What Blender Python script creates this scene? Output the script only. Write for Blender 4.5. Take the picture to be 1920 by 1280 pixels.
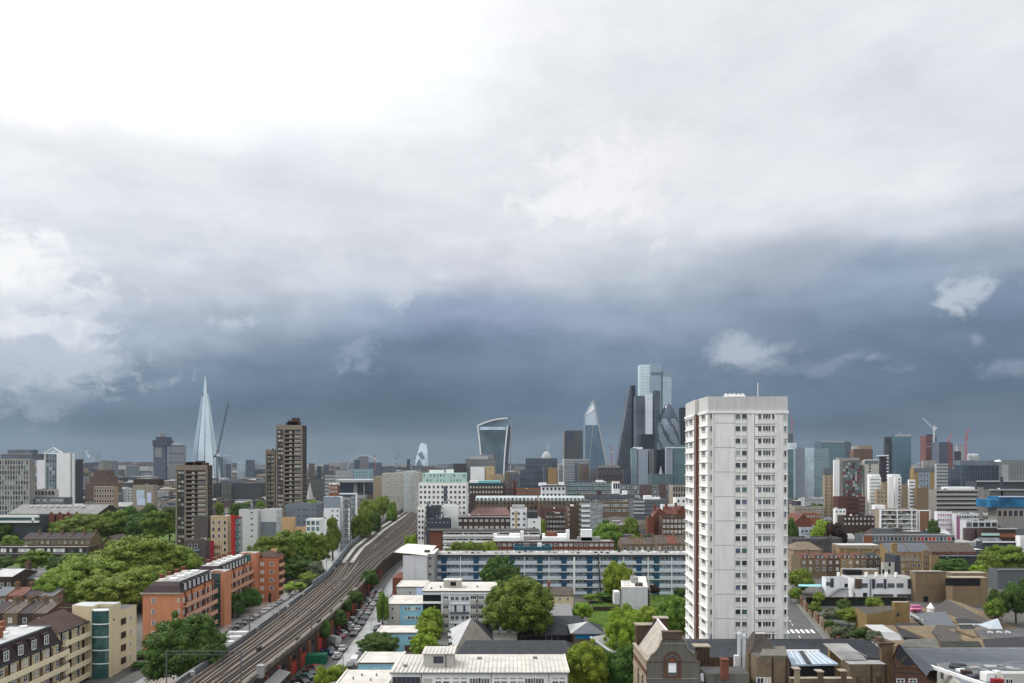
import bpy,bmesh,math,random
from mathutils import Vector,Matrix
random.seed(7)
R=math.radians
sc=bpy.context.scene
for o in list(bpy.data.objects):bpy.data.objects.remove(o)
col=sc.collection
# ------------------------------------------------------------------ camera
F,HZ,H=1280.0,868.0,50.0
cam=bpy.data.cameras.new('camera');co=bpy.data.objects.new('camera',cam);col.objects.link(co)
co.location=(0,0,H);co.rotation_euler=(R(90),0,0)
cam.sensor_width=36;cam.lens=24;cam.shift_y=(HZ-640)/1920
cam.clip_start=1;cam.clip_end=60000
sc.camera=co
sc.view_settings.view_transform='Standard';sc.view_settings.look='None'
sc.view_settings.exposure=0.0;sc.view_settings.gamma=1;sc.view_settings.use_curve_mapping=False
sc.cycles.use_denoising=True
sc.cycles.max_bounces=5;sc.cycles.diffuse_bounces=3;sc.cycles.glossy_bounces=3
sc.cycles.transmission_bounces=3;sc.cycles.volume_bounces=1;sc.cycles.transparent_max_bounces=8
sc.cycles.caustics_reflective=False;sc.cycles.caustics_refractive=False
sc.cycles.sample_clamp_indirect=4
def lin(c):
 return tuple(((v/255)/12.92 if v/255<=.04045 else((v/255+.055)/1.055)**2.4)for v in c)
 # ------------------------------------------------------------------ sky: overcast storm cloud over a Nishita sky
SUN_AZ,SUN_EL=R(-62),R(48)
wd=bpy.data.worlds.new('World');sc.world=wd;wd.use_nodes=True
nt=wd.node_tree;nt.nodes.clear();NN=nt.nodes.new;LK=nt.links.new
class V:
 def __init__(s,sock):s.s=sock
 def _m(s,op,o=None,o2=None,cl=False):
  n=NN('ShaderNodeMath');n.operation=op;n.use_clamp=cl;LK(s.s,n.inputs[0])
  for i,q in((1,o),(2,o2)):
   if q is None:continue
   if isinstance(q,V):LK(q.s,n.inputs[i])
   else:n.inputs[i].default_value=q
  return V(n.outputs[0])
 def __add__(s,o):return s._m('ADD',o)
 def __sub__(s,o):return s._m('SUBTRACT',o)
 def __mul__(s,o):return s._m('MULTIPLY',o)
 def __truediv__(s,o):return s._m('DIVIDE',o)
 def clamp(s):return s._m('ADD',0.0,cl=True)
 def step(s,a,b):
  n=NN('ShaderNodeMapRange');n.interpolation_type='SMOOTHSTEP';n.clamp=True
  LK(s.s,n.inputs[0]);n.inputs[1].default_value=a;n.inputs[2].default_value=b
  return V(n.outputs[0])
tc=NN('ShaderNodeTexCoord')
sp=NN('ShaderNodeSeparateXYZ');LK(tc.outputs['Generated'],sp.inputs[0])
dx,dy,dz=V(sp.outputs[0]),V(sp.outputs[1]),V(sp.outputs[2])
az=dx._m('ARCTAN2',dy);el=dz._m('ARCSINE')
def noise(vec,scale,detail=6,rough=.55,lac=2.0):
 n=NN('ShaderNodeTexNoise');n.inputs['Scale'].default_value=scale;n.inputs['Detail'].default_value=detail
 n.inputs['Roughness'].default_value=rough;LK(vec,n.inputs['Vector']);return V(n.outputs['Fac'])
def comb(a,b,c=0.0):
 n=NN('ShaderNodeCombineXYZ')
 for i,q in enumerate((a,b,c)):
  if isinstance(q,V):LK(q.s,n.inputs[i])
  else:n.inputs[i].default_value=q
 return n.outputs[0]
cv=comb(az,el*2.2)
cv2=comb(az+3.1,el*1.8,5.0)
cv3=comb(az,el*1.15,9.0)
n1=noise(cv,2.6,7,.56)-.5
n2=noise(cv2,3.2,7,.58)-.5
n3=noise(cv3,9,9,.62)-.5
azw=az+n2*.30
elw=el+n1*.07+n3*.016+.012
SKY={0:[(0,(255,255,255)),(190,(254,254,255)),(245,(242,244,247)),(330,(236,239,244)),(450,(225,230,237)),(560,(211,217,226)),(640,(176,188,204)),(700,(143,164,185)),(760,(99,123,147)),(860,(78,107,133))],240:[(0,(255,255,255)),(200,(252,253,254)),(245,(241,243,246)),(330,(231,235,240)),(420,(226,230,236)),(520,(211,217,226)),(600,(165,178,196)),(700,(112,134,156)),(780,(78,106,129)),(860,(90,113,134))],480:[(0,(255,255,255)),(120,(251,252,253)),(200,(235,238,242)),(290,(224,228,234)),(400,(225,229,235)),(500,(210,215,225)),(590,(162,175,192)),(660,(112,132,154)),(740,(86,110,133)),(860,(103,123,140))],720:[(0,(254,254,255)),(90,(249,250,251)),(150,(239,241,244)),(280,(232,235,239)),(400,(225,228,234)),(500,(209,214,223)),(570,(154,170,194)),(640,(102,123,146)),(760,(79,105,126)),(860,(102,120,137))],960:[(0,(246,247,249)),(100,(240,242,245)),(200,(235,237,241)),(300,(232,234,239)),(400,(228,231,236)),(490,(211,215,225)),(560,(152,167,192)),(640,(109,129,152)),(780,(88,111,134)),(860,(101,119,137))],1200:[(0,(238,240,244)),(100,(233,235,240)),(200,(232,234,238)),(300,(237,238,242)),(400,(229,231,237)),(500,(192,201,212)),(570,(146,161,181)),(680,(114,133,156)),(800,(90,113,136)),(860,(90,112,135))],1440:[(0,(233,236,240)),(100,(228,231,236)),(218,(229,232,237)),(328,(235,237,241)),(398,(224,227,234)),(488,(176,185,200)),(578,(132,148,170)),(698,(105,125,148)),(800,(81,106,130)),(860,(77,102,125))],1680:[(0,(235,237,242)),(90,(222,226,232)),(220,(225,228,234)),(340,(236,238,242)),(410,(209,215,225)),(490,(150,167,189)),(600,(114,133,155)),(720,(91,113,136)),(800,(74,98,121)),(860,(70,94,117))],1920:[(0,(238,240,244)),(100,(229,232,238)),(260,(223,227,234)),(360,(212,217,226)),(440,(167,179,194)),(520,(120,138,162)),(620,(99,119,142)),(740,(95,117,138)),(800,(72,97,121)),(860,(68,93,117))],}
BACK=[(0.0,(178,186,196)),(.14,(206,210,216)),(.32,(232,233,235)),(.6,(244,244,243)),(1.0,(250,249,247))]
EMAX=1.0
def ramp(stops):
 n=NN('ShaderNodeValToRGB');cr=n.color_ramp;cr.interpolation='EASE'
 stops=sorted(stops)
 while len(cr.elements)<len(stops):cr.elements.new(.5)
 for e,(p,c)in zip(cr.elements,stops):e.position=min(1,max(0,p));e.color=(*lin(c),1)
 LK((elw/EMAX).s,n.inputs[0]);return n.outputs[0]
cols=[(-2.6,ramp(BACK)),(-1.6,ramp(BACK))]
for px,rows in SKY.items():
 D=math.hypot(F,px-960)
 st=[(math.atan((HZ-py)/D)/EMAX,c)for py,c in rows]
 st.append((.72,(246,248,250)if px>700 else(255,255,255)))
 cols.append((math.atan((px-960)/F),ramp(st)))
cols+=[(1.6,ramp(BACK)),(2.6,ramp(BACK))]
def mixc(f,a,b,blend='MIX'):
 n=NN('ShaderNodeMix');n.data_type='RGBA';n.blend_type=blend;n.clamp_factor=True
 if isinstance(f,V):LK(f.s,n.inputs[0])
 else:n.inputs[0].default_value=f
 for q,i in((a,6),(b,7)):
  if isinstance(q,tuple):n.inputs[i].default_value=(*q,1)
  else:LK(q,n.inputs[i])
 return n.outputs[2]
cur=cols[0][1]
for(a0,_),(a1,c1)in zip(cols,cols[1:]):
 cur=mixc(azw.step(a0,a1),cur,c1)
 # soft large-scale mottling and thin streaks in the deck
mot=noise(comb(az,el*2.6,2.0),6.5,8,.6)
low=el.step(.42,.16)
cur=mixc(low*.55+.22,cur,mixc(mot.step(.30,.70),(.80,.825,.86),(1.20,1.185,1.16)),'MULTIPLY')
fine=noise(comb(az,el*1.7,7.0),22,6,.6)
cur=mixc(.22,cur,mixc(fine.step(.3,.7),(.9,.91,.93),(1.07,1.065,1.06)),'MULTIPLY')
# brighter cumulus heads: (photo x, y, half width, half height, noise gain, colour, strength)
PUFF=[(60,515,170,95,1.1,(238,241,246),.9),(60,660,270,120,1.0,(192,201,215),.95),(10,480,130,75,1.1,(252,253,254),.95),(110,612,150,40,1.2,(222,227,236),.7),(30,600,110,45,1.2,(238,241,246),.7),(1130,335,160,105,1.0,(250,250,252),.8),(1060,380,90,50,1.1,(248,249,251),.6),(840,512,40,22,1.2,(222,227,235),.7),(752,545,45,38,1.2,(206,213,224),.6),(440,606,52,20,1.5,(205,213,225),.6),(665,660,60,34,1.5,(160,173,193),.5),(1392,664,100,42,.8,(186,196,210),.8),(1826,552,72,46,1.3,(200,208,220),.75),(1630,668,50,16,1.3,(150,163,184),.7),(1900,682,60,32,1.0,(150,163,184),.8),(1540,690,80,24,1.1,(136,150,173),.7),(1700,690,60,18,1.2,(136,150,173),.6),(1828,634,22,14,1.2,(160,172,192),.6),(1500,310,330,90,.5,(236,238,243),.5),(130,760,120,40,.8,(112,130,157),.6),(1430,160,260,70,.7,(234,237,242),.5),(300,300,200,60,.7,(236,238,243),.4)]
pw=noise(comb(az,el*1.2,33.0),26,3,.5)-.5
pn=noise(comb(az+pw*.05,el*1.25+pw*.04,21.0),17,10,.62)-.5
for i_,(x,y,w,h,g,c,s)in enumerate(PUFF):
 D=math.hypot(F,x-960);a0=math.atan((x-960)/F);e0=math.atan((HZ-y)/D)
 aw=w*F/D/D;eh=h/D
 q=((az-a0)/aw)._m('POWER',2.0)+((el-e0)/eh)._m('POWER',2.0)
 m=(V(NN('ShaderNodeValue').outputs[0])*0+1.0)-q._m('SQRT')+pn*(g*3.4)
 cur=mixc(m.step(-.03,.72 if i_<5 else .9)*s,cur,lin(c))
 # sky gain added overhead and behind the camera to light the facades, and towards the veiled sun at upper left (blown out in the photograph)
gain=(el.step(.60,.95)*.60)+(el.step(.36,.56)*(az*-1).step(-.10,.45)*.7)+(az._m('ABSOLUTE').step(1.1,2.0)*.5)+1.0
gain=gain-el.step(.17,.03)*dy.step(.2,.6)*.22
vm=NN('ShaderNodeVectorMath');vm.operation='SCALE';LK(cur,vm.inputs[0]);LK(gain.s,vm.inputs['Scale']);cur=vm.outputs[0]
sky=NN('ShaderNodeTexSky');sky.sky_type='NISHITA';sky.sun_disc=False
sky.sun_elevation=SUN_EL;sky.sun_rotation=SUN_AZ
bgN=NN('ShaderNodeBackground');LK(sky.outputs[0],bgN.inputs[0]);bgN.inputs[1].default_value=.05
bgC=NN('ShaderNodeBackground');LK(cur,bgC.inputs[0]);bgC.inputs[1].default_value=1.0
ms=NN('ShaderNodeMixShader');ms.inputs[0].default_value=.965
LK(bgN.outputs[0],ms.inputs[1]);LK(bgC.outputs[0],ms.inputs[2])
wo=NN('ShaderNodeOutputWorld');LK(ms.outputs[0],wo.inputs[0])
wd.cycles.sampling_method='MANUAL';wd.cycles.sample_map_resolution=512
sl=bpy.data.lights.new('sun','SUN');so=bpy.data.objects.new('sun',sl);col.objects.link(so)
sl.energy=2.8;sl.angle=R(12);sl.color=(1,.96,.90)
sd=Vector((math.sin(SUN_AZ)*math.cos(SUN_EL),math.cos(SUN_AZ)*math.cos(SUN_EL),math.sin(SUN_EL)))
so.rotation_euler=(-sd).to_track_quat('-Z','Y').to_euler()
# ------------------------------------------------------------------ materials (procedural)
MATS={}
def mat(name,c,rough=.8,var=.12,scale=.25,metal=0.0,streak=0.0,spec=.5,srgb=False,seams=None,coat=0):
 """principled surface; colour varied by world-space noise (dirt, weathering) and vertical rain streaks"""
 if name.startswith(('brick','tan','slate','far_','conc','stone','roof_b','roof_d','roof_g','roof_m','orange_b','taupe','apricot','yellow_pale','offwhite','terra')):c=tuple(v*.74 for v in c)
 if name.startswith(('roof_w','roof_l','roof_sheet','roof_p')):c=tuple(v*.86 for v in c)
 if name.startswith('roof'):var*=1.5
 if not(coat or metal or name.startswith(('glass','rail_rust','chrome','car','lamp','rooflight','road','asph','wt_','shard','bis_','gher','scalpel'))):
  spec=min(spec,.16);rough=max(rough,.75)
  if not streak and name.startswith(('white','brick','tan','panel','offwhite','apricot','taupe','stone','terra','blue_light','block')):streak=.13
 m=bpy.data.materials.new(name);m.use_nodes=True;t=m.node_tree;b=t.nodes['Principled BSDF']
 N,L=t.nodes.new,t.links.new
 g=N('ShaderNodeNewGeometry');ns=N('ShaderNodeTexNoise');ns.inputs['Scale'].default_value=scale;ns.inputs['Detail'].default_value=7
 ns.inputs['Roughness'].default_value=.65;L(g.outputs['Position'],ns.inputs['Vector'])
 mr=N('ShaderNodeMapRange');mr.inputs[1].default_value=.3;mr.inputs[2].default_value=.7
 mr.inputs[3].default_value=1-var;mr.inputs[4].default_value=1+var;L(ns.outputs['Fac'],mr.inputs[0])
 mx=N('ShaderNodeMix');mx.data_type='RGBA';mx.blend_type='MULTIPLY';mx.inputs[0].default_value=1
 mx.inputs[6].default_value=(*(lin(c)if srgb else c),1);cc=N('ShaderNodeCombineColor')
 for i in range(3):L(mr.outputs[0],cc.inputs[i])
 L(cc.outputs[0],mx.inputs[7]);out=mx.outputs[2]
 if streak:
  mp=N('ShaderNodeMapping');mp.inputs['Scale'].default_value=(1.6,1.6,.12);L(g.outputs['Position'],mp.inputs[0])
  n2=N('ShaderNodeTexNoise');n2.inputs['Scale'].default_value=1.0;n2.inputs['Detail'].default_value=5;L(mp.outputs[0],n2.inputs['Vector'])
  m2=N('ShaderNodeMapRange');m2.inputs[1].default_value=.45;m2.inputs[2].default_value=.75;m2.inputs[3].default_value=1;m2.inputs[4].default_value=1-streak
  L(n2.outputs['Fac'],m2.inputs[0]);c3=N('ShaderNodeCombineColor')
  for i in range(3):L(m2.outputs[0],c3.inputs[i])
  x2=N('ShaderNodeMix');x2.data_type='RGBA';x2.blend_type='MULTIPLY';x2.inputs[0].default_value=1
  L(out,x2.inputs[6]);L(c3.outputs[0],x2.inputs[7]);out=x2.outputs[2]
 L(out,b.inputs['Base Color']);b.inputs['Roughness'].default_value=rough;b.inputs['Metallic'].default_value=metal
 b.inputs['Specular IOR Level'].default_value=spec;b.inputs['Coat Weight'].default_value=coat;b.inputs['Coat Roughness'].default_value=.12
 MATS[name]=m;return m
def glassmat(name,c,metal=.0,rough=.12,var=.25,scale=.08,aniso=(1,1,1)):
 m=mat(name,c,rough,var,scale,metal,spec=.8)
 return m
W_=[('white',(.72,.73,.73),.6,.05,.2),('tower_white',(.62,.635,.63),.75,.045,.12),('tower_grey',(.42,.43,.435),.8,.05,.15),('panel_grey',(.48,.49,.50),.8,.05,.2),('offwhite',(.58,.57,.53),.8,.08,.2),('cream',(.60,.52,.36),.8,.09,.25),('cream_band',(.66,.58,.41),.8,.07,.3),('orange',(.58,.20,.075),.85,.09,.25),('orange_light',(.47,.27,.19),.85,.09,.3),('orange_brick',(.30,.125,.07),.9,.25,.8),('brick_brown',(.12,.085,.062),.9,.3,.9),('brick_dark',(.075,.055,.047),.9,.3,.9),('brick_red',(.20,.078,.055),.9,.22,.8),('brick_yellow',(.33,.235,.12),.9,.2,.7),('brick_stock',(.20,.155,.105),.9,.28,.8),('brick_pale',(.34,.28,.20),.9,.2,.6),('stone',(.36,.32,.26),.85,.2,.7),('stone_grey',(.17,.165,.15),.9,.25,.6),('brown_tower',(.062,.047,.04),.9,.15,.2),('brown_tower_pale',(.21,.175,.145),.9,.14,.2),('tan',(.42,.33,.22),.85,.1,.2),('tan_brown',(.27,.19,.12),.85,.12,.2),('conc',(.33,.32,.30),.85,.16,.3),('conc_dark',(.17,.17,.165),.85,.2,.3),('slate',(.045,.05,.06),.55,.3,.9),('slate_grey',(.13,.145,.165),.6,.14,.5),('slate_brown',(.10,.085,.075),.7,.3,.7),('roof_red',(.115,.048,.038),.8,.3,.9),('roof_maroon',(.15,.085,.08),.8,.2,.5),('roof_white',(.62,.60,.56),.7,.08,.25),('roof_grey',(.32,.32,.32),.75,.2,.25),('roof_dark',(.10,.10,.105),.7,.25,.3),('roof_light_metal',(.42,.43,.44),.5,.12,.3),('metal_grey',(.17,.175,.18),.5,.1,.4),('metal_dark',(.045,.047,.05),.5,.15,.5),('black',(.012,.012,.014),.6,.1,.5),('brown_dark',(.05,.03,.025),.7,.2,.5),('panel_blue_grey',(.16,.19,.22),.7,.08,.3),('panel_dark',(.05,.056,.068),.7,.12,.3),('blue',(.020,.058,.115),.7,.1,.4),('blue_light',(.23,.45,.56),.8,.06,.3),('lilac',(.46,.53,.68),.8,.06,.3),('block_panel',(.30,.37,.43),.7,.08,.3),('block_pale',(.47,.54,.60),.7,.07,.3),('teal',(.025,.08,.11),.6,.1,.4),('teal_pale',(.38,.56,.50),.4,.12,.2),('red',(.36,.03,.025),.6,.12,.5),('red_deep',(.22,.02,.03),.6,.12,.5),('door_red',(.28,.035,.02),.6,.2,.7),('green_tarp',(.01,.09,.05),.6,.2,.7),('bright_blue',(.02,.19,.42),.5,.15,.3),('pink',(.55,.22,.32),.7,.15,.4),('magenta',(.30,.12,.22),.7,.2,.4),('yellow',(.55,.40,.14),.8,.1,.4),('ballast',(.036,.029,.025),.95,.3,1.2),('ballast_pale',(.15,.138,.125),.9,.3,1.5),('sleeper',(.075,.062,.052),.9,.3,1.5),('rail_rust',(.23,.19,.16),.35,.2,.6),('asphalt',(.055,.056,.058),.55,.3,.2),('pavement',(.14,.137,.13),.7,.2,.3),('paint',(.75,.75,.73),.6,.1,.8),('concrete_slab',(.36,.35,.33),.45,.2,.5),('trunk',(.07,.055,.04),.9,.2,1.0),('lawn',(.060,.105,.02),.9,.3,.25),('chrome',(.5,.52,.54),.3,.1,.5),('tyre',(.02,.02,.02),.9,.1,1),('lamp_glass',(.7,.7,.68),.2,.05,1),('crane_white',(.55,.58,.60),.5,.05,.2),('crane_red',(.40,.10,.11),.6,.05,.2),('crane_dark',(.07,.09,.12),.6,.05,.2),('far_blue',(.17,.20,.23),.7,.15,.02),('far_grey',(.26,.27,.28),.7,.15,.02),('far_pale',(.45,.47,.48),.7,.12,.02),('far_brown',(.17,.12,.10),.8,.2,.02),('far_tan',(.33,.26,.18),.8,.15,.02),('far_dark',(.07,.08,.095),.6,.15,.02),]
for w in W_:mat(*w)
for n in('tower_white','tower_grey'):
 pass
for nm,c,r,s in(('tower_white',(.74,.735,.71),.75,.07),('cream',(.56,.48,.32),.8,.12),('offwhite',(.55,.54,.50),.8,.15),('panel_grey',(.50,.51,.53),.8,.08),('orange',(.47,.205,.115),.85,.12),('conc',(.32,.31,.29),.85,.25),('stone_grey',(.17,.165,.145),.9,.3)):
 mat(nm,c,r,.06,.2,streak=s)
mat('road_wet',(.13,.13,.13),.22,.25,.35,coat=.8)
mat('road_light',(.30,.30,.295),.3,.25,.3,coat=.5)
G_=[('glass',(.022,.028,.034),0),('glass_mid',(.09,.11,.12),0),('glass_pale',(.28,.31,.31),0),('glass_curtain',(.42,.40,.36),0),('glass_green',(.06,.13,.11),.2),('glass_violet',(.09,.10,.17),0),('glass_teal',(.075,.14,.155),.15),('glass_blue',(.09,.15,.21),.15),('glass_dark',(.03,.04,.055),.4),('glass_sky',(.42,.52,.60),.2),('glass_silver',(.62,.68,.72),.2),('glass_navy',(.035,.055,.085),.1),('glass_turq',(.15,.25,.28),.1)]
for n,c,me in G_:glassmat(n,c,me,.14 if me<.3 else .2)
CARP=[('car_white',(.62,.62,.62)),('car_black',(.012,.012,.014)),('car_silver',(.36,.37,.38)),('car_grey',(.09,.095,.10)),('car_blue',(.02,.05,.13)),('car_red',(.22,.015,.015)),('car_green',(.02,.10,.08)),('car_navy',(.015,.02,.045))]
for n,c in CARP:mat(n,c,.3,.04,.5,coat=1.0)
def leafmat(name,c,c2,tr=.25):
 m=bpy.data.materials.new(name);m.use_nodes=True;t=m.node_tree;N,L=t.nodes.new,t.links.new
 b=t.nodes['Principled BSDF'];g=N('ShaderNodeNewGeometry');oi=N('ShaderNodeObjectInfo')
 ns=N('ShaderNodeTexNoise');ns.inputs['Scale'].default_value=.55;ns.inputs['Detail'].default_value=4;L(g.outputs['Position'],ns.inputs['Vector'])
 n2=N('ShaderNodeTexWhiteNoise');n2.noise_dimensions='3D';L(g.outputs['Normal'],n2.inputs['Vector'])
 ad=N('ShaderNodeMath');ad.operation='MULTIPLY_ADD';L(n2.outputs['Value'],ad.inputs[0]);ad.inputs[1].default_value=.35;L(ns.outputs['Fac'],ad.inputs[2])
 mr=N('ShaderNodeMapRange');mr.inputs[1].default_value=.4;mr.inputs[2].default_value=1.0;L(ad.outputs[0],mr.inputs[0])
 mx=N('ShaderNodeMix');mx.data_type='RGBA';L(mr.outputs[0],mx.inputs[0]);mx.inputs[6].default_value=(*c,1);mx.inputs[7].default_value=(*c2,1)
 hs=N('ShaderNodeHueSaturation');hm=N('ShaderNodeMapRange');L(oi.outputs['Random'],hm.inputs[0]);hm.inputs[3].default_value=.485;hm.inputs[4].default_value=.515
 L(hm.outputs[0],hs.inputs['Hue']);vm=N('ShaderNodeMapRange');L(oi.outputs['Random'],vm.inputs[0]);vm.inputs[3].default_value=.82;vm.inputs[4].default_value=1.15;L(vm.outputs[0],hs.inputs['Value'])
 L(mx.outputs[2],hs.inputs['Color']);L(hs.outputs[0],b.inputs['Base Color']);b.inputs['Roughness'].default_value=.7;b.inputs['Specular IOR Level'].default_value=.25
 tl=N('ShaderNodeBsdfTranslucent');L(hs.outputs[0],tl.inputs[0]);sm=N('ShaderNodeMixShader');sm.inputs[0].default_value=tr
 L(b.outputs[0],sm.inputs[1]);L(tl.outputs[0],sm.inputs[2]);L(sm.outputs[0],t.nodes['Material Output'].inputs[0]);MATS[name]=m
leafmat('leaf_mid',(.055,.105,.015),(.205,.29,.042));leafmat('leaf_dark',(.028,.066,.013),(.095,.165,.030));leafmat('leaf_yellow',(.095,.165,.014),(.29,.39,.040))
leafmat('leaf_olive',(.080,.130,.018),(.25,.33,.050));leafmat('leaf_copper',(.020,.010,.010),(.050,.024,.020));leafmat('leaf_grey',(.06,.075,.04),(.15,.17,.10))
# ------------------------------------------------------------------ mesh helpers
def PX(px,Y):return(px-960)/F*Y
def PZ(py,Y):return H-(py-HZ)/F*Y
def GY(py,z=0.0):return F*(H-z)/(py-HZ)
def GP(px,py,z=0.0):
 Y=GY(py,z);return(PX(px,Y),Y)
def fit(px0,px1,Y,d):
 """front corner positions of a box whose whole silhouette, receding flank included, spans px0..px1"""
 x0,x1=PX(px0,Y),PX(px1,Y);w=x1-x0
 if px1<960:
  k=min(w*.16,abs(x1)*(d/Y));return x0,x1-k,min(d,k/abs(x1)*Y if x1 else d)
 if px0>960:
  k=min(w*.16,abs(x0)*(d/Y));return x0+k,x1,min(d,k/abs(x0)*Y if x0 else d)
 return x0,x1,d
class MB:
 def __init__(s):s.v,s.f,s.m=[],[],[]
 def face(s,pts,mi=0):
  k=len(s.v);s.v+=[tuple(p)for p in pts];s.f.append(tuple(range(k,k+len(pts))));s.m.append(mi)
 def prism(s,poly,z0,z1,mi=0,top=None,cap=True,bottom=False):
 # poly counter clockwise seen from above
  a=sum(poly[i][0]*poly[(i+1)%len(poly)][1]-poly[(i+1)%len(poly)][0]*poly[i][1]for i in range(len(poly)))
  if a<0:poly=poly[::-1]
  k=len(s.v);n=len(poly)
  z1s=z1 if isinstance(z1,(list,tuple))else[z1]*n
  s.v+=[(p[0],p[1],z0)for p in poly]+[(p[0],p[1],z)for p,z in zip(poly,z1s)]
  for i in range(n):
   j=(i+1)%n;s.f.append((k+i,k+j,k+n+j,k+n+i));s.m.append(mi)
  if cap:s.f.append(tuple(range(k+n,k+2*n)));s.m.append(mi if top is None else top)
  if bottom:s.f.append(tuple(range(k+n-1,k-1,-1)));s.m.append(mi)
 def box(s,c,sz,rz=0.0,mi=0):
  cx,cy,cz=c;hx,hy,hz=sz[0]/2,sz[1]/2,sz[2]/2;ca,sa=math.cos(rz),math.sin(rz);k=len(s.v)
  for z in(-hz,hz):
   for x,y in((-hx,-hy),(hx,-hy),(hx,hy),(-hx,hy)):
    s.v.append((cx+x*ca-y*sa,cy+x*sa+y*ca,cz+z))
  for q in((3,2,1,0),(4,5,6,7),(0,1,5,4),(1,2,6,5),(2,3,7,6),(3,0,4,7)):
   s.f.append(tuple(k+i for i in q));s.m.append(mi)
 def bar(s,a,b,w,h=None,mi=0):
  a,b=Vector(a),Vector(b);d=(b-a);h=h or w
  if d.length<1e-6:return
  d.normalize();up=Vector((0,0,1))if abs(d.z)<.95 else Vector((1,0,0));sx=d.cross(up).normalized()*w/2;sy=sx.cross(d).normalized()*h/2;k=len(s.v)
  for p in(a,b):
   for q in(-sx-sy,sx-sy,sx+sy,-sx+sy):s.v.append(tuple(p+q))
  for q in((0,1,5,4),(1,2,6,5),(2,3,7,6),(3,0,4,7),(3,2,1,0),(4,5,6,7)):s.f.append(tuple(k+i for i in q));s.m.append(mi)
 def tube(s,a,b,r0,r1=None,n=8,mi=0):
  a,b=Vector(a),Vector(b);r1=r0 if r1 is None else r1;d=(b-a).normalized()
  up=Vector((0,0,1))if abs(d.z)<.95 else Vector((1,0,0));u=d.cross(up).normalized();w=d.cross(u);k=len(s.v)
  for p,r in((a,r0),(b,r1)):
   for i in range(n):
    t=2*math.pi*i/n;s.v.append(tuple(p+(u*math.cos(t)+w*math.sin(t))*r))
  for i in range(n):
   j=(i+1)%n;s.f.append((k+i,k+n+i,k+n+j,k+j));s.m.append(mi)
  s.f.append(tuple(range(k,k+n)));s.f.append(tuple(range(k+2*n-1,k+n-1,-1)));s.m+=[mi,mi]
 def mesh(s,name,mats):
  me=bpy.data.meshes.new(name);me.from_pydata(s.v,[],s.f);
  for m in(mats if isinstance(mats,(list,tuple))else[mats]):me.materials.append(MATS[m]if isinstance(m,str)else m)
  if any(s.m):me.polygons.foreach_set('material_index',s.m)
  me.update();return me
def link(name,me,parent=None,loc=(0,0,0),rz=0.0,kind=None,label=None):
 o=bpy.data.objects.new(name,me);col.objects.link(o)
 o.location=loc;o.rotation_euler[2]=rz
 if parent is not None:
  o.parent=parent
 if kind:o['kind']=kind
 if label:o['label']=label
 return o
def tag(o,label,cat,group=None):
 o['label']=label;o['category']=cat
 if group:o['group']=group
 return o
def struct(name,mb,mats):return link(name,mb.mesh(name,mats),kind='structure')
GROUND_Z=0.0
FOOT=[]
class Thing:
 """an Empty at the thing's base; parts are added in world coordinates"""
 def __init__(s,name,label,cat,at,group=None,rz=0.0):
  s.o=bpy.data.objects.new(name,None);col.objects.link(s.o);s.o.location=(at[0],at[1],at[2]if len(at)>2 else 0);s.o.empty_display_size=.5
  tag(s.o,label,cat,group);s.at=Vector(s.o.location)
 def part(s,name,mb,mats,kind=None,label=None,parent=None):
  me=mb.mesh(name,mats);off=s.at
  me.transform(Matrix.Translation(-off))
  return link(name,me,parent or s.o,kind=kind,label=label)
 def inst(s,name,me,loc,rz,parent=None,label=None):
  return link(name,me,parent or s.o,Vector(loc)-s.at,rz,label=label)
def P1(T,op,name,m,*a,**k):
 A=MB();getattr(A,op)(*a,**k);return T.part(name,A,m)
 # windows: unit meshes facing local -Y, origin at the centre of the opening on the wall plane
WC={}
def winmesh(w,h,fm,gm,style):
 k=(round(w,2),round(h,2),fm,gm,style)
 if k in WC:return WC[k]
 a=MB();t=min(.12,w*.07);d=.10
 a.box((-w/2+t/2,-d/2,0),(t,d,h));a.box((w/2-t/2,-d/2,0),(t,d,h))
 a.box((0,-d/2,h/2-t/2),(w-2*t,d-.01,t));a.box((0,-d/2-.04,-h/2+t/2-.03),(w-2*t,d+.08,t))
 if style==2:a.box((0,-d/2,0),(t*.8,d-.02,h-2*t))
 if style==3:
  for q in(-1,1):a.box((q*w/6,-d/2,0),(t*.7,d-.02,h-2*t))
 if style==4:a.box((0,-d/2,0),(t*.7,d-.02,h-2*t));a.box((0,-d/2+.003,h*.08),(w-2*t,d-.03,t*.7))
 b=MB();b.box((0,-.02,0),(w-2*t+.01,.04,h-2*t+.01))
 WC[k]=(a.mesh('window',fm),b.mesh('pane',gm));return WC[k]
GM=['glass','glass','glass_mid','glass_mid','glass_pale','glass_curtain']
class Edge:
 def __init__(s,a,b,z0,z1):
  s.a,s.b,s.z0,s.z1=Vector((*a,0)),Vector((*b,0)),z0,z1;s.d=s.b-s.a;s.L=s.d.length;s.u=s.d/s.L
  n=Vector((s.u.y,-s.u.x,0));mid=(s.a+s.b)/2
  s.n=n if n.dot(-mid)>0 else-n
  s.rz=math.atan2(s.n.y,s.n.x)+math.pi/2
 def p(s,f,z,out=0.0):return s.a+s.d*f+s.n*out+Vector((0,0,z))
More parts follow.
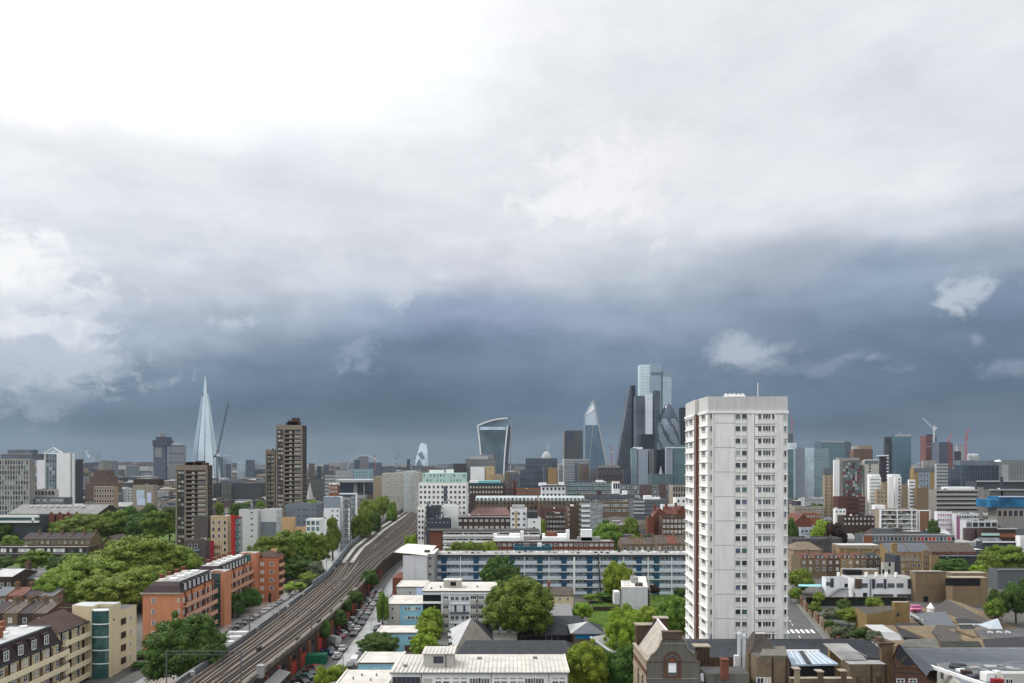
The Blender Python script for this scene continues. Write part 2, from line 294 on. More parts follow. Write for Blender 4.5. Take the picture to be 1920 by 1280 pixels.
def wg(T,e,rows,cols,w,h,sh=3.0,top=1.2,f0=0.0,f1=1.0,fm='white',gm=None,st=1,each=None,pane=True,name='window',skip=0.0,out=0.0):
 """grid of windows on an edge: rows from the top down, cols evenly spread between fractions f0..f1"""
 Y=e.a.y;each=(min(w,h)*F/Y>=3.2)if each is None else each
 xs=cols if isinstance(cols,(list,tuple))else[f0+(f1-f0)*(i+.5)/cols for i in range(cols)]
 A=MB()
 for r in range(rows):
  z=e.z1-top-h/2-r*sh
  for f in xs:
   if skip and random.random()<skip:continue
   g=random.choice(gm or GM)if not isinstance(gm,str)else gm
   if each:
    fr,pn=winmesh(w,h,fm,g,st);p=e.p(f,z,out)
    o=T.inst(name,fr,p,e.rz)
    if pane:link('pane',pn,o)
   else:
    p=e.p(f,z,out+.03);A.box(p,(w,.10,h),e.rz,0)
 if not each:T.part('window_grid',A,(gm if isinstance(gm,str)else 'glass_mid'),kind='stuff')
def band(T,e,zs,h,m,f0=0.0,f1=1.0,d=.25,out=0.0,name='floor_band',each=True):
 if each and len(zs)<=40:
  for z in zs:
   A=MB();A.box(e.p((f0+f1)/2,z,out+d/2),(e.L*(f1-f0),d,h),e.rz);T.part(name,A,m)
 else:
  A=MB()
  for z in zs:A.box(e.p((f0+f1)/2,z,out+d/2),(e.L*(f1-f0),d,h),e.rz)
  T.part(name,A,m,kind='stuff')
def pil(T,e,fs,w,m,d=.3,z0=None,z1=None,out=0.0,name='pilaster',joined=False):
 z0=e.z0 if z0 is None else z0;z1=e.z1 if z1 is None else z1;A=MB()
 for f in fs:
  A.box(e.p(f,(z0+z1)/2,out+d/2),(w,d,z1-z0),e.rz)
  if not joined:T.part(name,A,m);A=MB()
 if joined:T.part(name,A,m,kind='stuff')
def strip(T,e,f0,f1,z0,z1,m,d=.15,name='panel',out=0.0,label=None):
 A=MB();A.box(e.p((f0+f1)/2,(z0+z1)/2,out+d/2),(e.L*(f1-f0),d,z1-z0),e.rz);return T.part(name,A,m,label=label)
def bld(label,pts,top,m,d=15.0,roof='roof_grey',base=0.0,par=.9,name='building',cat='building',group=None,z=None,vb=None,cap=None,foot=True,back=None):
 """flat-roofed block from its camera-facing corner line [(photo x, distance)...]; top = photo row of the top at the first corner"""
 P=[(PX(px,Y),Y)for px,Y in pts];z1=PZ(top,pts[0][1])if z is None else z
 if len(pts)==2 and abs(pts[0][1]-pts[1][1])<.1:
  x0,x1,d=fit(pts[0][0],pts[1][0],pts[0][1],d);P=[(x0,pts[0][1]),(x1,pts[0][1])];dB=d
 elif len(pts)==3:d=max(2.0,min(d,abs(pts[-1][1]-pts[0][1])))
 flat3=len(pts)==3
 dn=Vector((P[-1][0]-P[0][0],P[-1][1]-P[0][1],0)).normalized()
 bk=Vector((0,1,0))if back is None else Vector((*back,0)).normalized()
 poly=P+[(P[-1][0]+bk.x*d,P[-1][1]+bk.y*d),(P[0][0]+bk.x*d,P[0][1]+bk.y*d)]
 if flat3:poly=P+([(P[0][0],P[2][1])]if P[2][1]>P[1][1]+.1 else[(P[2][0],P[0][1])])
 cx,cy=sum(p[0]for p in poly)/len(poly),sum(p[1]for p in poly)/len(poly)
 T=Thing(name,label,cat,(cx,cy,base),group)
 A=MB();A.prism(poly,base,z1,0,cap=False)
 # parapet: inner ring and the roof deck below it
 q=.35 if pts[0][1]<700 else .6
 inn=[(cx+(p[0]-cx)*(1-q/max(4,math.hypot(p[0]-cx,p[1]-cy))*1.4),cy+(p[1]-cy)*(1-q/max(4,math.hypot(p[0]-cx,p[1]-cy))*1.4))for p in poly]
 n=len(poly);zr=z1-par
 for i in range(n):
  j=(i+1)%n
  A.face([(*poly[i],z1),(*poly[j],z1),(*inn[j],z1),(*inn[i],z1)],1)
  A.face([(*inn[i],z1),(*inn[j],z1),(*inn[j],zr),(*inn[i],zr)],0)
 T.part('wall',A,[m,cap or m])
 a2=sum(inn[i][0]*inn[(i+1)%n][1]-inn[(i+1)%n][0]*inn[i][1]for i in range(n))
 B=MB();B.face([(*p,zr)for p in(inn if a2>0 else inn[::-1])]);T.part('roof',B,roof)
 if pts[0][1]<720 and d>3:
  for _ in range(RU.randrange(2,6)):
   fx,fy=RU.uniform(.12,.88),RU.uniform(.15,.7);w=RU.choice([.4,.7,1.1,1.8,2.6]);hh=RU.choice([.5,.8,1.2,1.7]);x=P[0][0]*(1-fx)+P[-1][0]*fx;y=max(P[0][1],P[-1][1])+d*fy
   A=MB()
   if w<.5:A.bar((x,y,zr),(x,y,zr+2.4),.09);A.bar((x-.6,y,zr+2.1),(x+.6,y,zr+2.1),.06)
   else:A.box((x,y,zr+hh/2),(min(w,abs(P[-1][0]-P[0][0])*.25),min(1.4,d*.25),hh))
   T.part('aerial' if w<.5 else 'roof_unit',A,RU.choice(['roof_grey','metal_grey','metal_dark','offwhite','white','brick_brown']))
 T.e=[Edge(P[i],P[i+1],base,z1)for i in range(len(P)-1)];T.poly=poly;T.z=z1;T.zr=zr;T.c=(cx,cy);T.base=base
 if foot:
  xs=[p[0]for p in poly];ys=[p[1]for p in poly];FOOT.append((min(xs),max(xs),min(ys),max(ys)))
  pxs=[p[0]for p in pts];GUARD.append((min(pxs),max(pxs),pts[0][1],vb if vb else HZ+(H-4)*F/pts[0][1]));GL.append(label)
 return T
GUARD=[];GL=[];RU=random.Random(77)
def roofbox(T,px0,px1,Y,h,m,d=4.0,z=None,name='plant_room',z0=None,mats=None):
 z0=T.zr if z0 is None else z0
 A=MB();x0,x1=PX(px0,Y),PX(px1,Y);A.prism([(x0,Y),(x1,Y),(x1,Y+d),(x0,Y+d)],z0,z0+h,0,top=1);return T.part(name,A,[m,mats or m])
def gable(T,x0,x1,y0,y1,ze,zr,rm,wm,z0=0.0,axis='x',over=.3,hip=0.0,wall=True,name='roof'):
 """pitched roof over a rectangle, ridge along axis; walls under it"""
 if wall:
  A=MB();A.prism([(x0,y0),(x1,y0),(x1,y1),(x0,y1)],z0,ze,cap=False)
  if not hip:
   if axis=='x':
    ym=(y0+y1)/2;A.face([(x0,y1,ze),(x0,y0,ze),(x0,ym,zr)]);A.face([(x1,y0,ze),(x1,y1,ze),(x1,ym,zr)])
   else:
    xm=(x0+x1)/2;A.face([(x0,y0,ze),(x1,y0,ze),(xm,y0,zr)]);A.face([(x1,y1,ze),(x0,y1,ze),(xm,y1,zr)])
  T.part('wall',A,wm)
 B=MB();t=.18
 if axis=='x':
  ym=(y0+y1)/2;a,b=x0-over,x1+over;c,d=y0-over,y1+over;k=over*(zr-ze)/max(.1,ym-y0)
  r0,r1=(a+hip,b-hip)
  L0,L1,L2,L3=(a,c,ze-k),(b,c,ze-k),(b,d,ze-k),(a,d,ze-k);T0,T1=(r0,ym,zr),(r1,ym,zr)
 else:
  xm=(x0+x1)/2;a,b=x0-over,x1+over;c,d=y0-over,y1+over;k=over*(zr-ze)/max(.1,xm-x0)
  L0,L1,L2,L3=(b,c,ze-k),(b,d,ze-k),(a,d,ze-k),(a,c,ze-k);T0,T1=(xm,c+hip,zr),(xm,d-hip,zr)
 up=lambda p:(p[0],p[1],p[2]+t)
 L=[L0,L1,L2,L3]
 for lo in(0,1):
  g=up if lo else(lambda p:p)
  fs=[[g(L0),g(L1),g(T1),g(T0)],[g(L2),g(L3),g(T0),g(T1)]]
  if hip:fs+=[[g(L1),g(L2),g(T1)],[g(L3),g(L0),g(T0)]]
  for f_ in fs:B.face(f_ if lo else f_[::-1])
 rim=[L0,L1,L2,L3]if hip else[L0,L1,T1,L2,L3,T0]
 for i in range(len(rim)):
  p,q_=rim[i],rim[(i+1)%len(rim)];B.face([p,q_,up(q_),up(p)])
 T.part(name,B,rm)
def chimney(T,x,y,z0,z1,w=.9,d=1.6,m='brick_brown',pots=3):
 A=MB();A.box((x,y,(z0+z1)/2),(w,d,z1-z0));A.box((x,y,z1+.06),(w+.2,d+.2,.16));o=T.part('chimney',A,m)
 if pots:
  P=MB()
  for i in range(pots):P.tube((x,y+(i-(pots-1)/2)*d/pots,z1+.1),(x,y+(i-(pots-1)/2)*d/pots,z1+.6),.14,.11,6)
  T.part('chimney_pot',P,'orange_brick',parent=o)
  # materials of single things
mat('ground_city',(.085,.083,.078),.85,.35,.03)
mat('playground_g',(.075,.085,.07),.85,.45,.3)
mat('parapet_l',(.15,.155,.16),.9,.25,.6,streak=.3)
mat('parapet_r',(.115,.10,.085),.9,.45,.9,streak=.4)
mat('gantry_steel',(.095,.10,.105),.7,.1,.5)
mat('tower_grey2',(.61,.61,.59),.8,.08,.15,streak=.14)
mat('tower_top',(.50,.50,.495),.85,.07,.12,streak=.14)
mat('tower_smooth',(.67,.67,.65),.8,.08,.10,streak=.17)
mat('brown_strip',(.14,.06,.04),.8,.1,.5)
mat('tan_strip',(.36,.31,.27),.8,.1,.5)
mat('glass_stair',(.035,.10,.095),.12,.5,.25,spec=.8)
mat('slate_mansard',(.055,.038,.04),.7,.3,1.2)
mat('orange_deep',(.38,.15,.075),.85,.10,.3,streak=.15)
mat('roof_sheet_m',(.50,.48,.445),.7,.14,.35)
mat('lilac_white',(.60,.64,.70),.7,.06,.2)
mat('slate_pale',(.24,.225,.20),.8,.2,.6)
mat('teal_blue',(.016,.068,.10),.7,.1,.4)
mat('brick_red2',(.15,.075,.055),.9,.25,.9)
mat('window_white',(.78,.80,.82),.5,.04,.5)
mat('roof_pale',(.36,.33,.29),.7,.16,.6)
mat('rooflight_glass',(.26,.33,.41),.25,.10,.4,spec=.7)
mat('brick_yellow2',(.20,.14,.085),.9,.25,.9)
mat('brick_brown_red',(.14,.075,.055),.9,.25,.9)
mat('roof_metal2',(.16,.175,.195),.6,.25,.5)
mat('white2',(.66,.67,.70),.6,.05,.2)
mat('glass_teal_d',(.045,.06,.065),.2,.3,.3)
mat('turq',(.20,.42,.45),.4,.2,.5)
mat('tan_b',(.25,.185,.115),.85,.10,.35,streak=.12)
mat('tan_b2',(.26,.20,.135),.85,.10,.35)
mat('fence_dark',(.018,.026,.022),.8,.3,.5)
mat('brick_yellow3',(.29,.20,.09),.9,.14,.7)
mat('roof_brown',(.085,.075,.065),.8,.2,.6)
mat('glass_silver2',(.30,.35,.39),.3,.1,.5,spec=.7)
mat('pink_b',(.62,.20,.30),.7,.2,.6)
mat('slate_brown2',(.085,.078,.074),.75,.22,.8)
mat('slate_g2',(.04,.042,.048),.6,.3,.8)
mat('slate_moss',(.035,.037,.030),.8,.5,.5)
mat('roof_moss',(.13,.135,.12),.85,.3,.6)
mat('roof_white2',(.48,.53,.54),.6,.12,.3)
mat('yellow_pale',(.58,.44,.24),.8,.1,.4)
mat('brown_dark2',(.06,.045,.04),.8,.2,.5)
mat('glass_mid_m',(.20,.23,.25),.3,.3,.3)
mat('glass_dark_m',(.10,.12,.14),.4,.3,.2)
mat('brick_purple',(.15,.11,.11),.85,.2,.3)
mat('tan_cream',(.60,.46,.31),.85,.06,.3)
mat('taupe',(.125,.108,.108),.85,.08,.3)
mat('apricot',(.62,.40,.22),.85,.07,.3)
mat('panel_blue_grey2',(.145,.17,.20),.7,.08,.25)
mat('panel_blue_grey3',(.22,.265,.32),.7,.08,.25)
mat('offwhite2',(.42,.40,.36),.8,.1,.3)
mat('roof_grey2',(.20,.205,.205),.7,.2,.2)
mat('slate_dk',(.05,.04,.045),.8,.3,.8)
mat('brick_stock2',(.20,.16,.12),.9,.15,.5)
mat('terracotta',(.27,.15,.085),.9,.15,.3)
mat('pale_green',(.35,.40,.34),.8,.1,.3)
mat('blue_sheet',(.02,.11,.22),.5,.45,.12)
mat('tan_y',(.36,.26,.13),.85,.12,.3)
mat('tan_brown2',(.30,.225,.15),.85,.1,.3)
mat('red_dull',(.16,.035,.04),.8,.3,.3)
mat('taupe_dark',(.06,.055,.075),.8,.12,.2)
mat('brick_maroon',(.13,.06,.055),.9,.15,.3)
mat('blue_villa',(.30,.36,.40),.8,.08,.3)
mat('shard_a',(.50,.61,.68),.4,.12,.02,metal=.15)
mat('shard_b',(.26,.35,.44),.4,.12,.02,metal=.2)
mat('shard_c',(.54,.64,.70),.4,.10,.02,metal=.1)
mat('shard_line',(.36,.44,.50),.5,.1,.05)
mat('guys_dark',(.09,.11,.15),.7,.12,.02)
mat('guys_dark2',(.05,.06,.085),.7,.1,.02)
mat('guys_pale',(.22,.23,.25),.7,.1,.02)
mat('glass_turq2',(.22,.33,.38),.5,.2,.05)
mat('wt_glass',(.10,.155,.195),.2,.6,.02,metal=.1)
mat('glass_blue2',(.09,.14,.18),.4,.1,.1)
mat('guys_brown',(.075,.08,.085),.6,.1,.02)
mat('scalpel_blue',(.12,.20,.29),.3,.35,.02,metal=.1)
mat('scalpel_pale',(.46,.55,.62),.35,.1,.02,metal=.2)
mat('scalpel_white',(.85,.87,.9),.5,.03,.02)
mat('shard_line2',(.12,.18,.25),.5,.1,.05)
mat('wedge',(.09,.112,.14),.4,.4,.02)
mat('wedge_dark',(.018,.022,.032),.5,.1,.02)
mat('wedge_line',(.12,.145,.17),.5,.1,.1)
mat('bis_a',(.56,.68,.71),.3,.12,.02,metal=.2)
mat('bis_b',(.27,.36,.44),.3,.15,.02,metal=.2)
mat('bis_c',(.38,.47,.53),.3,.25,.02,metal=.2)
mat('bis_line',(.20,.26,.31),.5,.1,.1)
mat('bis_silver',(.60,.66,.70),.3,.15,.02,metal=.2)
mat('gher_a',(.11,.145,.19),.25,.2,.02,metal=.1)
mat('gher_b',(.21,.25,.31),.3,.2,.02,metal=.1)
mat('gher_d',(.03,.045,.07),.2,.2,.02,metal=.3)
mat('grey_lav',(.26,.30,.36),.5,.06,.02)
mat('tan_y2',(.38,.26,.13),.85,.08,.2)
mat('far_brown2',(.22,.18,.165),.8,.3,.05)
mat('taupe_dark2',(.085,.08,.09),.8,.15,.05)
mat('speck',(.35,.34,.31),.8,.3,.4)
mat('speck2',(.40,.43,.43),.7,.2,.4)
mat('glass_teal2',(.12,.19,.22),.25,.1,.02,metal=.4)
mat('teal_line',(.10,.18,.21),.5,.1,.1)
mat('tan_salmon',(.22,.14,.11),.8,.15,.05)
mat('glass_tow',(.13,.21,.27),.2,.3,.03,metal=.5)
mat('tow_line',(.10,.16,.21),.5,.1,.1)
mat('tow_red',(.16,.075,.075),.8,.15,.03)
mat('far_hill',(.05,.065,.05),.9,.2,.002)
# ------------------------------------------------------------------ setting: ground, streets, lawn, river-less city floor
def sheet(name,polys,z,m):
 A=MB()
 for P in polys:
  a=sum(P[i][0]*P[(i+1)%len(P)][1]-P[(i+1)%len(P)][0]*P[i][1]for i in range(len(P)))
  A.face([(x,y,z)for x,y in(P if a>0 else P[::-1])])
 return struct(name,A,m)
sheet('ground',[[(-9400,-250),(9400,-250),(9400,9300),(-9400,9300)]],0.0,'ground_city')
def slope(y,x0,y0=130.0,k=-.043):return x0+k*(y-y0)
def ribbon(pts,w0,w1):
 """closed polygon around a centre line, offsets w0 (left) and w1 (right) in x"""
 return[(x+w0,y)for x,y in pts]+[(x+w1,y)for x,y in pts[::-1]]
 # viaduct edges in plan (left, right)
VY=[60,100,136,168,197,240,263,304,355,440,537,607,725,900,1200]
VL=[-60.5,-63,-66,-66.4,-67.6,-70,-71,-77,-84.5,-92,-96.4,-99.6,-110,-130,-170]
VR=[-50.5,-51.5,-52.2,-51.6,-51.6,-53.5,-55.5,-57.8,-57.8,-59,-66,-76,-96,-118,-160]
def vx(arr,y):
 for i in range(len(VY)-1):
  if VY[i]<=y<=VY[i+1]:t=(y-VY[i])/(VY[i+1]-VY[i]);t2=t;return arr[i]+(arr[i+1]-arr[i])*t2
 return arr[0]if y<VY[0]else arr[-1]
DZ=6.4
right_st=[(-40.5,60),(-41,130),(-41.5,165),(-43.5,210),(-47,255),(-50,285),(-52,330)]
sheet('forecourt',[[(-52,60),(-44.5,60),(-45,165),(-47,210),(-51,255),(-54,300),(-54,300),(-53.5,240),(-51.6,168)]],.004,'asphalt')
sheet('parking_strip',[ribbon(right_st,-4.6,-2.0)],.012,'asphalt')
sheet('road',[ribbon(right_st,-3.4,3.4)],.008,'road_light')
sheet('pavement',[ribbon(right_st,3.4,5.6)],.12,'pavement')
left_st=[(-78,60),(-79,170),(-80.5,205),(-83,250),(-88,310),(-97,400),(-112,560)]
sheet('road',[ribbon(left_st,-7.5,4.5)],.008,'road_light')
sheet('pavement',[ribbon(left_st,-11.5,-7.5)],.12,'pavement')
car_park=sheet('car_park',[[(-40,176),(-34,176),(-36,205),(-42,205)]],.004,'asphalt')
rs=[(76,172),(84.5,196),(88,210),(98,249),(112,300)]
sheet('road',[ribbon(rs,-6.5,4.5)],.008,'asphalt')
sheet('pavement',[ribbon(rs,4.5,7.5)],.12,'pavement')
A=MB()
for i in range(7):
 x=80.6+i*1.5;A.box((x,203.5,.014),(.75,4.2,.004),R(-12))
struct('zebra_crossing',A,'paint')
A=MB()
for y0 in range(176,246,5):
 if 199<y0<208:continue
 c=76+(y0-172)*.33 if y0<196 else 84+(y0-196)*.27
 A.box((c-1.0,y0+1,.014),(.14,2.6,.004),R(-15))
struct('lane_marking',A,'paint')
sheet('lawn',[[GP(1098,1176),GP(1112,1130),GP(1120,1116),GP(1285,1112),GP(1285,1180)]],.006,'lawn')
sheet('playground',[[GP(1500,1195),GP(1540,1142),GP(1690,1138),GP(1700,1190)]],.005,'playground_g')
sheet('courtyard',[[GP(700,1279),GP(760,1180),GP(1060,1180),GP(1180,1279)]],.004,'conc_dark')
sheet('lawn',[[GP(548,1075),GP(640,1018),GP(668,1010),GP(640,1062),GP(600,1110),GP(560,1128)]],.006,'lawn')
sheet('path',[[GP(612,1040),GP(680,1002),GP(705,996),GP(660,1020),GP(622,1048)]],.010,'road_light')
sheet('park',[[(-330,330),(-100,330),(-110,470),(-420,520)]],.005,'lawn')
# ------------------------------------------------------------------ brick railway viaduct with four tracks
T=Thing('railway_viaduct','long curving brick railway viaduct carrying four tracks with red arch doors','viaduct',(-60,200,0))
A=MB()
for i in range(len(VY)-1):
 y0,y1=VY[i],VY[i+1]
 A.face([(VL[i],y0,DZ),(VR[i],y0,DZ),(VR[i+1],y1,DZ),(VL[i+1],y1,DZ)])
T.part('track_bed',A,'ballast')
A=MB()
for i in range(len(VY)-1):
 y0,y1=VY[i],VY[i+1]
 A.face([(VR[i],y0,0),(VR[i+1],y1,0),(VR[i+1],y1,DZ),(VR[i],y0,DZ)]);A.face([(VL[i+1],y1,0),(VL[i],y0,0),(VL[i],y0,DZ),(VL[i+1],y1,DZ)])
T.part('side_wall',A,'brick_dark')
for arr,sg,m,hh in((VL,-1,'parapet_l',.9),(VR,1,'parapet_r',1.0)):
 A=MB()
 for i in range(len(VY)-1):
  A.bar((arr[i]+sg*.2,VY[i],DZ+hh/2-.1),(arr[i+1]+sg*.2,VY[i+1],DZ+hh/2-.1),.4,hh)
  A.bar((arr[i]+sg*.2,VY[i],DZ+hh-.05),(arr[i+1]+sg*.2,VY[i+1],DZ+hh-.05),.62,.18)
 T.part('parapet',A,m)
A=MB()
for i in range(5):A.bar((VR[i]-1.1,VY[i],DZ+.12),(VR[i+1]-1.1,VY[i+1],DZ+.12),1.4,.12)
T.part('walkway',A,'ballast_pale')
A=MB()
for i in range(len(VY)-1):
 if 240<=VY[i]<640:A.bar((VL[i]-.1,VY[i],DZ+1.1),(VL[i+1]-.1,VY[i+1],DZ+1.1),.25,2.4)
T.part('noise_barrier',A,'panel_blue_grey')
# signals, cabinets and cable drums beside the tracks
rq=random.Random(4)
for i in range(46):
 y=140+i*9.3;f=rq.choice([.04,.5,.93]);x=vx(VL,y)*(1-f)+vx(VR,y)*f+(.25 if f==.5 else 0);A=MB();A.box((x,y,DZ+.5),(.6,rq.uniform(.6,2.2),rq.uniform(.5,1.3)));T.part('trackside_cabinet',A,rq.choice(['metal_grey','metal_dark','ballast_pale','roof_grey','ballast_pale']))
 # arches with doors on the street side
y=108.0;k=0
dcol=['door_red','panel_dark','red','brick_dark','panel_dark','door_red','brick_brown','door_red']
while y<300:
 x0,x1=vx(VR,y),vx(VR,y+6.4);mid=(x0+x1)/2;rz=math.atan2(6.4,x1-x0)
 A=MB();A.bar((x0+.15,y,0),(x0+.15,y,DZ-1.2),.8,.9);T.part('pier',A,'brick_red' if k%3 else 'orange_brick')
 a=MB();n=8;w,h=4.6,4.6;pr=[]
 for q in range(n+1):
  t=math.pi*q/n;pr.append((w/2*math.cos(t),2.7+(h-2.7)*math.sin(t)))
 outl=[(w/2,0)]+pr+[(-w/2,0)]
 a.face([(mid+.05+(x1-x0)/6.4*u,y+3.2+u,z)for u,z in outl])
 o=T.part('arch_opening',a,'black')
 b=MB();b.box((mid+.16,y+3.2,1.75),(.12,3.4,3.0),0);T.part('arch_door',b,dcol[k%8],parent=None)
 y+=7.2;k+=1
 # rusty canopy roof and plant by the nearest arches
T2=Thing('lean_to_canopy','grey corrugated lean-to canopy fixed along the nearest viaduct arches','canopy',(-49,140,0))
A=MB();A.face([(-51.4,132,4.6),(-48.6,132,3.9),(-48.9,151,3.9),(-51.5,151,4.6)]);A.face([(-51.4,132,4.5),(-51.5,151,4.5),(-48.9,151,3.8),(-48.6,132,3.8)])
T2.part('roof',A,'metal_grey')
for yy in(133,142,150):
 A=MB();A.bar((-48.8,yy,0),(-48.8,yy,3.8),.15);T2.part('post',A,'metal_dark')
A=MB();A.box((-51.2,139,7.7),(1.2,1.3,2.4));A.box((-51.2,139,8.95),(1.4,1.5,.12))
o=link('equipment_cabinet',A.mesh('equipment_cabinet','roof_grey'));tag(o,'white equipment cabinet standing on the near edge of the railway viaduct','cabinet')
# tracks: centre line offsets as a fraction across the deck, with curves leaving for the diverging pair
def track(label,f,fz,m,y0=100,y1=1100,slab=None,gauge=1.435,n_sl=True):
 T=Thing('railway_track',label,'track',(f(200),200,DZ),group='railway tracks on the viaduct')
 ys=[];y=y0
 while y<y1:ys.append(y);y*=1.035
 if slab:
  A=MB()
  for a,b in zip(ys,ys[1:]):
   if b<slab[0]or a>slab[1]:continue
   A.bar((f(a),a,DZ+.08),(f(b),b,DZ+.08),1.7,.14)
  T.part('track_slab',A,'concrete_slab')
 else:
  A=MB();y=y0
  while y<420:
   dxx=f(y+1)-f(y);A.box((f(y),y,DZ+.07),(2.5,.28,.13),-math.atan(-dxx));y+=.75
  T.part('sleeper',A,'sleeper',kind='stuff')
 for sgn in(-1,1):
  A=MB()
  for a,b in zip(ys,ys[1:]):
   A.bar((f(a)+sgn*gauge/2,a,DZ+.22),(f(b)+sgn*gauge/2,b,DZ+.22),.17,.16)
  T.part('rail',A,m)
def fr(t):return lambda y:vx(VL,y)*(1-t)+vx(VR,y)*t
def sm(y,a,b):t=min(1,max(0,(y-a)/(b-a)));return t*t*(3-2*t)
def off(t,o):return lambda y:vx(VL,y)*(1-t)+vx(VR,y)*t+o
def L1(y):return vx(VL,y)+2.3
def L2(y):return vx(VL,y)+5.9
def R1(y):return vx(VR,y)-6.6-1.5*sm(y,280,380)
def R2(y):return vx(VR,y)-3.1-1.0*sm(y,280,380)
track('leftmost of the four parallel railway tracks on the viaduct',L1,0,'rail_rust',y1=300)
track('second railway track from the left on the viaduct',L2,0,'rail_rust',y1=300)
track('third railway track from the left on the viaduct',R1,0,'rail_rust')
track('rightmost railway track, nearest the arch doors street',R2,0,'rail_rust')
track('left pale concrete track curving away beyond the junction',lambda y:vx(VL,y)+2.4+1.2*sm(y,300,420),0,'chrome',y0=300,y1=900,slab=(300,560))
track('right pale concrete track curving away beyond the junction',lambda y:vx(VL,y)+6.0+2.6*sm(y,300,420),0,'chrome',y0=300,y1=900,slab=(300,560))
track('middle rusty track between the pale slabs and main line',lambda y:(vx(VL,y)+6.0+2.6)*.55+(vx(VR,y)-8.1)*.45,0,'rail_rust',y0=345,y1=900)
# pale ballast strips and cable troughs between the tracks
for nm,fn,w,m,ya,yb in(('cable_trough',lambda y:(L2(y)+R1(y))/2,.55,'ballast_pale',100,300),('cable_trough',lambda y:vx(VL,y)+.45,.5,'panel_dark',100,600),('cable_trough',lambda y:(L1(y)+L2(y))/2,.4,'ballast_pale',100,300),('cable_trough',lambda y:(R1(y)+R2(y))/2,.3,'metal_dark',100,340)):
 A=MB();ys=[ya+i*(yb-ya)/24 for i in range(25)]
 for a,b in zip(ys,ys[1:]):A.bar((fn(a),a,DZ+.10),(fn(b),b,DZ+.10),w,.2)
 o=link(nm,A.mesh(nm,m));tag(o,{0:'pale cable trough between the second and third tracks',1:'dark cable trough inside the left parapet',2:'narrow pale cable trough between the two left tracks',3:'thin dark cable trough between the two right tracks'}[[.55,.5,.4,.3].index(w)],'cable trough','cable troughs on the viaduct')
 # overhead line portals
GY_=[130,174,216,262,306,352,405,470,540]
ordn=['nearest','second','third','fourth','fifth','sixth','seventh','eighth','farthest']
for i,y in enumerate(GY_):
 xl,xr=vx(VL,y)-.3,vx(VR,y)+.5;zt=14.4 if i==0 else 13.0
 T=Thing('line_gantry',f'{ordn[i]} grey steel overhead line gantry spanning the railway tracks','gantry',((xl+xr)/2,y,DZ),group='overhead line gantries')
 for x in(xl,xr):
  P1(T,'bar','mast','gantry_steel',(x,y,DZ-.5),(x,y,zt),.18)
 A=MB();A.bar((xl,y,zt-.1),(xr,y,zt-.1),.11,.11);A.bar((xl,y,zt-.8),(xr,y,zt-.8),.06)
 nseg=10
 for q in range(nseg):
  a=xl+(xr-xl)*q/nseg;b=xl+(xr-xl)*(q+1)/nseg;A.bar((a,y,zt-.1 if q%2 else zt-.8),(b,y,zt-.8 if q%2 else zt-.1),.04)
 T.part('beam',A,'gantry_steel')
 for fn in((L1,L2,R1,R2)if y<300 else(R1,R2)):
  A=MB();A.bar((fn(y),y,zt-.8),(fn(y),y,zt-2.2),.08);A.bar((fn(y)-.6,y,zt-2.2),(fn(y)+.6,y,zt-2.2),.06);T.part('dropper',A,'metal_dark')
for nm,fn,ya,yb in(('first',L1,0,4),('second',L2,0,4),('third',R1,0,8),('fourth',R2,0,8)):
 A=MB()
 for i in range(ya,yb):
  a,b=GY_[i],GY_[i+1];za=(14.4 if i==0 else 13.0)-2.25
  A.bar((fn(a),a,za),(fn(b),b,10.75),.035)
 o=link('contact_wire',A.mesh('contact_wire','metal_dark'));tag(o,f'overhead contact wire above the {nm} track from the left','wire','overhead wires')
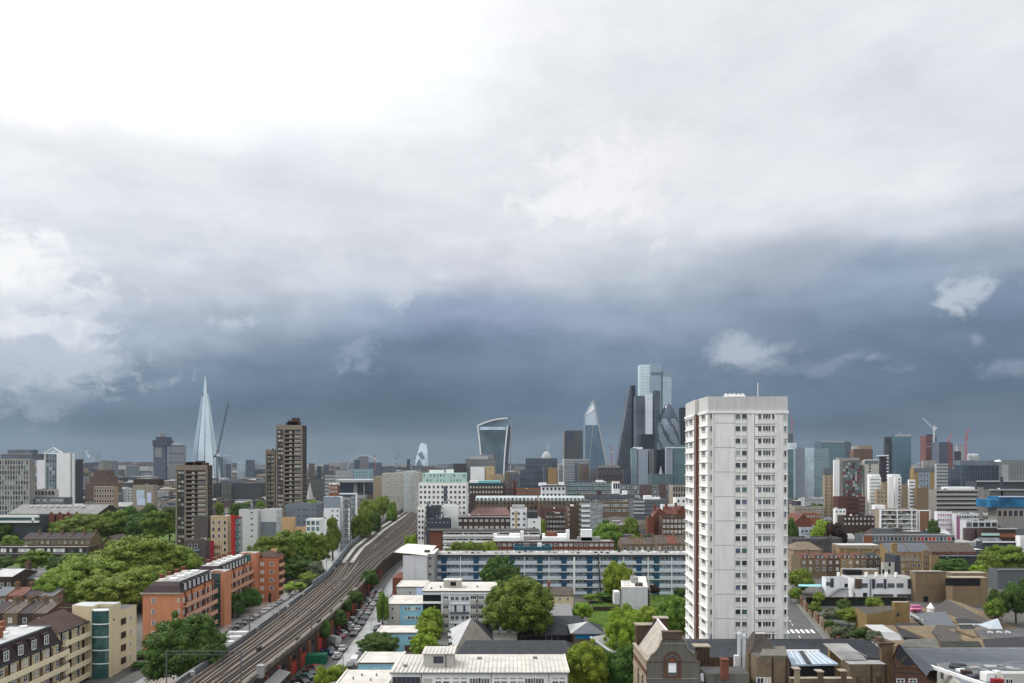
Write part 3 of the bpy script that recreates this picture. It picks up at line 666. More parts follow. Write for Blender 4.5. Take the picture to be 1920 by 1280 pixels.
 # ------------------------------------------------------------------ white tower block
def tower():
 Y=145.0
 T=Thing('tower_block','tall white and pale grey concrete tower block rising above everything at right','tower block',(PX(1380,Y+9),Y+9,0))
 zt=PZ(742,Y);zc=PZ(771,Y);xl,xr=PX(1328,Y),PX(1477,Y)
 # plan: main slab in front, setback wing to the left behind a recess
 x0=PX(1325,Y);yb=Y+19
 xs=x0-1.9
 main=[(x0,Y),(xr,Y),(xr,yb),(x0-3.4,yb),(x0-3.4,Y+13.2),(x0-.35,Y+11.6)]
 # left face runs back along the line of sight so that it shows as in the view
 A=MB();Pm=[(PX(1327,Y),Y),(xr,Y),(xr,yb),(42.6,yb),(PX(1311,Y+5.5),Y+5.5)]
 A.prism(Pm,0,zc,0);T.part('wall',A,'tower_grey2')
 P1(T,'prism','parapet','tower_top',[(p[0]+(.0),p[1])for p in Pm],zc,zt,0)
 Pw=[(PX(1285.5,Y+17),Y+17),(PX(1303,Y+6.2),Y+6.2),(PX(1311,Y+6.2)+.6,Y+6.2),(43.0,Y+17)]
 zc2=PZ(776.5,Y+6.5);zt2=PZ(748.5,Y+6.5)
 P1(T,'prism','wing','tower_white',Pw,0,zc2,0)
 P1(T,'prism','wing_parapet','tower_top',[(p[0],p[1])for p in Pw],zc2,zt2,0)
 e=Edge(Pm[0],Pm[1],0,zc);el_=Edge(Pm[4],Pm[0],0,zc);ew=Edge(Pw[0],Pw[1],0,zc2)
 # cornices
 P1(T,'box','cornice','tower_white',e.p(.5,zc-.05,.12),(e.L+.2,.35,.5),e.rz)
 P1(T,'box','cornice','tower_white',el_.p(.5,zc-.05,.12),(el_.L+.1,.35,.5),el_.rz)
 P1(T,'box','cornice','tower_white',ew.p(.5,zc2-.05,.12),(ew.L+.1,.35,.5),ew.rz)
 # brown recessed strip
 A=MB();yx=Y+6.0;A.box((PX(1307.2,yx),yx+.0,zc2/2),(.42,.5,zc2));T.part('brown_strip',A,'brown_strip')
 P1(T,'box','pale_strip','tan_strip',(PX(1303.3,yx),yx+.1,zc2/2),(.36,.5,zc2))
 fr=lambda px:(px-1327)/150.0
 sh=22.9/F*Y;wtop=PZ(774.5,Y)
 rows=24
 zw=[wtop-i*sh for i in range(rows)]
 dark=['glass','glass','glass','glass_mid','glass_violet','glass_mid','glass_pale','glass_green']
 # whiter facade strips
 for a,b in((1340,1377.5),(1401.8,1410.5),(1454,1468)):
  strip(T,e,fr(a),fr(b),0,zc-.35,'tower_smooth',.06,'facade_panel')
 for a in(1402.5,1411.2,1428.3,1445.2,1453.3,1335.5,1389.6):
  pil(T,e,[fr(a)],.22 if a!=1411.2 else .5,'tower_white',.16,z1=zc-.35)
 strip(T,el_,0,1,0,zc-.35,'tower_white',.05,'side_panel')
 # horizontal joints every fourth floor
 for i in range(1,rows,2):
  P1(T,'box','joint','conc',e.p(fr(1358.8),zw[i]+.62,.07),(4.25,.05,.07),e.rz)
 for i,z in enumerate(zw):
  zc_=z-.56
  def W(px,w,h=1.18,ed=e,g=None,st=1,dz=0,o=.03):
   f_,p_=winmesh(w,h,'tower_white',g or random.choice(dark),st);q=fr(px)if ed is e else px
   ob=T.inst('window',f_,ed.p(q,zc_-.0+dz,o),ed.rz);link('pane',p_,ob)
  W(1383.3,1.22);W(1395.4,1.22)
  W(1424.3,1.0,g=random.choice(['glass','glass','glass_mid','glass_violet']));W(1437.3,1.8,st=3,g=random.choice(['glass','glass','glass','glass_mid']));W(1449.6,.55,g=random.choice(['glass','glass_mid','glass_pale']))
  W(1472,.55,g=random.choice(['glass','glass_mid','glass_pale']));W(1333.5,.55,g=random.choice(['glass','glass_mid','glass_pale']))
  W(.55,2.6,ed=el_,st=3,g='glass');W(.62,3.6,ed=ew,st=3,dz=-.45,g='glass');W(.2,2.2,ed=ew,st=2,dz=-.45)
  # spandrels and sills
  P1(T,'box','spandrel','tower_smooth',e.p(fr(1389.5),z-1.68,.07),(2.5,.14,.84),e.rz)
  P1(T,'box','balcony_front','tower_smooth',e.p(fr(1437.5),z-1.70,.14),(4.0,.28,.86),e.rz)
  P1(T,'box','balcony_side','tower_white',e.p(fr(1417.3),z-1.3,.25),(.62,.5,1.75),e.rz)
  A=MB();A.box(e.p(fr(1434),z+.03,.14),(4.9,.28,.10),e.rz);A.box(e.p(fr(1389.5),z+.02,.07),(2.7,.14,.08),e.rz);A.box(e.p(fr(1473.5),z+.03,.10),(.9,.2,.1),e.rz);T.part('sill_band',A,'tower_white')
  A=MB();A.box(el_.p(.5,z+.05,.14),(el_.L,.22,.12),el_.rz);A.box(ew.p(.5,z-.40,.14),(ew.L,.22,.14),ew.rz);T.part('sill_band',A,'tower_white')
  # roof plant, rails and mast
 A=MB();xa,xb=PX(1360,Y+8),PX(1402,Y+8);A.prism([(xa,Y+8),(xb,Y+8),(xb,Y+14),(xa,Y+14)],zt,zt+.75);A.prism([(xa+.8,Y+9),(xb-.2,Y+9),(xb-.2,Y+13),(xa+.8,Y+13)],zt+.75,zt+1.25)
 T.part('plant_room',A,'tower_white')
 for q in range(5):
  P1(T,'box','vent','tower_white',(xa+.5+q*.95,Y+9.3,zt+1.35),(.5,.5,.35))
 A=MB();xm=PX(1421,Y+6);A.tube((xm,Y+6,zt),(xm,Y+6,zt+3.6),.06);T.part('mast',A,'tower_white')
 for px in(1408,1412,1416,1463):
  P1(T,'box','antenna','metal_grey',(PX(px,Y+5),Y+5,zt+.3),(.25,.25,.6))
 A=MB()
 for px in range(1330,1478,6):A.bar((PX(px,Y+.4),Y+.4,zt),(PX(px,Y+.4),Y+.4,zt+.45),.03)
 A.bar((PX(1330,Y+.4),Y+.4,zt+.45),(PX(1476,Y+.4),Y+.4,zt+.45),.03);T.part('railing',A,'metal_grey')
tower()
# ------------------------------------------------------------------ yellow gallery flats, bottom left
def gallery(T,xf,ya,yb,zs,m,mb_,xs_in=.0,wincol='white',pitch=3.4,door='brown_dark',hh=1.05,doors=True,pm='glass_mid'):
 """right-facing gallery facade in plane x = xf(y): parapet bands, doors, windows and drainpipes"""
 e=Edge((xf(ya),ya),(xf(yb),yb),0,1)
 e.n=Vector((e.u.y,-e.u.x,0));e.n=e.n if e.n.x>0 else-e.n;e.rz=math.atan2(e.n.y,e.n.x)+math.pi/2
 n=max(1,int((yb-ya)/pitch))
 for z in zs:
  A=MB();A.box(e.p(.5,z+hh/2-.12,1.15),(e.L,.16,hh),e.rz);A.box(e.p(.5,z-.12,.6),(e.L,1.25,.18),e.rz);T.part('gallery_parapet',A,mb_)
  for i in range(n):
   f=(i+.28)/n;fm,pn=winmesh(1.25,1.3,wincol,random.choice(['glass','glass_mid','glass_curtain','glass']),4)
   o=T.inst('window',fm,e.p(f,z+1.55,.02),e.rz);link('pane',pn,o)
   if doors:
    A=MB();A.box(e.p((i+.72)/n,z+1.1,.05),(.9,.1,2.05),e.rz);T.part('door',A,door)
 return e
def yellow():
 T=Thing('apartment_block','cream yellow gallery flats with dark mansard dormers and green glass stair tower','apartment block',(-100,150,0))
 xf=lambda y:-98.3-.043*(y-148)
 zc=11.4
 P1(T,'prism','wall','cream',[(xf(112)-11,112),(xf(112),112),(xf(148),148),(xf(148)-11,148)],0,zc)
 A=MB();a0,a1=112,148.2
 b=lambda x,y,z:(x,y,z)
 q=[b(xf(a0)-11.3,a0,zc),b(xf(a0)+.3,a0,zc),b(xf(a1)+.3,a1,zc),b(xf(a1)-11.3,a1,zc)];r_=[b(xf(a0)-10,a0,14.9),b(xf(a0)-1.1,a0,14.9),b(xf(a1)-1.1,a1-1.2,14.9),b(xf(a1)-10,a1-1.2,14.9)]
 for i in range(4):A.face([q[i],q[(i+1)%4],r_[(i+1)%4],r_[i]])
 T.part('mansard_roof',A,'slate_mansard')
 A=MB();A.face([(x,y,14.95)for x,y,z in r_]);T.part('roof',A,'roof_light_metal')
 for i,s_ in enumerate(((r_[1],r_[2]),(r_[2],r_[3]),(r_[3],r_[0]))):
  P1(T,'bar','roof_kerb','slate_grey',(s_[0][0],s_[0][1],15.0),(s_[1][0],s_[1][1],15.0),.35,.35)
 for yy in(120,127.5,134,140.5,146):
  P1(T,'tube','rooflight','roof_white',(-104.5,yy,15),(-104.5,yy,15.35),.9,.7,10)
 chimney(T,-103,137,15,17,.8,1.4,'orange_brick',0);chimney(T,-107,143,15,16.8,.8,1.4,'orange_brick',0)
 e=Edge((xf(112),112),(xf(148),148),0,zc)
 P1(T,'box','gutter','slate',e.p(.5,zc+.05,.35),(e.L+.2,.7,.3),e.rz)
 for yy in(119,125.5,131.5,135.6,139.6,143.6):
  D=MB();x=xf(yy);D.prism([(x-1.2,yy-.75),(x+.12,yy-.75),(x+.12,yy+.75),(x-1.2,yy+.75)],zc+.3,zc+2.9);d=T.part('dormer',D,'slate_mansard')
  f_,p_=winmesh(1.3,1.9,'white','glass_mid',4)
  o=link('window',f_,d,(x+.14-T.at.x,yy-T.at.y,zc+1.55),math.pi/2);
  o2=link('pane',p_,d,(x+.14-T.at.x,yy-T.at.y,zc+1.55),math.pi/2)
 gallery(T,xf,112,150.0,[8.4,5.3,2.2],'cream','cream_band',doors=True,door='tan_brown')
 for i in range(12):
  yy=113.5+i*3.15;P1(T,'bar','drainpipe','black',(xf(yy)+.12,yy,8.4 if i%2 else 0),(xf(yy)+.12,yy,zc),.22)
  # second section with pitched roof
 x2=lambda y:-98.6-.043*(y-148)
 P1(T,'prism','wall','cream',[(x2(148)-11,148.3),(x2(148),148.3),(x2(159),159),(x2(159)-11,159)],0,13.2)
 A=MB();q=[(x2(148)-11.3,148,13.3),(x2(148)+.5,148,13.3),(x2(159)+.5,159,13.3),(x2(159)-11.3,159,13.3)];rr=[(x2(150)-5.5,151,16.0),(x2(159)-5.5,159,16.2)]
 A.face([q[1],q[2],rr[1],rr[0]]);A.face([q[3],q[0],rr[0],rr[1]]);A.face([q[0],q[1],rr[0]]);T.part('pitched_roof',A,'brown_dark')
 P1(T,'bar','gutter','slate',(x2(148)+.55,148,13.25),(x2(159)+.55,159,13.25),.35,.3)
 gallery(T,x2,149,159,[10.2,7.1,4.0,.9],'cream','cream_band',door='brown_dark',pitch=3.6)
 for yy in(149.3,152.5,155.6):P1(T,'bar','drainpipe','black',(x2(yy)+.12,yy,0),(x2(yy)+.12,yy,13),.26)
 # stair tower
 Y=159.0;xa,xb,xg0,xg1=PX(163.5,Y),PX(203,Y),PX(171.5,Y),PX(203,Y)
 zt=PZ(1139,Y);zb=16.9;xr=-93.9
 A=MB();A.prism([(xa-4.5,Y+1.5),(xa,Y+.1),(xg0,Y+.1),(xg0,Y+3),(xg1+.0,Y+3),(xg1,Y+.2),(xr,Y+.8),(xr-.2,Y+5.2),(xa-4.5,Y+5.2)],0,zt+.4,0,top=1);T.part('stair_tower',A,['cream','roof_light_metal'])
 n=8;rad=(xg1-xg0)/2;cx=(xg0+xg1)/2
 arc=[(cx-rad*math.cos(math.pi*i/n),Y+.35-.75*math.sin(math.pi*i/n))for i in range(n+1)]
 P1(T,'prism','stair_glazing','glass_stair',arc+[(xg1,Y+2.9),(xg0,Y+2.9)],0,zt-.5)
 for zz in(zt-.4,zt-3.55,zt-6.55,zt-9.65,zt-12.75):
  a2=[(cx-(rad+.06)*math.cos(math.pi*i/n),Y+.35-.87*math.sin(math.pi*i/n))for i in range(n+1)]
  P1(T,'prism','glazing_band','white',a2+[(xg1,Y+1.2),(xg0,Y+1.2)],zz-.22,zz+.0,bottom=True)
 for i in range(1,n):
  P1(T,'bar','mullion','teal',(arc[i][0],arc[i][1]-.04,0),(arc[i][0],arc[i][1]-.04,zt-.5),.05)
  # rear bay with open galleries, right facing
 A=MB();A.prism([(-104,164.2),(-94.5,164.2),(-94.4,171.6),(-104,171.6)],0,14.6,0,top=1);T.part('rear_wall',A,['cream','roof_dark'])
 for zz in(11.7,8.4,5.3,2.2):
  P1(T,'box','opening','brown_dark',(-94.4,165.6,zz),(.12,2.6,1.5))
  f_,p_=winmesh(.9,1.2,'white','glass_mid',4);o=T.inst('window',f_,(-94.4,168.9,zz+.1),math.pi/2);link('pane',p_,o)
 for px,py in((210.5,1162),(212,1268)):
  P1(T,'box','vent','black',(xr-.05,PX(0,1)*0+161,PZ(py,160)),(.15,.35,.45))
yellow()
# ------------------------------------------------------------------ orange flats
def orange():
 T=Thing('apartment_block','bright orange rendered flats with dark mansard roofs and two glazed stair towers','apartment block',(-94,212,0))
 k=-.043;X=lambda y,x0:x0+k*(y-183)
 zc=15.1
 A=MB();P=[(-99.0,183),(-89.0,183),(X(206,-89),206),(X(206,-99),206)];A.prism(P,0,zc);T.part('wall',A,'orange')
 e=Edge(P[0],P[1],0,zc)
 for r in range(4):
  for f,w in((.285,.95),):
   fm,pn=winmesh(1.0,1.3,'white','glass_mid',4);o=T.inst('window',fm,e.p(.29,PZ(1124.5+r*20.8,183),.03),0);link('pane',pn,o)
  fm,pn=winmesh(.5,1.2,'white','glass_pale',1);o=T.inst('window',fm,e.p(.965,PZ(1124+r*20.8,183),.03),0);link('pane',pn,o)
 P1(T,'box','cornice','stone',e.p(.5,zc+.1,.1),(e.L+.9,.9,.35),e.rz)
 def mansard(ya,yb,z0,z1,x0,x1,fb):
  A=MB();q=[(X(ya,x0)-.2,ya-.2,z0),(X(ya,x1)+.3,ya-.2,z0),(X(yb,x1)+.3,yb,z0),(X(yb,x0)-.2,yb,z0)]
  mid=[(X(ya,x0)+.9,ya+1.0*fb,z0+1.7),(X(ya,x1)-.7,ya+1.0*fb,z0+1.7),(X(yb,x1)-.7,yb,z0+1.7),(X(yb,x0)+.9,yb,z0+1.7)]
  r_=[(X(ya,x0)+1.9,ya+2.2*fb,z1),(X(ya,x1)-1.2,ya+2.2*fb,z1),(X(yb,x1)-1.2,yb,z1),(X(yb,x0)+1.9,yb,z1)]
  for u,v in((q,mid),(mid,r_)):
   for i in range(4):A.face([u[i],u[(i+1)%4],v[(i+1)%4],v[i]])
  T.part('mansard_roof',A,'slate_mansard')
  A=MB();A.face([(x,y,z+.03)for x,y,z in r_]);T.part('roof',A,'roof_grey')
  n=int((yb-ya)/3.1)
  for i in range(n):
   yy=ya+2.2+(i+.3)*(yb-ya-2.5)/n;x=X(yy,x1);D=MB();D.prism([(x-1.6,yy-.7),(x+.05,yy-.7),(x+.05,yy+.7),(x-1.6,yy+.7)],z0+.2,z0+2.3);d=T.part('dormer',D,'slate')
   f_,p_=winmesh(1.1,1.7,'white','glass_pale',2);loc=(x+.07-T.at.x,yy-T.at.y,z0+1.25);link('window',f_,d,loc,math.pi/2);link('pane',p_,d,loc,math.pi/2)
  yy=ya+3.5
  while yy<yb-1.5:
   P1(T,'tube','rooflight','roof_white',(X(yy,x0)+3.6,yy,z1),(X(yy,x0)+3.6,yy,z1+.55),1.0,.8,10)
   P1(T,'box','roof_unit','white',(X(yy,x0)+6.2,yy+1,z1+.3),(2.0,1.6,.6));chimney(T,X(yy,x0)+2.4,yy+2,z1,z1+1.3,.9,1.2,'brick_red',0);yy+=4.6
 mansard(183,205.5,zc+.2,18.0,-99,-89,1);
 g=lambda y:X(y,-89.0)+.0
 A=MB();
 gallery(T,g,184.5,206,[11.4,8.3,5.2,2.1],'orange','orange_light',door='brown_dark',pitch=3.4,wincol='white')
 def stair(Y,pa,pb,ga,gb,top,xr_len):
  xa,xb=PX(pa,Y),PX(pb,Y);zt=PZ(top,Y)
  A=MB();A.prism([(xa,Y),(PX(ga,Y),Y),(PX(ga,Y),Y+2),(PX(gb,Y),Y+2),(PX(gb,Y),Y),(xb,Y),(xb,Y+xr_len),(xa,Y+xr_len)],0,zt,0,top=1);T.part('stair_tower',A,['orange','roof_grey'])
  P1(T,'prism','stair_glazing','glass_stair',[(PX(ga,Y),Y+.15),(PX(gb,Y),Y+.15),(PX(gb,Y),Y+1.9),(PX(ga,Y),Y+1.9)],0,zt-.6)
  z=zt-.6
  while z>1:
   P1(T,'box','glazing_band','metal_grey',((PX(ga,Y)+PX(gb,Y))/2,Y+.1,z),(PX(gb,Y)-PX(ga,Y),.2,.14));z-=3.05
 stair(209,390,421,396.5,413.5,1070.5,5)
 A=MB();P=[(X(206,-99),206),(X(206,-90.5),206),(X(244,-90.5),244),(X(244,-99),244)];A.prism(P,0,15.0);T.part('wall',A,'orange')
 mansard(215,240,15.1,17.6,-99,-90.5,.4)
 gallery(T,lambda y:X(y,-90.5),214,243,[11.4,8.3,5.2,2.1],'orange','orange_light',door='brown_dark',pitch=3.4)
 for yy in(186,190,199,204.5,216,226,236):P1(T,'bar','drainpipe','brick_red',(X(yy,-88.9)+.0 if yy<207 else X(yy,-90.4),yy,0),(X(yy,-88.9)if yy<207 else X(yy,-90.4),yy,15),.35)
 stair(243,448,479,457,470.5,1036,5)
 # end block
 Y=246.5;xa,xb=PX(474,Y),PX(521,Y);zt=PZ(1043,Y)
 P1(T,'prism','end_wall','orange_deep',[(xa,Y),(xb,Y),(xb,Y+6.2),(xa,Y+9)],0,zt)
 e=Edge((xa,Y),(xb,Y),0,zt)
 for r in range(5):
  for px,w,g_ in((491.5,1.35,'glass_curtain'),(509.5,1.2,'glass_mid')):
   if r==4 and px>500:continue
   fm,pn=winmesh(w,1.3,'white',g_,1);o=T.inst('window',fm,e.p((px-474)/47,PZ(1056.5+r*15.0,Y),.03),0);link('pane',pn,o)
  P1(T,'box','opening','brown_dark',e.p((481.5-474)/47,PZ(1058+r*15.0,Y),.03),(.55,.1,1.3),0)
 P1(T,'box','door','brown_dark',e.p((506-474)/47,1.6,.03),(1.0,.1,3.2),0)
 for r in range(5):
  P1(T,'box','balcony','orange_light',(xb+.3,Y+3.3,PZ(1060+r*15,Y)),(.9,4.6,.9))
  P1(T,'box','opening','brown_dark',(xb+.05,Y+3.3,PZ(1053+r*15,Y)),(.2,4,1.2))
 A=MB();q=[(xa-.3,Y-.3,zt),(xb+.3,Y-.3,zt),(xb+.3,Y+6.5,zt),(xa-.3,Y+6.5,zt)];ap=[((xa+xb)/2-1,Y+3.2,zt+1.9),((xa+xb)/2+1.0,Y+3.2,zt+1.9)]
 A.face([q[0],q[1],ap[1],ap[0]]);A.face([q[1],q[2],ap[1]]);A.face([q[2],q[3],ap[0],ap[1]]);A.face([q[3],q[0],ap[0]]);T.part('hipped_roof',A,'brown_dark')
 chimney(T,PX(513.5,Y+4),Y+4,zt,PZ(1029,Y+4),1.7,1.5,'orange_light',3)
orange()
# ------------------------------------------------------------------ white-roofed maisonettes (nearest) with standing-seam roof sheets
def seamroof(T,x0,x1,y0,y1,z,m,n,slope_=0.0,name='roof_sheet'):
 w=(x1-x0)/n;S=MB();S.face([(0,0,0),(w-.06,0,0),(w-.06,y1-y0,slope_),(0,y1-y0,slope_)]);S.box((w-.03,(y1-y0)/2,slope_/2+.06),(.06,y1-y0,.10))
 S.face([(0,0,-.12),(w,0,-.12),(w,0,.0),(0,0,.0)])
 me=S.mesh(name,m)
 for i in range(n):T.inst(name,me,(x0+i*w,y0,z),0)
def white1():
 Y=128.0;z=11.0
 T=Thing('apartment_block','nearest white maisonette block with ribbed pale roof and roof plant box','apartment block',(PX(900,Y),Y+5,0))
 x0,x1=PX(733,Y),PX(1065.5,Y);y1=139.2
 P1(T,'prism','wall','white',[(x0,Y),(x1,Y),(x1-.9,y1),(x0+.0,y1)],0,z-.12,cap=False)
 seamroof(T,x0-.2,x1+.05,Y-.4,y1,z,'roof_sheet_m',42,.12)
 for a,b in(((x0-.2,Y-.45),(x1+.1,Y-.45)),):
  P1(T,'bar','gutter','metal_grey',(a[0],a[1],z-.18),(b[0],b[1],z-.18),.12,.24)
 P1(T,'bar','verge','roof_white',(x1+.12,Y-.4,z+.02),(x1+.12,y1,z+.14),.25,.22)
 A=MB();xa,xb=PX(794,131),PX(850,131);A.prism([(xa,131),(xb,131),(xb,135.4),(xa,135.4)],z,z+2.55);T.part('plant_box',A,'offwhite')
 seamroof(T,xa-.3,xb+.3,130.7,135.7,z+2.6,'roof_sheet_m',9,.1,'plant_roof_sheet')
 P1(T,'box','louvre','panel_dark',(PX(822,131),130.97,z+1.35),(1.9,.08,1.3))
 P1(T,'box','drainpipe','metal_dark',(PX(836,131),130.9,z+1.2),(.12,.12,2.4))
 for px,py in((899,1233),(1003,1232),(760,1247)):
  yy=GY(py+2,z);A=MB();A.tube((PX(px,yy),yy,z),(PX(px,yy),yy,z+.35),.45,.35,8);A.box((PX(px,yy),yy,z+.4),(.9,.6,.12));T.part('roof_vent',A,'metal_grey')
 e=Edge((x0,Y),(x1,Y),0,z)
 fx=lambda px:(px-733)/332.5
 bays=[(735,788,'black'),(791,813,'w'),(816,876,'f'),(878,922,'w'),(924,965,'f'),(925,985,''),(985,1030,'w'),(1032,1062,'f')]
 strip(T,e,fx(736),fx(788),7.6,z-1.0,'panel_dark',.05,'screen')
 for i in range(1,7):pil(T,e,[fx(736+i*8.6)],.08,'metal_grey',.12,z0=7.6,z1=z-1.0,name='screen_bar')
 for px in(790,921,1029,1064.5):pil(T,e,[fx(px)],.12,'metal_grey',.12,z0=5,name='drainpipe')
 for c in(802,899,946,986):pass
 for c,n_ in((802,2),(888.5,3),(910,3),(992,3),(1012,3)):
  A=MB();
  fm,pn=winmesh(1.75,1.5,'white','glass_curtain' if c<850 else 'glass_mid',3);o=T.inst('window',fm,e.p(fx(c),z-1.9,.03),0);link('pane',pn,o)
  strip(T,e,fx(c)-.026,fx(c)+.026,z-3.8,z-2.75,'offwhite',.5,'balcony_front')
 for c in(899.5,1002):strip(T,e,fx(c)-.006,fx(c)+.006,5,z-1.2,'brown_dark',.1,'divider')
 for c in(822,837,855,870,932,945,962,976,1041,1054):
  fm,pn=winmesh(1.15,1.0,'white',random.choice(['glass','glass_pale','glass_mid']),2);o=T.inst('window',fm,e.p(fx(c),z-2.2,.03),0);link('pane',pn,o)
  P1(T,'box','vent','roof_grey',e.p(fx(c),z-1.25,.05),(1.0,.1,.15))
 for r in(1,2):
  for c in range(796,1062,22):
   fm,pn=winmesh(1.2,1.2,'white','glass_mid',2);o=T.inst('window',fm,e.p(fx(c),z-2.1-2.8*r,.03),0);link('pane',pn,o)
white1()
def flat_roof_block(label,x0,x1,y0,y1,z,wm,rm='roof_sheet_m',name='apartment_block',kerb='roof_white',cat='apartment block',skew=0.0):
 T=Thing(name,label,cat,((x0+x1)/2,(y0+y1)/2,0))
 P=[(x0,y0),(x1,y0),(x1+skew,y1),(x0+skew,y1)]
 A=MB();A.prism(P,0,z,0,cap=False);T.part('wall',A,wm)
 A=MB();A.prism([(x0-.25,y0-.25),(x1+.25,y0-.25),(x1+.25+skew,y1+.25),(x0-.25+skew,y1+.25)],z,z+.28,bottom=True);T.part('roof',A,rm)
 B=MB();zz=z+.34
 for a,b in((0,3),(1,2)):B.bar((P[a][0],P[a][1],zz),(P[b][0],P[b][1],zz),.3,.3)
 B.bar((P[0][0]-.1,P[0][1]-.1,z+.1),(P[1][0]+.1,P[1][1]-.1,z+.1),.3,.34);T.part('roof_kerb',B,'metal_grey' if kerb is None else kerb)
 T.e=[Edge(P[0],P[1],0,z)];T.z=z;T.zr=z+.28
 FOOT.append((min(x0,x0+skew),max(x1,x1+skew),y0,y1));return T
def rv(T,x,y,z=None,w=.4,h=.4,m='metal_grey',name='roof_vent'):
 A=MB();A.box((x,y,(z or T.zr)+h/2),(w,w,h));T.part(name,A,m)
T=flat_roof_block('pale flat roof at bottom edge left of the ribbed roof, no wall showing',PX(628,125),PX(733,128)-.3,112,134.6,9.0,'offwhite')
for x,y in((-30,129),(-28.8,131),(-26.5,128),(-26,131)):rv(T,x,y,w=.25,h=.5)
T=flat_roof_block('light blue low wing with white roof joined to the ribbed-roof block',PX(672,140),PX(733,136)+1,140,147.5,9.0,'blue_light')
wg(T,T.e[0],1,[.42],1.2,1.1,top=1.0,fm='white',gm='glass_mid',st=2,each=True)
T=flat_roof_block('sky blue two-storey house behind the round bush with white flat roof',PX(707,181),PX(781,181),181,188.4,5.0,'blue_light',cat='house',name='house')
wg(T,T.e[0],1,[.84],1.5,1.1,top=.7,fm='lilac',gm='glass_mid',st=2,each=True);strip(T,T.e[0],.7,.85,0,1.9,'brick_brown',.1,'door');strip(T,T.e[0],.86,.95,0,1.9,'teal',.1,'door')
T=flat_roof_block('two-storey house with grey gable wall and bright sky blue front',PX(725,211),PX(793,211),211,224.5,6.4,'blue_light',cat='house',name='house')
strip(T,T.e[0],0,.36,0,6.3,'offwhite',.3,'gable_panel')
for r in range(2):
 for f,w in((.17,.8),(.53,.9),(.62,.8),(.72,1.4),(.83,.7),(.90,.7)):
  fm,pn=winmesh(w,1.0,'white',random.choice(['glass_mid','glass_curtain','glass']),1);o=T.inst('window',fm,T.e[0].p(f,5.2-2.8*r,.04 if f>.3 else .32),0);link('pane',pn,o)
for x in(-33.5,-30):rv(T,x,216,w=.5,h=.25,m='roof_white')
T=flat_roof_block('small grey and lilac house tucked beside the white four-storey block',PX(744,230),PX(795,230),230,242,8.3,'offwhite',cat='house',name='house')
strip(T,T.e[0],.72,1,0,8.2,'lilac',.2,'panel');wg(T,T.e[0],2,[.5],.8,1.1,top=1.2,gm='glass',st=2,each=True)
# four-storey white block with balconies
def white2():
 Y=202.0
 T=flat_roof_block('white four-storey balcony block half hidden by the big round tree',PX(793,Y),PX(985,Y),Y,217,12.1,'lilac_white')
 e=T.e[0];fx=lambda px:(px-793)/192
 strip(T,e,0,fx(827),9.3,11.2,'black',.06,'opening');strip(T,e,0,fx(827),6.0,8.6,'black',.06,'opening')
 strip(T,e,0,fx(827),8.6,9.2,'white',.3,'balcony_front');strip(T,e,0,fx(827),5.0,6.0,'white',.3,'balcony_front');strip(T,e,0,fx(827),0,3.4,'black',.06,'opening')
 for zz in(11.5,8.55,5.7,2.85):band(T,e,[zz],.22,'white',fx(828),1,.35)
 for px in(829,843,881,910,940,975):pil(T,e,[fx(px)],.3,'white',.4)
 zr=[10.1,7.2,4.4,1.6]
 for r,z in enumerate(zr):
  for px in(836,):
   fm,pn=winmesh(1.7,1.0,'white','glass',3);o=T.inst('window',fm,e.p(fx(px),z+.3,.05),0);link('pane',pn,o)
   strip(T,e,fx(830.5),fx(841.5),z-1.5,z-.35,'offwhite',.9,'balcony_front')
  for px in(848.5,857,868,876):
   if r%2==0:
    fm,pn=winmesh(1.05,1.15,'white','glass',2);o=T.inst('window',fm,e.p(fx(px),z,.04),0);link('pane',pn,o)
  if r%2==1:
   for px in(854,870.5):strip(T,e,fx(px-2),fx(px+2),z-1.0,z+.9,'panel_dark',.08,'door')
   strip(T,e,fx(844),fx(880),z-1.35,z-1.15,'metal_dark',.9,'balcony_slab');
   for i in range(13):pil(T,e,[fx(845+i*2.8)],.05,'metal_grey',.08,z0=z-1.1,z1=z-.15,out=.85,name='baluster')
  for px in(888,902,917,930,948,962):
   fm,pn=winmesh(1.9,1.15,'white',random.choice(['glass','glass','glass_mid']),3);o=T.inst('window',fm,e.p(fx(px),z+.3,.05),0);link('pane',pn,o)
   strip(T,e,fx(px-6),fx(px+5.5),z-1.5,z-.35,'offwhite',.9,'balcony_front')
  pil(T,e,[fx(895)],.5,'metal_dark',.1,z0=z-1.2,z1=z+1,name='divider')
 xa,xb=PX(832,208),PX(865,208);A=MB();A.prism([(xa,207),(xb,207),(xb,210.5),(xa,210.5)],T.zr,T.zr+2.3,0,top=1);T.part('plant_box',A,['offwhite','roof_sheet_m'])
 for i in range(1,7):
  P1(T,'bar','cladding_rib','conc',(xa+(xb-xa)*i/7,206.95,T.zr),(xa+(xb-xa)*i/7,206.95,T.zr+2.2),.09)
 P1(T,'box','louvre','black',((xa+xb)/2+.3,206.95,T.zr+1.2),(1.7,.12,1.2))
 for px,y in((826,207),(895,208),(809,205)):rv(T,PX(px,y),y,w=.5,h=.5)
white2()
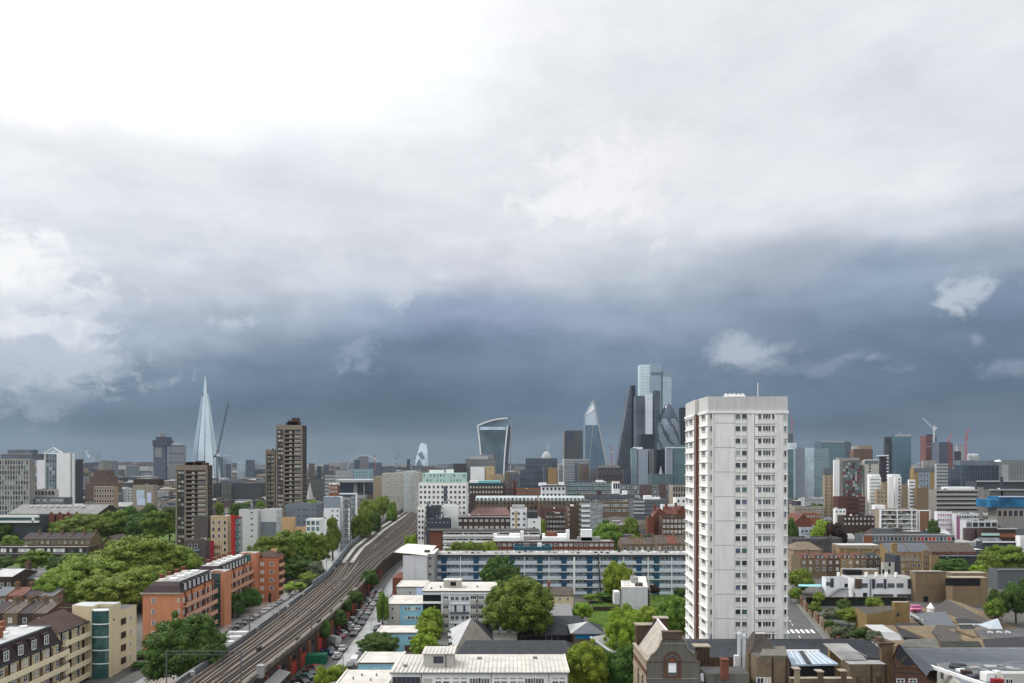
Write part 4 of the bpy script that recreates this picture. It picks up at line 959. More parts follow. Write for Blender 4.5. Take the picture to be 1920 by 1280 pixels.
# school-like group with slate roofs
def poly_roof(T,faces,m,name='roof'):
 A=MB()
 for f in faces:
  n=(Vector(f[1])-Vector(f[0])).cross(Vector(f[2])-Vector(f[0]));A.face(f if n.z>0 else f[::-1])
 T.part(name,A,m)
T=Thing('school_hall','hall with steep pale grey pyramid roof beside the big round tree','hall',(-9,172,0))
NL,NR,FR,FL,AP=(-14.2,160,4.6),(-4.7,173,5),(-5.6,188,5),(-17.4,184,5),(PX(884,173.5),173.5,10.8)
poly_roof(T,[[NL,AP,FL]],'roof_light_metal','left_roof_slope');poly_roof(T,[[NL,NR,AP]],'slate_pale','front_roof_slope');poly_roof(T,[[NR,FR,AP],[FR,FL,AP]],'slate','rear_roof_slope')
P1(T,'prism','wall','brick_stock',[(NL[0]+.5,NL[1]+.6),(NR[0]-.4,NR[1]+.3),(FR[0]-.4,FR[1]-.4),(FL[0]+.4,FL[1]-.4)],0,4.5)
for i in range(3):P1(T,'box','dormer_vent','metal_dark',(-16.6+i*.75,179-i*6,6.0),(.9,1.0,.5))
T=Thing('school_hall','long low school wing with dark slate roof behind the ribbed white roof','hall',(2,163,0));gable(T,-14,16,154.5,175,3.6,7.2,'slate','brick_stock',hip=3.5)
T=Thing('school_hall','dark slate-roofed wing right of the big round tree with black openings','hall',(13,187,0));gable(T,2,20.5,182,200,4.3,7.3,'slate','brick_dark',hip=2)
P1(T,'box','opening','black',(9,181.9,2.4),(13,.12,3))
for i in range(3):P1(T,'box','post','metal_grey',(9+i*1.6,181.8,2.4),(.15,.12,3))
T=Thing('pavilion','small pavilion with blue walls and slate pyramid roof by the lawn','pavilion',(PX(1101,181),181,0))
Yp=176;xa,xb=PX(1072,Yp),PX(1132,Yp);ap=(PX(1102,181),181,PZ(1164,181));ze=PZ(1187,Yp)
P1(T,'prism','wall','brick_stock',[(xa+.8,Yp+.8),(xb-.8,Yp+.8),(xb-.8,Yp+9),(xa+.8,Yp+9)],0,ze)
P1(T,'box','blue_panel','bright_blue',((xa+xb)/2,Yp+.7,ze-.75),(xb-xa-2,.14,1.4))
P1(T,'box','fascia','metal_grey',((xa+xb)/2,Yp+.3,ze-.1),(xb-xa,.5,.22))
poly_roof(T,[[(xa-.3,Yp,ze),(xb+.3,Yp,ze),ap]],'slate_grey','front_roof_slope');poly_roof(T,[[(xa-.3,Yp,ze),(xa-.3,Yp+10,ze),ap]],'roof_light_metal','left_roof_slope');poly_roof(T,[[(xb+.3,Yp,ze),(xb+.3,Yp+10,ze),ap],[(xb+.3,Yp+10,ze),(xa-.3,Yp+10,ze),ap]],'slate','rear_roof_slope')
T=Thing('school_hall','gabled slate roof with pale ridge in front of the blue pavilion','hall',(22,163,0))
r0,r1=(PX(1107,172),172,PZ(1193,172)),(PX(1147,160),160,PZ(1222,160)-.0)
poly_roof(T,[[r0,(PX(1095,160),158,3.4),(PX(1150,156),156,3.0),r1]],'slate','front_roof_slope');poly_roof(T,[[r0,r1,(PX(1150,160)+2.5,164,4.5),(PX(1125,176)+2,176,6)]],'roof_grey','rear_roof_slope')
P1(T,'bar','ridge','roof_light_metal',r0,r1,.5,.25);P1(T,'prism','wall','brick_dark',[(PX(1098,160),159),(PX(1146,158),158),(PX(1146,162),163),(PX(1110,170),170)],0,3.2)
# cream cottage and grey annexe right of the round tree
T=Thing('house','cream rendered house with dark roof standing between round tree and lawn','house',(PX(1045,238),238,0));x0,x1=PX(1022,235),PX(1075,235)
gable(T,x0,x1,235,243,PZ(1115,235),PZ(1100,239),'slate_brown','cream');e=Edge((x0,235),(x1,235),0,PZ(1115,235));wg(T,e,1,[.28,.52,.80],.9,1.0,top=.8,gm='glass_mid',st=2,each=True);chimney(T,x0+1.5,239,6,8.4,.9,.9,'orange_brick',2)
T=Thing('annexe','low grey pitched-roof annexe below the cream rendered house','annexe',(PX(1055,212),212,0));gable(T,PX(1032,208),PX(1072,208),207,224,3.0,5.6,'metal_grey','offwhite');
e=Edge((PX(1032,207),207),(PX(1072,207),207),0,3.0);wg(T,e,1,3,1.4,1.0,top=.6,gm='glass_mid',each=True)
# white blank-walled flats by the weeping tree
T=Thing('apartment_block','white blank-gabled flats with faint graffiti between weeping tree and tower','apartment block',(PX(1193,225),228,0))
Y=219;xa,xb=PX(1165.5,Y),PX(1214.5,Y);z=10.2;zA=[0]
A=MB();A.prism([(xa,Y),(xb,Y),(xb+3.6,Y+22),(xa+3.2,Y+22)],0,z,0,top=1);T.part('wall',A,['panel_grey','roof_white'])
P1(T,'box','dark_recess','brick_dark',(xb+.5,Y+2.2,z/2-.4),(.9,4.2,z-.8),R(-8))
e=Edge((xb,Y),(xb+3.6,Y+22),0,z);e.n=Vector((.98,-.16,0));e.rz=math.atan2(e.n.y,e.n.x)+math.pi/2
for i in range(3):P1(T,'box','balcony','stone',e.p(.6,z-2.2-i*2.9,.5),(e.L*.7,1.0,.9),e.rz)
for i in range(4):
 P1(T,'bar','rooflight','panel_grey',(xa+1.2+i*.4,Y+4+i*4,z+.15),(xa+3.6+i*.35,Y+4+i*4,z+.15),.35,.25)
P1(T,'prism','plant_room','roof_grey',[(xb-3.6,Y+8),(xb-1.6,Y+8),(xb-1.6,Y+12),(xb-3.6,Y+12)],z,z+1.9);P1(T,'tube','flue','stone',(xb-3.2,Y+9,z),(xb-3.2,Y+9,z+3.6),.18)
P1(T,'box','roof_unit','slate_brown',(xb-2.3,Y+3,z+.5),(2.4,1.4,1.0))
P1(T,'bar','roof_kerb','white',(xa,Y+.1,z+.15),(xb,Y+.1,z+.15),.35,.3);P1(T,'bar','corner_trim','conc',(xa+.02,Y-.03,0),(xa+.02,Y-.03,z),.2)
P1(T,'box','side_bay','panel_grey',(xa-.8,Y+6,6),(1.8,4,4))
A=MB()
for q in range(9):
 t0=q*.7;A.bar((xa+4.6+1.3*math.cos(t0),Y-.02,3.2+.9*math.sin(t0*1.3)),(xa+4.6+1.3*math.cos(t0+.7),Y-.02,3.2+.9*math.sin((t0+.7)*1.3)),.05)
T.part('graffiti',A,'conc')
T=Thing('garden_wall','dark brown low brick wall crossing the green lawn','wall',(PX(1131,233),233,0));P1(T,'box','wall','brick_dark',(PX(1131,232),232,.7),(7,.4,1.4))
# ------------------------------------------------------------------ long blue and grey gallery block
def blue():
 Y=262.0;z=14.8;px0,px1=814,1300
 T=Thing('apartment_block','long grey gallery block with royal blue panels stretching behind the trees','apartment block',(PX(1050,Y),Y+5,0))
 x0,x1=PX(px0,Y),PX(px1,Y);P1(T,'prism','wall','block_panel',[(x0,Y),(x1,Y),(x1,Y+11),(x0,Y+11)],0,z)
 P1(T,'prism','roof','roof_grey',[(x0-.4,Y-1.5),(x1+.4,Y-1.5),(x1+.4,Y+11.4),(x0-.4,Y+11.4)],z+.02,z+.3,bottom=True)
 P1(T,'box','fascia','metal_dark',((x0+x1)/2,Y-1.55,z+.05),(x1-x0+.8,.2,.75))
 e=Edge((x0,Y),(x1,Y),0,z);fx=lambda px:(px-px0)/(px1-px0);sh=14.3/F*Y
 blues=[833,893,960,1012,1057,1105,1152,1197,1230,1290]
 strips=[864,925,983,1029,1076,1124,1168,1214,1258]
 zt=[PZ(1042+14.3*i,Y)for i in range(5)]
 for i,zz in enumerate(zt):
  P1(T,'box','gallery_slab','white',e.p(.5,zz-.05-sh+.15,.65),(e.L,1.3,.22),e.rz)
  P1(T,'box','gallery_parapet','block_pale',e.p(.5,zz-sh+.85,1.2),(e.L,.12,1.05),e.rz)
  for j in range(62):
   px=819+j*7.7
   if min(abs(px-b)for b in blues)<7 or random.random()<.22:continue
   fm,pn=winmesh(1.0,.85,'white',random.choice(['glass','glass','glass_mid','glass_curtain']),1);o=T.inst('window',fm,e.p(fx(px),zz-.85,.03),0);link('pane',pn,o)
  for b in blues:strip(T,e,fx(b-5),fx(b+5),zz-sh+.4,zz-.0,'blue' if b%2 else 'teal_blue',1.32,'blue_panel')
 for px in strips:pil(T,e,[fx(px)],.28 if px!=1076 else .7,'white',1.5,z0=0,z1=z-.3,out=.0,name='fin')
 P1(T,'box','end_panel','panel_grey',(x0+.2,Y+2,z/2),(.5,8,z-.5))
 for px in range(820,1290,11):
  A=MB();yy=Y+3+random.random()*6;A.box((PX(px,yy),yy,z+.3+.25),(.8+random.random()*.5,.8,.5));T.part('roof_vent',A,random.choice(['white','roof_grey','metal_dark']))
 P1(T,'bar','flue','metal_dark',(PX(1126,Y-2),Y-1.9,0),(PX(1122,Y-2),Y-1.9,z+.9),.45)
blue()
# panelled white gable building at its left end
T=Thing('warehouse','tall white panelled shed with folded white roof beside the tracks','warehouse',(PX(780,258),262,0));Y=250;z=PZ(1040,Y)
xa,xb,xc=PX(755.5,Y),PX(801,Y),PX(814.5,Y+1)
P1(T,'prism','wall','panel_grey',[(xa,Y),(xb,Y),(xb,Y+16),(xa,Y+16)],0,z);A=MB();A.prism([(xb,Y+.6),(xc,Y+.6),(xc,Y+16),(xb,Y+16)],0,z+.5,0,top=1);T.part('side_wing',A,['roof_grey','roof_white'])
for f in(.5,):P1(T,'box','joint','conc',(xa+(xb-xa)*f,Y-.02,z/2),(.06,.06,z))
for r in range(3):P1(T,'box','window','glass',(PX(806,Y),Y+.52,PZ(1046+15*r,Y)),(.8,.1,.7))
poly_roof(T,[[(xa-3.2,Y-.5,z+1.2),(xb+.2,Y-.5,z),(xb+1.5,Y+18,z+1.4),(xa-1,Y+18,z+2.2)],[(xa-3.2,Y-.5,z+1.2),(xa-1,Y+18,z+2.2),(xa-3.4,Y+18,z+1.0),(xa-3.4,Y-.5,z+.6)]],'roof_white','folded_roof')
P1(T,'box','roof_unit','metal_dark',(xb-.6,Y+5,z+.9),(2.0,1.5,.8));P1(T,'prism','brick_annexe','brick_red',[(xa-4,Y+1),(xa,Y+1),(xa,Y+15),(xa-4,Y+15)],0,8)
# ------------------------------------------------------------------ foreground Victorian brick building with Dutch gable
def P3(px,py,Y):return(PX(px,Y),Y,PZ(py,Y))
def fgable():
 Y=112.0
 T=Thing('brick_house','old grey brick building with curved Dutch gable and white-filled arched window','house',(PX(1260,116),116,0))
 pr=[(1213,1300),(1213,1240),(1217,1233),(1221,1226),(1228,1221),(1234,1213),(1238,1206),(1240,1199),(1243,1196),(1242,1183),(1278,1183),(1279,1196),(1284,1199),(1287,1206),(1290,1214),(1296,1220),(1302,1224),(1305,1238),(1312,1240),(1312,1300)]
 pts=[P3(x,y,Y)for x,y in pr];A=MB();n=len(pts)
 A.face([(x,y,z)for x,y,z in pts][::-1]);A.face([(x,y+.5,z)for x,y,z in pts])
 for i in range(n-1):
  a,b=pts[i],pts[i+1];A.face([a,b,(b[0],b[1]+.5,b[2]),(a[0],a[1]+.5,a[2])])
 T.part('gable_wall',A,'stone_grey')
 A=MB()
 for i in range(1,8):A.bar((pts[i][0],Y+.2,pts[i][2]),(pts[i+1][0],Y+.2,pts[i+1][2]),.7,.14)
 for i in range(11,16):A.bar((pts[i][0],Y+.2,pts[i][2]),(pts[i+1][0],Y+.2,pts[i+1][2]),.7,.14)
 T.part('coping',A,'stone')
 A=MB();A.box((PX(1260,Y),Y+.1,PZ(1189.5,Y)),(3.15,.9,1.15));A.box((PX(1260,Y),Y+.1,PZ(1183,Y)),(3.3,1.1,.14));T.part('chimney',A,'brick_brown')
 for yy,m in((1205,'stone'),(1239.5,'brick_brown'),(1271,'stone')):
  A=MB();w=(1286-1236)if yy==1205 else 96;A.box((PX(1261,Y),Y-.04,PZ(yy,Y)),(w/F*Y,.1,.12));T.part('string_course',A,m)
  # window with brick arch and triangular tympanum
 A=MB();cx=PX(1260.5,Y);zc=PZ(1237,Y);r0,r1=1.15,1.45
 for i in range(14):
  a,b=math.pi*i/14,math.pi*(i+1)/14
  A.face([(cx+r0*math.cos(a),Y-.12,zc+r0*math.sin(a)),(cx+r1*math.cos(a),Y-.12,zc+r1*math.sin(a)),(cx+r1*math.cos(b),Y-.12,zc+r1*math.sin(b)),(cx+r0*math.cos(b),Y-.12,zc+r0*math.sin(b))][::-1])
  A.face([(cx+r1*math.cos(a),Y-.12,zc+r1*math.sin(a)),(cx+r1*math.cos(a),Y,zc+r1*math.sin(a)),(cx+r1*math.cos(b),Y,zc+r1*math.sin(b)),(cx+r1*math.cos(b),Y-.12,zc+r1*math.sin(b))])
 for s in(-1,1):A.box((cx+s*1.3,Y-.06,(zc+PZ(1268,Y))/2),(.3,.12,zc-PZ(1268,Y)));A.box((cx+s*.95,Y-.05,(zc+PZ(1266,Y))/2-.3),(.12,.10,zc-PZ(1266,Y)-.6))
 A.box((cx,Y-.09,PZ(1268,Y)),(3.0,.2,.25));T.part('window_surround',A,'brick_red2')
 A=MB();zt=PZ(1240,Y);A.bar((cx-1.05,Y-.14,zt),(cx,Y-.14,zt+.95),.16,.14);A.bar((cx+1.05,Y-.14,zt),(cx,Y-.14,zt+.95),.16,.14);A.bar((cx-1.1,Y-.14,zt-.02),(cx+1.1,Y-.14,zt-.02),.16,.14);T.part('pediment',A,'brick_brown')
 A=MB();A.face([(cx-.85,Y-.05,zt+.05),(cx+.85,Y-.05,zt+.05),(cx,Y-.05,zt+.85)]);T.part('tympanum',A,'orange_brick')
 P1(T,'box','window_board','window_white',(cx,Y-.03,PZ(1250.5,Y)),(1.25,.06,1.55))
 P1(T,'box','sill','slate_grey',(cx,Y-.02,PZ(1261,Y)),(1.2,.06,.3))
 # left flank wall, facing the camera's left
 xl=PX(1213,Y);P1(T,'prism','flank_wall','brick_pale',[(xl,Y+.02),(xl+.4,Y+.02),(xl+.4,124.5),(xl,124.5)],0,[17.7,17.7,17.2,17.2])
 A=MB();A.bar((xl+.1,Y,17.75),(xl+.1,124.5,17.3),.6,.16);A.bar((xl-.06,Y,16.2),(xl-.06,124.5,15.9),.14,.14);A.bar((xl-.06,Y,13.8),(xl-.06,124.5,13.8),.14,.2);T.part('string_course',A,'stone')
 P1(T,'bar','brick_band','brick_red2',(xl-.05,Y+.2,15.6),(xl-.05,124,15.3),.06,.9)
 for yy in(115,119):P1(T,'bar','drainpipe','metal_dark',(xl-.15,yy,6),(xl-.15,yy,14.5),.16)
 P1(T,'prism','core','brick_brown',[(xl+.6,Y+.6),(PX(1312,Y)-.2,Y+.6),(PX(1312,Y)-.2,124),(xl+.6,124)],0,16.8)
 # steep roof behind the gable with a pale left slope and white valley
 xr=26.2;a,b=Y+.5,123
 A=MB();A.face([(xl+.5,a,16.9),(xr,a,21.6),(xr,b,21.9),(xl+.5,b,16.9)]);T.part('roof',A,'roof_pale')
 A=MB();A.face([(xr,a,21.6),(PX(1306,Y),a,16.9),(PX(1306,Y),b,16.9),(xr,b,21.9)]);T.part('roof_right',A,'slate')
 P1(T,'bar','ridge','white',(xr,a,21.7),(xr,b,22.0),.25,.2)
 # rear gable and tall end chimneys, dark brick with pale cap
 for p0,p1,t_,Yc in((1193,1229,1171,124.5),(1227,1252,1158.5,124.0)):
  A=MB();x0,x1=PX(p0,Yc),PX(p1,Yc);A.prism([(x0,Yc),(x1,Yc),(x1,Yc+1.3),(x0,Yc+1.3)],10,PZ(t_,Yc));T.part('end_chimney',A,'brick_brown')
  P1(T,'box','chimney_cap','stone',((x0+x1)/2,Yc+.6,PZ(t_,Yc)+.06),(x1-x0+.35,1.7,.2))
  # dark bargeboard of the neighbouring steep roof
 A=MB();A.bar((PX(1200,123.5),123.5,17.0),(xr-.2,123.5,PZ(1164,123.5)),.3,.55);A.bar((xr-.2,123.5,PZ(1164,123.5)),(PX(1252,123.5),123.5,PZ(1182,123.5)),.3,.5);T.part('bargeboard',A,'slate')
fgable()
def box_thing(name,label,cat,px0,px1,py_top,Y,d,m,z0=0.0,top=None,group=None,skew=0.0):
 T=Thing(name,label,cat,(PX((px0+px1)/2,Y),Y+d/2,z0),group)
 A=MB();x0,x1,d=fit(px0,px1,Y,d);z=PZ(py_top,Y);A.prism([(x0,Y),(x1,Y),(x1+skew,Y+d),(x0+skew,Y+d)],z0,z,0,top=1);T.part('wall',A,[m,top or m])
 T.e=[Edge((x0,Y),(x1,Y),z0,z)];T.z=T.zr=z;return T
 # long slate roof behind, brick walls and courtyard in front
T=Thing('brick_house','long brown brick range with dark slate roof at the foot of the tower','house',(56,134,0))
x0,x1=PX(1303,131),PX(1665,131)
gable(T,x0,x1,131,145,12.6,14.0,'slate','brick_stock')
e=Edge((x0,131),(x1,131),0,12.6);wg(T,e,2,14,1.2,1.7,sh=4,top=2.2,gm='glass',fm='white',st=4,each=True)
def low(label,px0,px1,pyt,Y,d,m,top='roof_dark',**k):return box_thing('brick_house',label,'house',px0,px1,pyt,Y,d,m,top=top,**k)
T=low('brown brick court wall with dark openings right of the Dutch gable',1312,1405,1262,113,4,'stone_grey');
for px in(1330,1352):strip(T,T.e[0],(px-1312-3)/93,(px-1312+4)/93,6,11.5,'brick_brown',.1,'pier')
A=MB();A.box((PX(1358,112.6),112.6,PZ(1253,112.6)),(1.1,1.1,3.2));A.box((PX(1358,112.6),112.6,PZ(1253,112.6)+1.65),(1.3,1.3,.16));T.part('chimney',A,'brick_red')
P1(T,'tube','duct','chrome',(PX(1318,113),113.5,PZ(1279,113)),(PX(1321,113),114.5,PZ(1268,113)),.35,.35,8)
T=low('recessed brown brick wall under the slate roof, with dark void below',1312,1400,1231,126,4.5,'brick_brown','slate')
strip(T,T.e[0],0,1,6,PZ(1252,126),'black',.06,'void')
A=MB()
for px in(1320,1343,1366):A.bar((PX(px,124),124,6),(PX(px,124),124,PZ(1245,124)),.12)
T.part('post',A,'stone_grey')
T=box_thing('chimney_stack','wide dark brown ribbed chimney stack right of the Dutch gable','chimney',1303,1331,1212,118,1.6,'brick_brown',z0=8)
P1(T,'box','cap','stone',(PX(1317,118),118.8,T.z+.08),(2.9,2,.18))
for i in range(4):pil(T,T.e[0],[.12+.25*i],.2,'brick_dark',.15,z0=8,name='rib')
T=Thing('flue_pipes','pair of shiny steel flue pipes rising in front of the tower base','flue',(PX(1390,118),118,6))
for px,t_ in((1386,1188),(1395,1193)):
 A=MB();A.tube((PX(px,118),118,6),(PX(px,118),118,PZ(t_,118)),.32,.32,10);A.tube((PX(px,118),118,PZ(t_,118)),(PX(px,118),118,PZ(t_,118)+.4),.42,.30,10);T.part('flue',A,'chrome')
P1(T,'box','vent_stack','panel_grey',(PX(1381,118),118,PZ(1246,118)),(.8,.8,3.4))
T=box_thing('chimney_stack','square brown brick chimney just right of the steel flues','chimney',1399,1409,1207,120,1.2,'brick_brown',z0=8)
P1(T,'box','cap','stone',(PX(1404,120),120.6,T.z+.08),(1.3,1.5,.16))
T=Thing('turret_roof','steep slate pyramid turret roof with flat top in front of the tower','turret',(PX(1427,119),119,8));Y=117
q=[P3(1407,1232,Y),P3(1452,1217,Y),(PX(1452,Y),Y+4,PZ(1217,Y)),(PX(1407,Y),Y+4,PZ(1222,Y))];t_=[P3(1416.5,1186,Y+1.5),P3(1434,1186,Y+1.5),(PX(1434,Y+1.5),Y+2.8,PZ(1185,Y+2)),(PX(1416.5,Y+1.5),Y+2.8,PZ(1185,Y+2))]
A=MB()
for i in range(4):A.face([q[i],q[(i+1)%4],t_[(i+1)%4],t_[i]])
A.face(t_);T.part('roof',A,'slate_brown');P1(T,'bar','ridge','white',t_[0],t_[1],.2,.2);P1(T,'prism','wall','brick_stock',[(p[0],p[1])for p in q],6,PZ(1226,Y))
T=low('yellow-brown brick bay with flat parapet and two small white windows',1408,1478,1231,113,6,'brick_stock','roof_dark')
A=MB();x0,x1=PX(1424,113),PX(1478,113);A.prism([(x0,113.1),(x1,113.1),(PX(1476,118),119),(PX(1436,118),119)],T.z,T.z+.25);T.part('roof_deck',A,'stone_grey')
for px,g in((1415,'glass'),(1431,'glass_curtain')):
 fm,pn=winmesh(1.2,1.1,'white',g,2);o=T.inst('window',fm,T.e[0].p((px-1408)/70,PZ(1275,113),.03),0);link('pane',pn,o)
for px in(1443,1474):pil(T,T.e[0],[(px-1408)/70],.2,'brown_dark',.2,name='drainpipe')
T=Thing('rooflight','large pale blue glass rooflight with dark centre bar in brick courtyard','rooflight',(PX(1525,118),118,8))
q=[P3(1484,1245,114.5),P3(1572,1243,114.5),P3(1536,1220,122),P3(1475,1220,122)]
A=MB();A.face(q);A.face([(x,y,z-.3)for x,y,z in q][::-1]);
for i in range(4):a,b=q[i],q[(i+1)%4];A.face([a,(a[0],a[1],a[2]-.3),(b[0],b[1],b[2]-.3),b][::-1])
T.part('glazing',A,'rooflight_glass')
m0=[q[0][i]*.62+q[1][i]*.38 for i in range(3)];m1=[q[3][i]*.56+q[2][i]*.44 for i in range(3)]
P1(T,'bar','gutter','metal_dark',(m0[0],m0[1],m0[2]+.08),(m1[0],m1[1],m1[2]+.08),.75,.12)
P1(T,'bar','ridge','white',(q[3][0],q[3][1],q[3][2]+.1),(q[2][0],q[2][1],q[2][2]+.1),.35,.3)
for k_ in range(1,8):
 f=k_/8
 if .34<f<.5:continue
 a=[q[0][i]*(1-f)+q[1][i]*f for i in range(3)];b=[q[3][i]*(1-f)+q[2][i]*f for i in range(3)];P1(T,'bar','glazing_bar','white',(a[0],a[1],a[2]+.04),(b[0],b[1],b[2]+.04),.08,.08)
P1(T,'prism','dark_court','black',[(q[0][0]+.3,115),(q[1][0]-.4,115),(q[2][0]-.3,121.6),(q[3][0]+.3,121.6)],4,q[0][2]-.5,cap=False)
pos=['leftmost','middle','rightmost']
for i,(px,t_)in enumerate(((1494.5,1254),(1538.5,1259),(1582,1258))):
 T=box_thing('chimney_stack',f'{pos[i]} of three round-capped brick chimneys below the glass rooflight','chimney',px-5.5,px+5.5,t_,110,1.0,'brick_brown' if i else 'brick_pale',z0=4,group='chimneys below the rooflight')
 P1(T,'box','cap','stone',(PX(px,110),110.5,T.z+.06),(1.15,1.25,.16))
T=low('low brown parapet wall running along the bottom edge below the rooflight',1478,1600,1271,111,1.0,'brick_stock','stone')
T=low('brick flank wall with sloping stone coping beside the glass rooflight',1577,1582,1238,114,9,'brick_stock','stone')
T=low('orange-brown brick stair head poking above the long slate roof',1552,1578,1210,127,4,'brick_yellow','stone');P1(T,'box','coping','stone',(PX(1565,127),127,T.z+.1),(2.9,.3,.25))
T=low('brown brick workshop with ribbed pale sheet roof below the slate roof',1580,1662,1244,117,8,'brick_stock','roof_grey');seamroof(T,PX(1577,119),PX(1626,119),119,126,T.z+.2,'roof_grey',8,1.0)
for px in(1628,1660):pil(T,T.e[0],[(px-1580)/82],.22,'brick_dark',.2,name='drainpipe')
for px in(1600,1645):strip(T,T.e[0],(px-1586)/82,(px-1576)/82,10,13.5,'brick_brown',.1,'pier')
T=box_thing('chimney_stack','tall broad brown brick chimney stack at right end of slate roof','chimney',1649,1675,1206,124,2.4,'brick_yellow2',z0=6)
A=MB();A.box((PX(1662,124),125.2,T.z+.1),(3.0,2.8,.25));A.box((PX(1655,124),125.2,T.z+.5),(.9,1.6,.9));T.part('cap',A,'brick_brown')
# slate-hung gable with white windows
T=Thing('brick_house','red-brown brick gabled house with slate-hung peak and two white windows','house',(PX(1700,114),116,0));Y=113
a,b,c=P3(1674,1290,Y),P3(1760,1290,Y),P3(1686,1206,Y)
g0=[P3(1676,1300,Y),P3(1738,1300,Y),P3(1738,1268,Y),P3(1726,1254,Y),P3(1686,1207,Y),P3(1676,1232,Y)]
A=MB();A.face(g0);A.face([(x,y+.4,z)for x,y,z in g0][::-1]);T.part('gable_wall',A,'brick_brown_red')
A=MB();A.face([(x,Y-.06,z)for x,y,z in(P3(1686,1209,Y),P3(1678,1231,Y),P3(1701,1250,Y),P3(1714,1243,Y))]);T.part('slate_hanging',A,'slate')
A=MB();A.bar(P3(1680,1247,Y-.1),P3(1722,1250,Y-.1),.2,.25);A.bar(P3(1680,1258,Y-.1),P3(1728,1260,Y-.1),.15,.18);A.bar(P3(1680,1250,Y-.1),P3(1700,1228,Y-.1),.15,.25);T.part('moulding',A,'brick_brown')
for px in(1688,1711):
 fm,pn=winmesh(1.35,1.2,'white','glass',4);o=T.inst('window',fm,P3(px,1278,Y-.03),0);link('pane',pn,o)
P1(T,'bar','drainpipe','brown_dark',(PX(1675,Y),Y-.1,0),(PX(1675,Y),Y-.1,PZ(1236,Y)),.25)
poly_roof(T,[[P3(1686,1206,Y-.2),P3(1737,1267,Y-.2),(PX(1756,123),124,13.2),(PX(1690,126),126,PZ(1213,126))]],'slate_grey','right_roof_slope')
poly_roof(T,[[P3(1686,1206,Y-.2),P3(1674,1234,Y-.2),(PX(1676,126),126,13),(PX(1690,126),126,PZ(1213,126))]],'slate','left_roof_slope')
# big plain grey slate roof
T=Thing('hall','broad plain grey slate roof with one small white skylight, bottom right','hall',(100,140,0))
zr_,ze_=PZ(1214.5,146),PZ(1246,136)
poly_roof(T,[[(PX(1690,146),146,zr_),(PX(2010,146),146,zr_),(PX(2010,136),136,ze_),(PX(1742,128),128,PZ(1256,128)),(PX(1725,128),128,PZ(1256,128))]],'slate_grey','roof')
P1(T,'prism','wall','brick_stock',[(PX(1728,129),129),(PX(2010,137),137),(PX(2010,150),150),(PX(1690,147),147)],0,8.6)
P1(T,'bar','ridge','roof_grey',(PX(1690,146),146,zr_),(PX(2010,146),146,zr_),.4,.2);P1(T,'bar','gutter','metal_dark',(PX(1775,136),135.9,ze_+.05),(PX(2010,136),135.9,ze_+.05),.5,.2)
A=MB();Ys=134;c_=[P3(1741,1238.5,137),P3(1749,1238.5,137),P3(1754,1247,133),P3(1745,1247,133)];A.face([(x,y,z+.35)for x,y,z in c_]);T.part('skylight',A,'white')
# white rendered building in the corner with cluttered flat roof
T=Thing('shop_building','white rendered building with slanting parapet and cluttered grey flat roof','building',(PX(1800,118),122,0))
q=[(PX(1757,127),127),(PX(1822,111),111),(PX(1945,112),112),(PX(1945,128),128)];z=[PZ(1241,127),PZ(1282,111),PZ(1282,111),PZ(1241,127)];zz=13.0
A=MB();A.prism(q,0,zz,0,top=1);T.part('wall',A,['roof_white','roof_metal2'])
e=Edge(q[0],q[1],0,zz);e.n=Vector((-abs(e.u.y),-abs(e.u.x),0));e.rz=math.atan2(e.n.y,e.n.x)+math.pi/2
P1(T,'box','parapet','white',e.p(.5,zz+.25,-.15),(e.L,.4,.6),e.rz)
for f in(.2,.62,.75):
 P1(T,'box','window','glass_mid',e.p(f,zz-1.4,.05),(1.0,.1,1.4),e.rz)
for i,(px,py,w,h,m)in enumerate(((1790,1252,1.6,.5,'metal_dark'),(1803,1258,1.4,.4,'white'),(1812,1263,1.5,.7,'brown_dark'),(1826,1252,2,.3,'roof_grey'),(1845,1262,1.2,.8,'metal_grey'),(1851,1274,1.8,1.4,'white'),(1865,1250,3.4,.3,'roof_light_metal'),(1885,1252,2.6,.3,'roof_light_metal'),(1838,1270,1.0,.6,'metal_dark'),(1798,1246,2.2,.25,'metal_dark'),(1822,1270,1.4,.5,'panel_dark'),(1900,1256,2.4,.4,'roof_grey'),(1870,1262,1,.5,'white'))):
 yy=GY(py,zz);A=MB();A.box((PX(px,yy),yy,zz+h/2),(w,1.2,h),R(i*23%40-20));T.part('roof_unit',A,m)
T=low('cream rendered house with dark arched doorway in bottom right corner',1870,1945,1262,108,4,'offwhite','roof_light_metal');wg(T,T.e[0],1,[.12,.2],.7,1.1,top=.8,each=True,gm='glass');
P1(T,'box','red_awning','red_deep',(PX(1866,108),107.6,PZ(1277,108)),(1.6,.8,1.2))
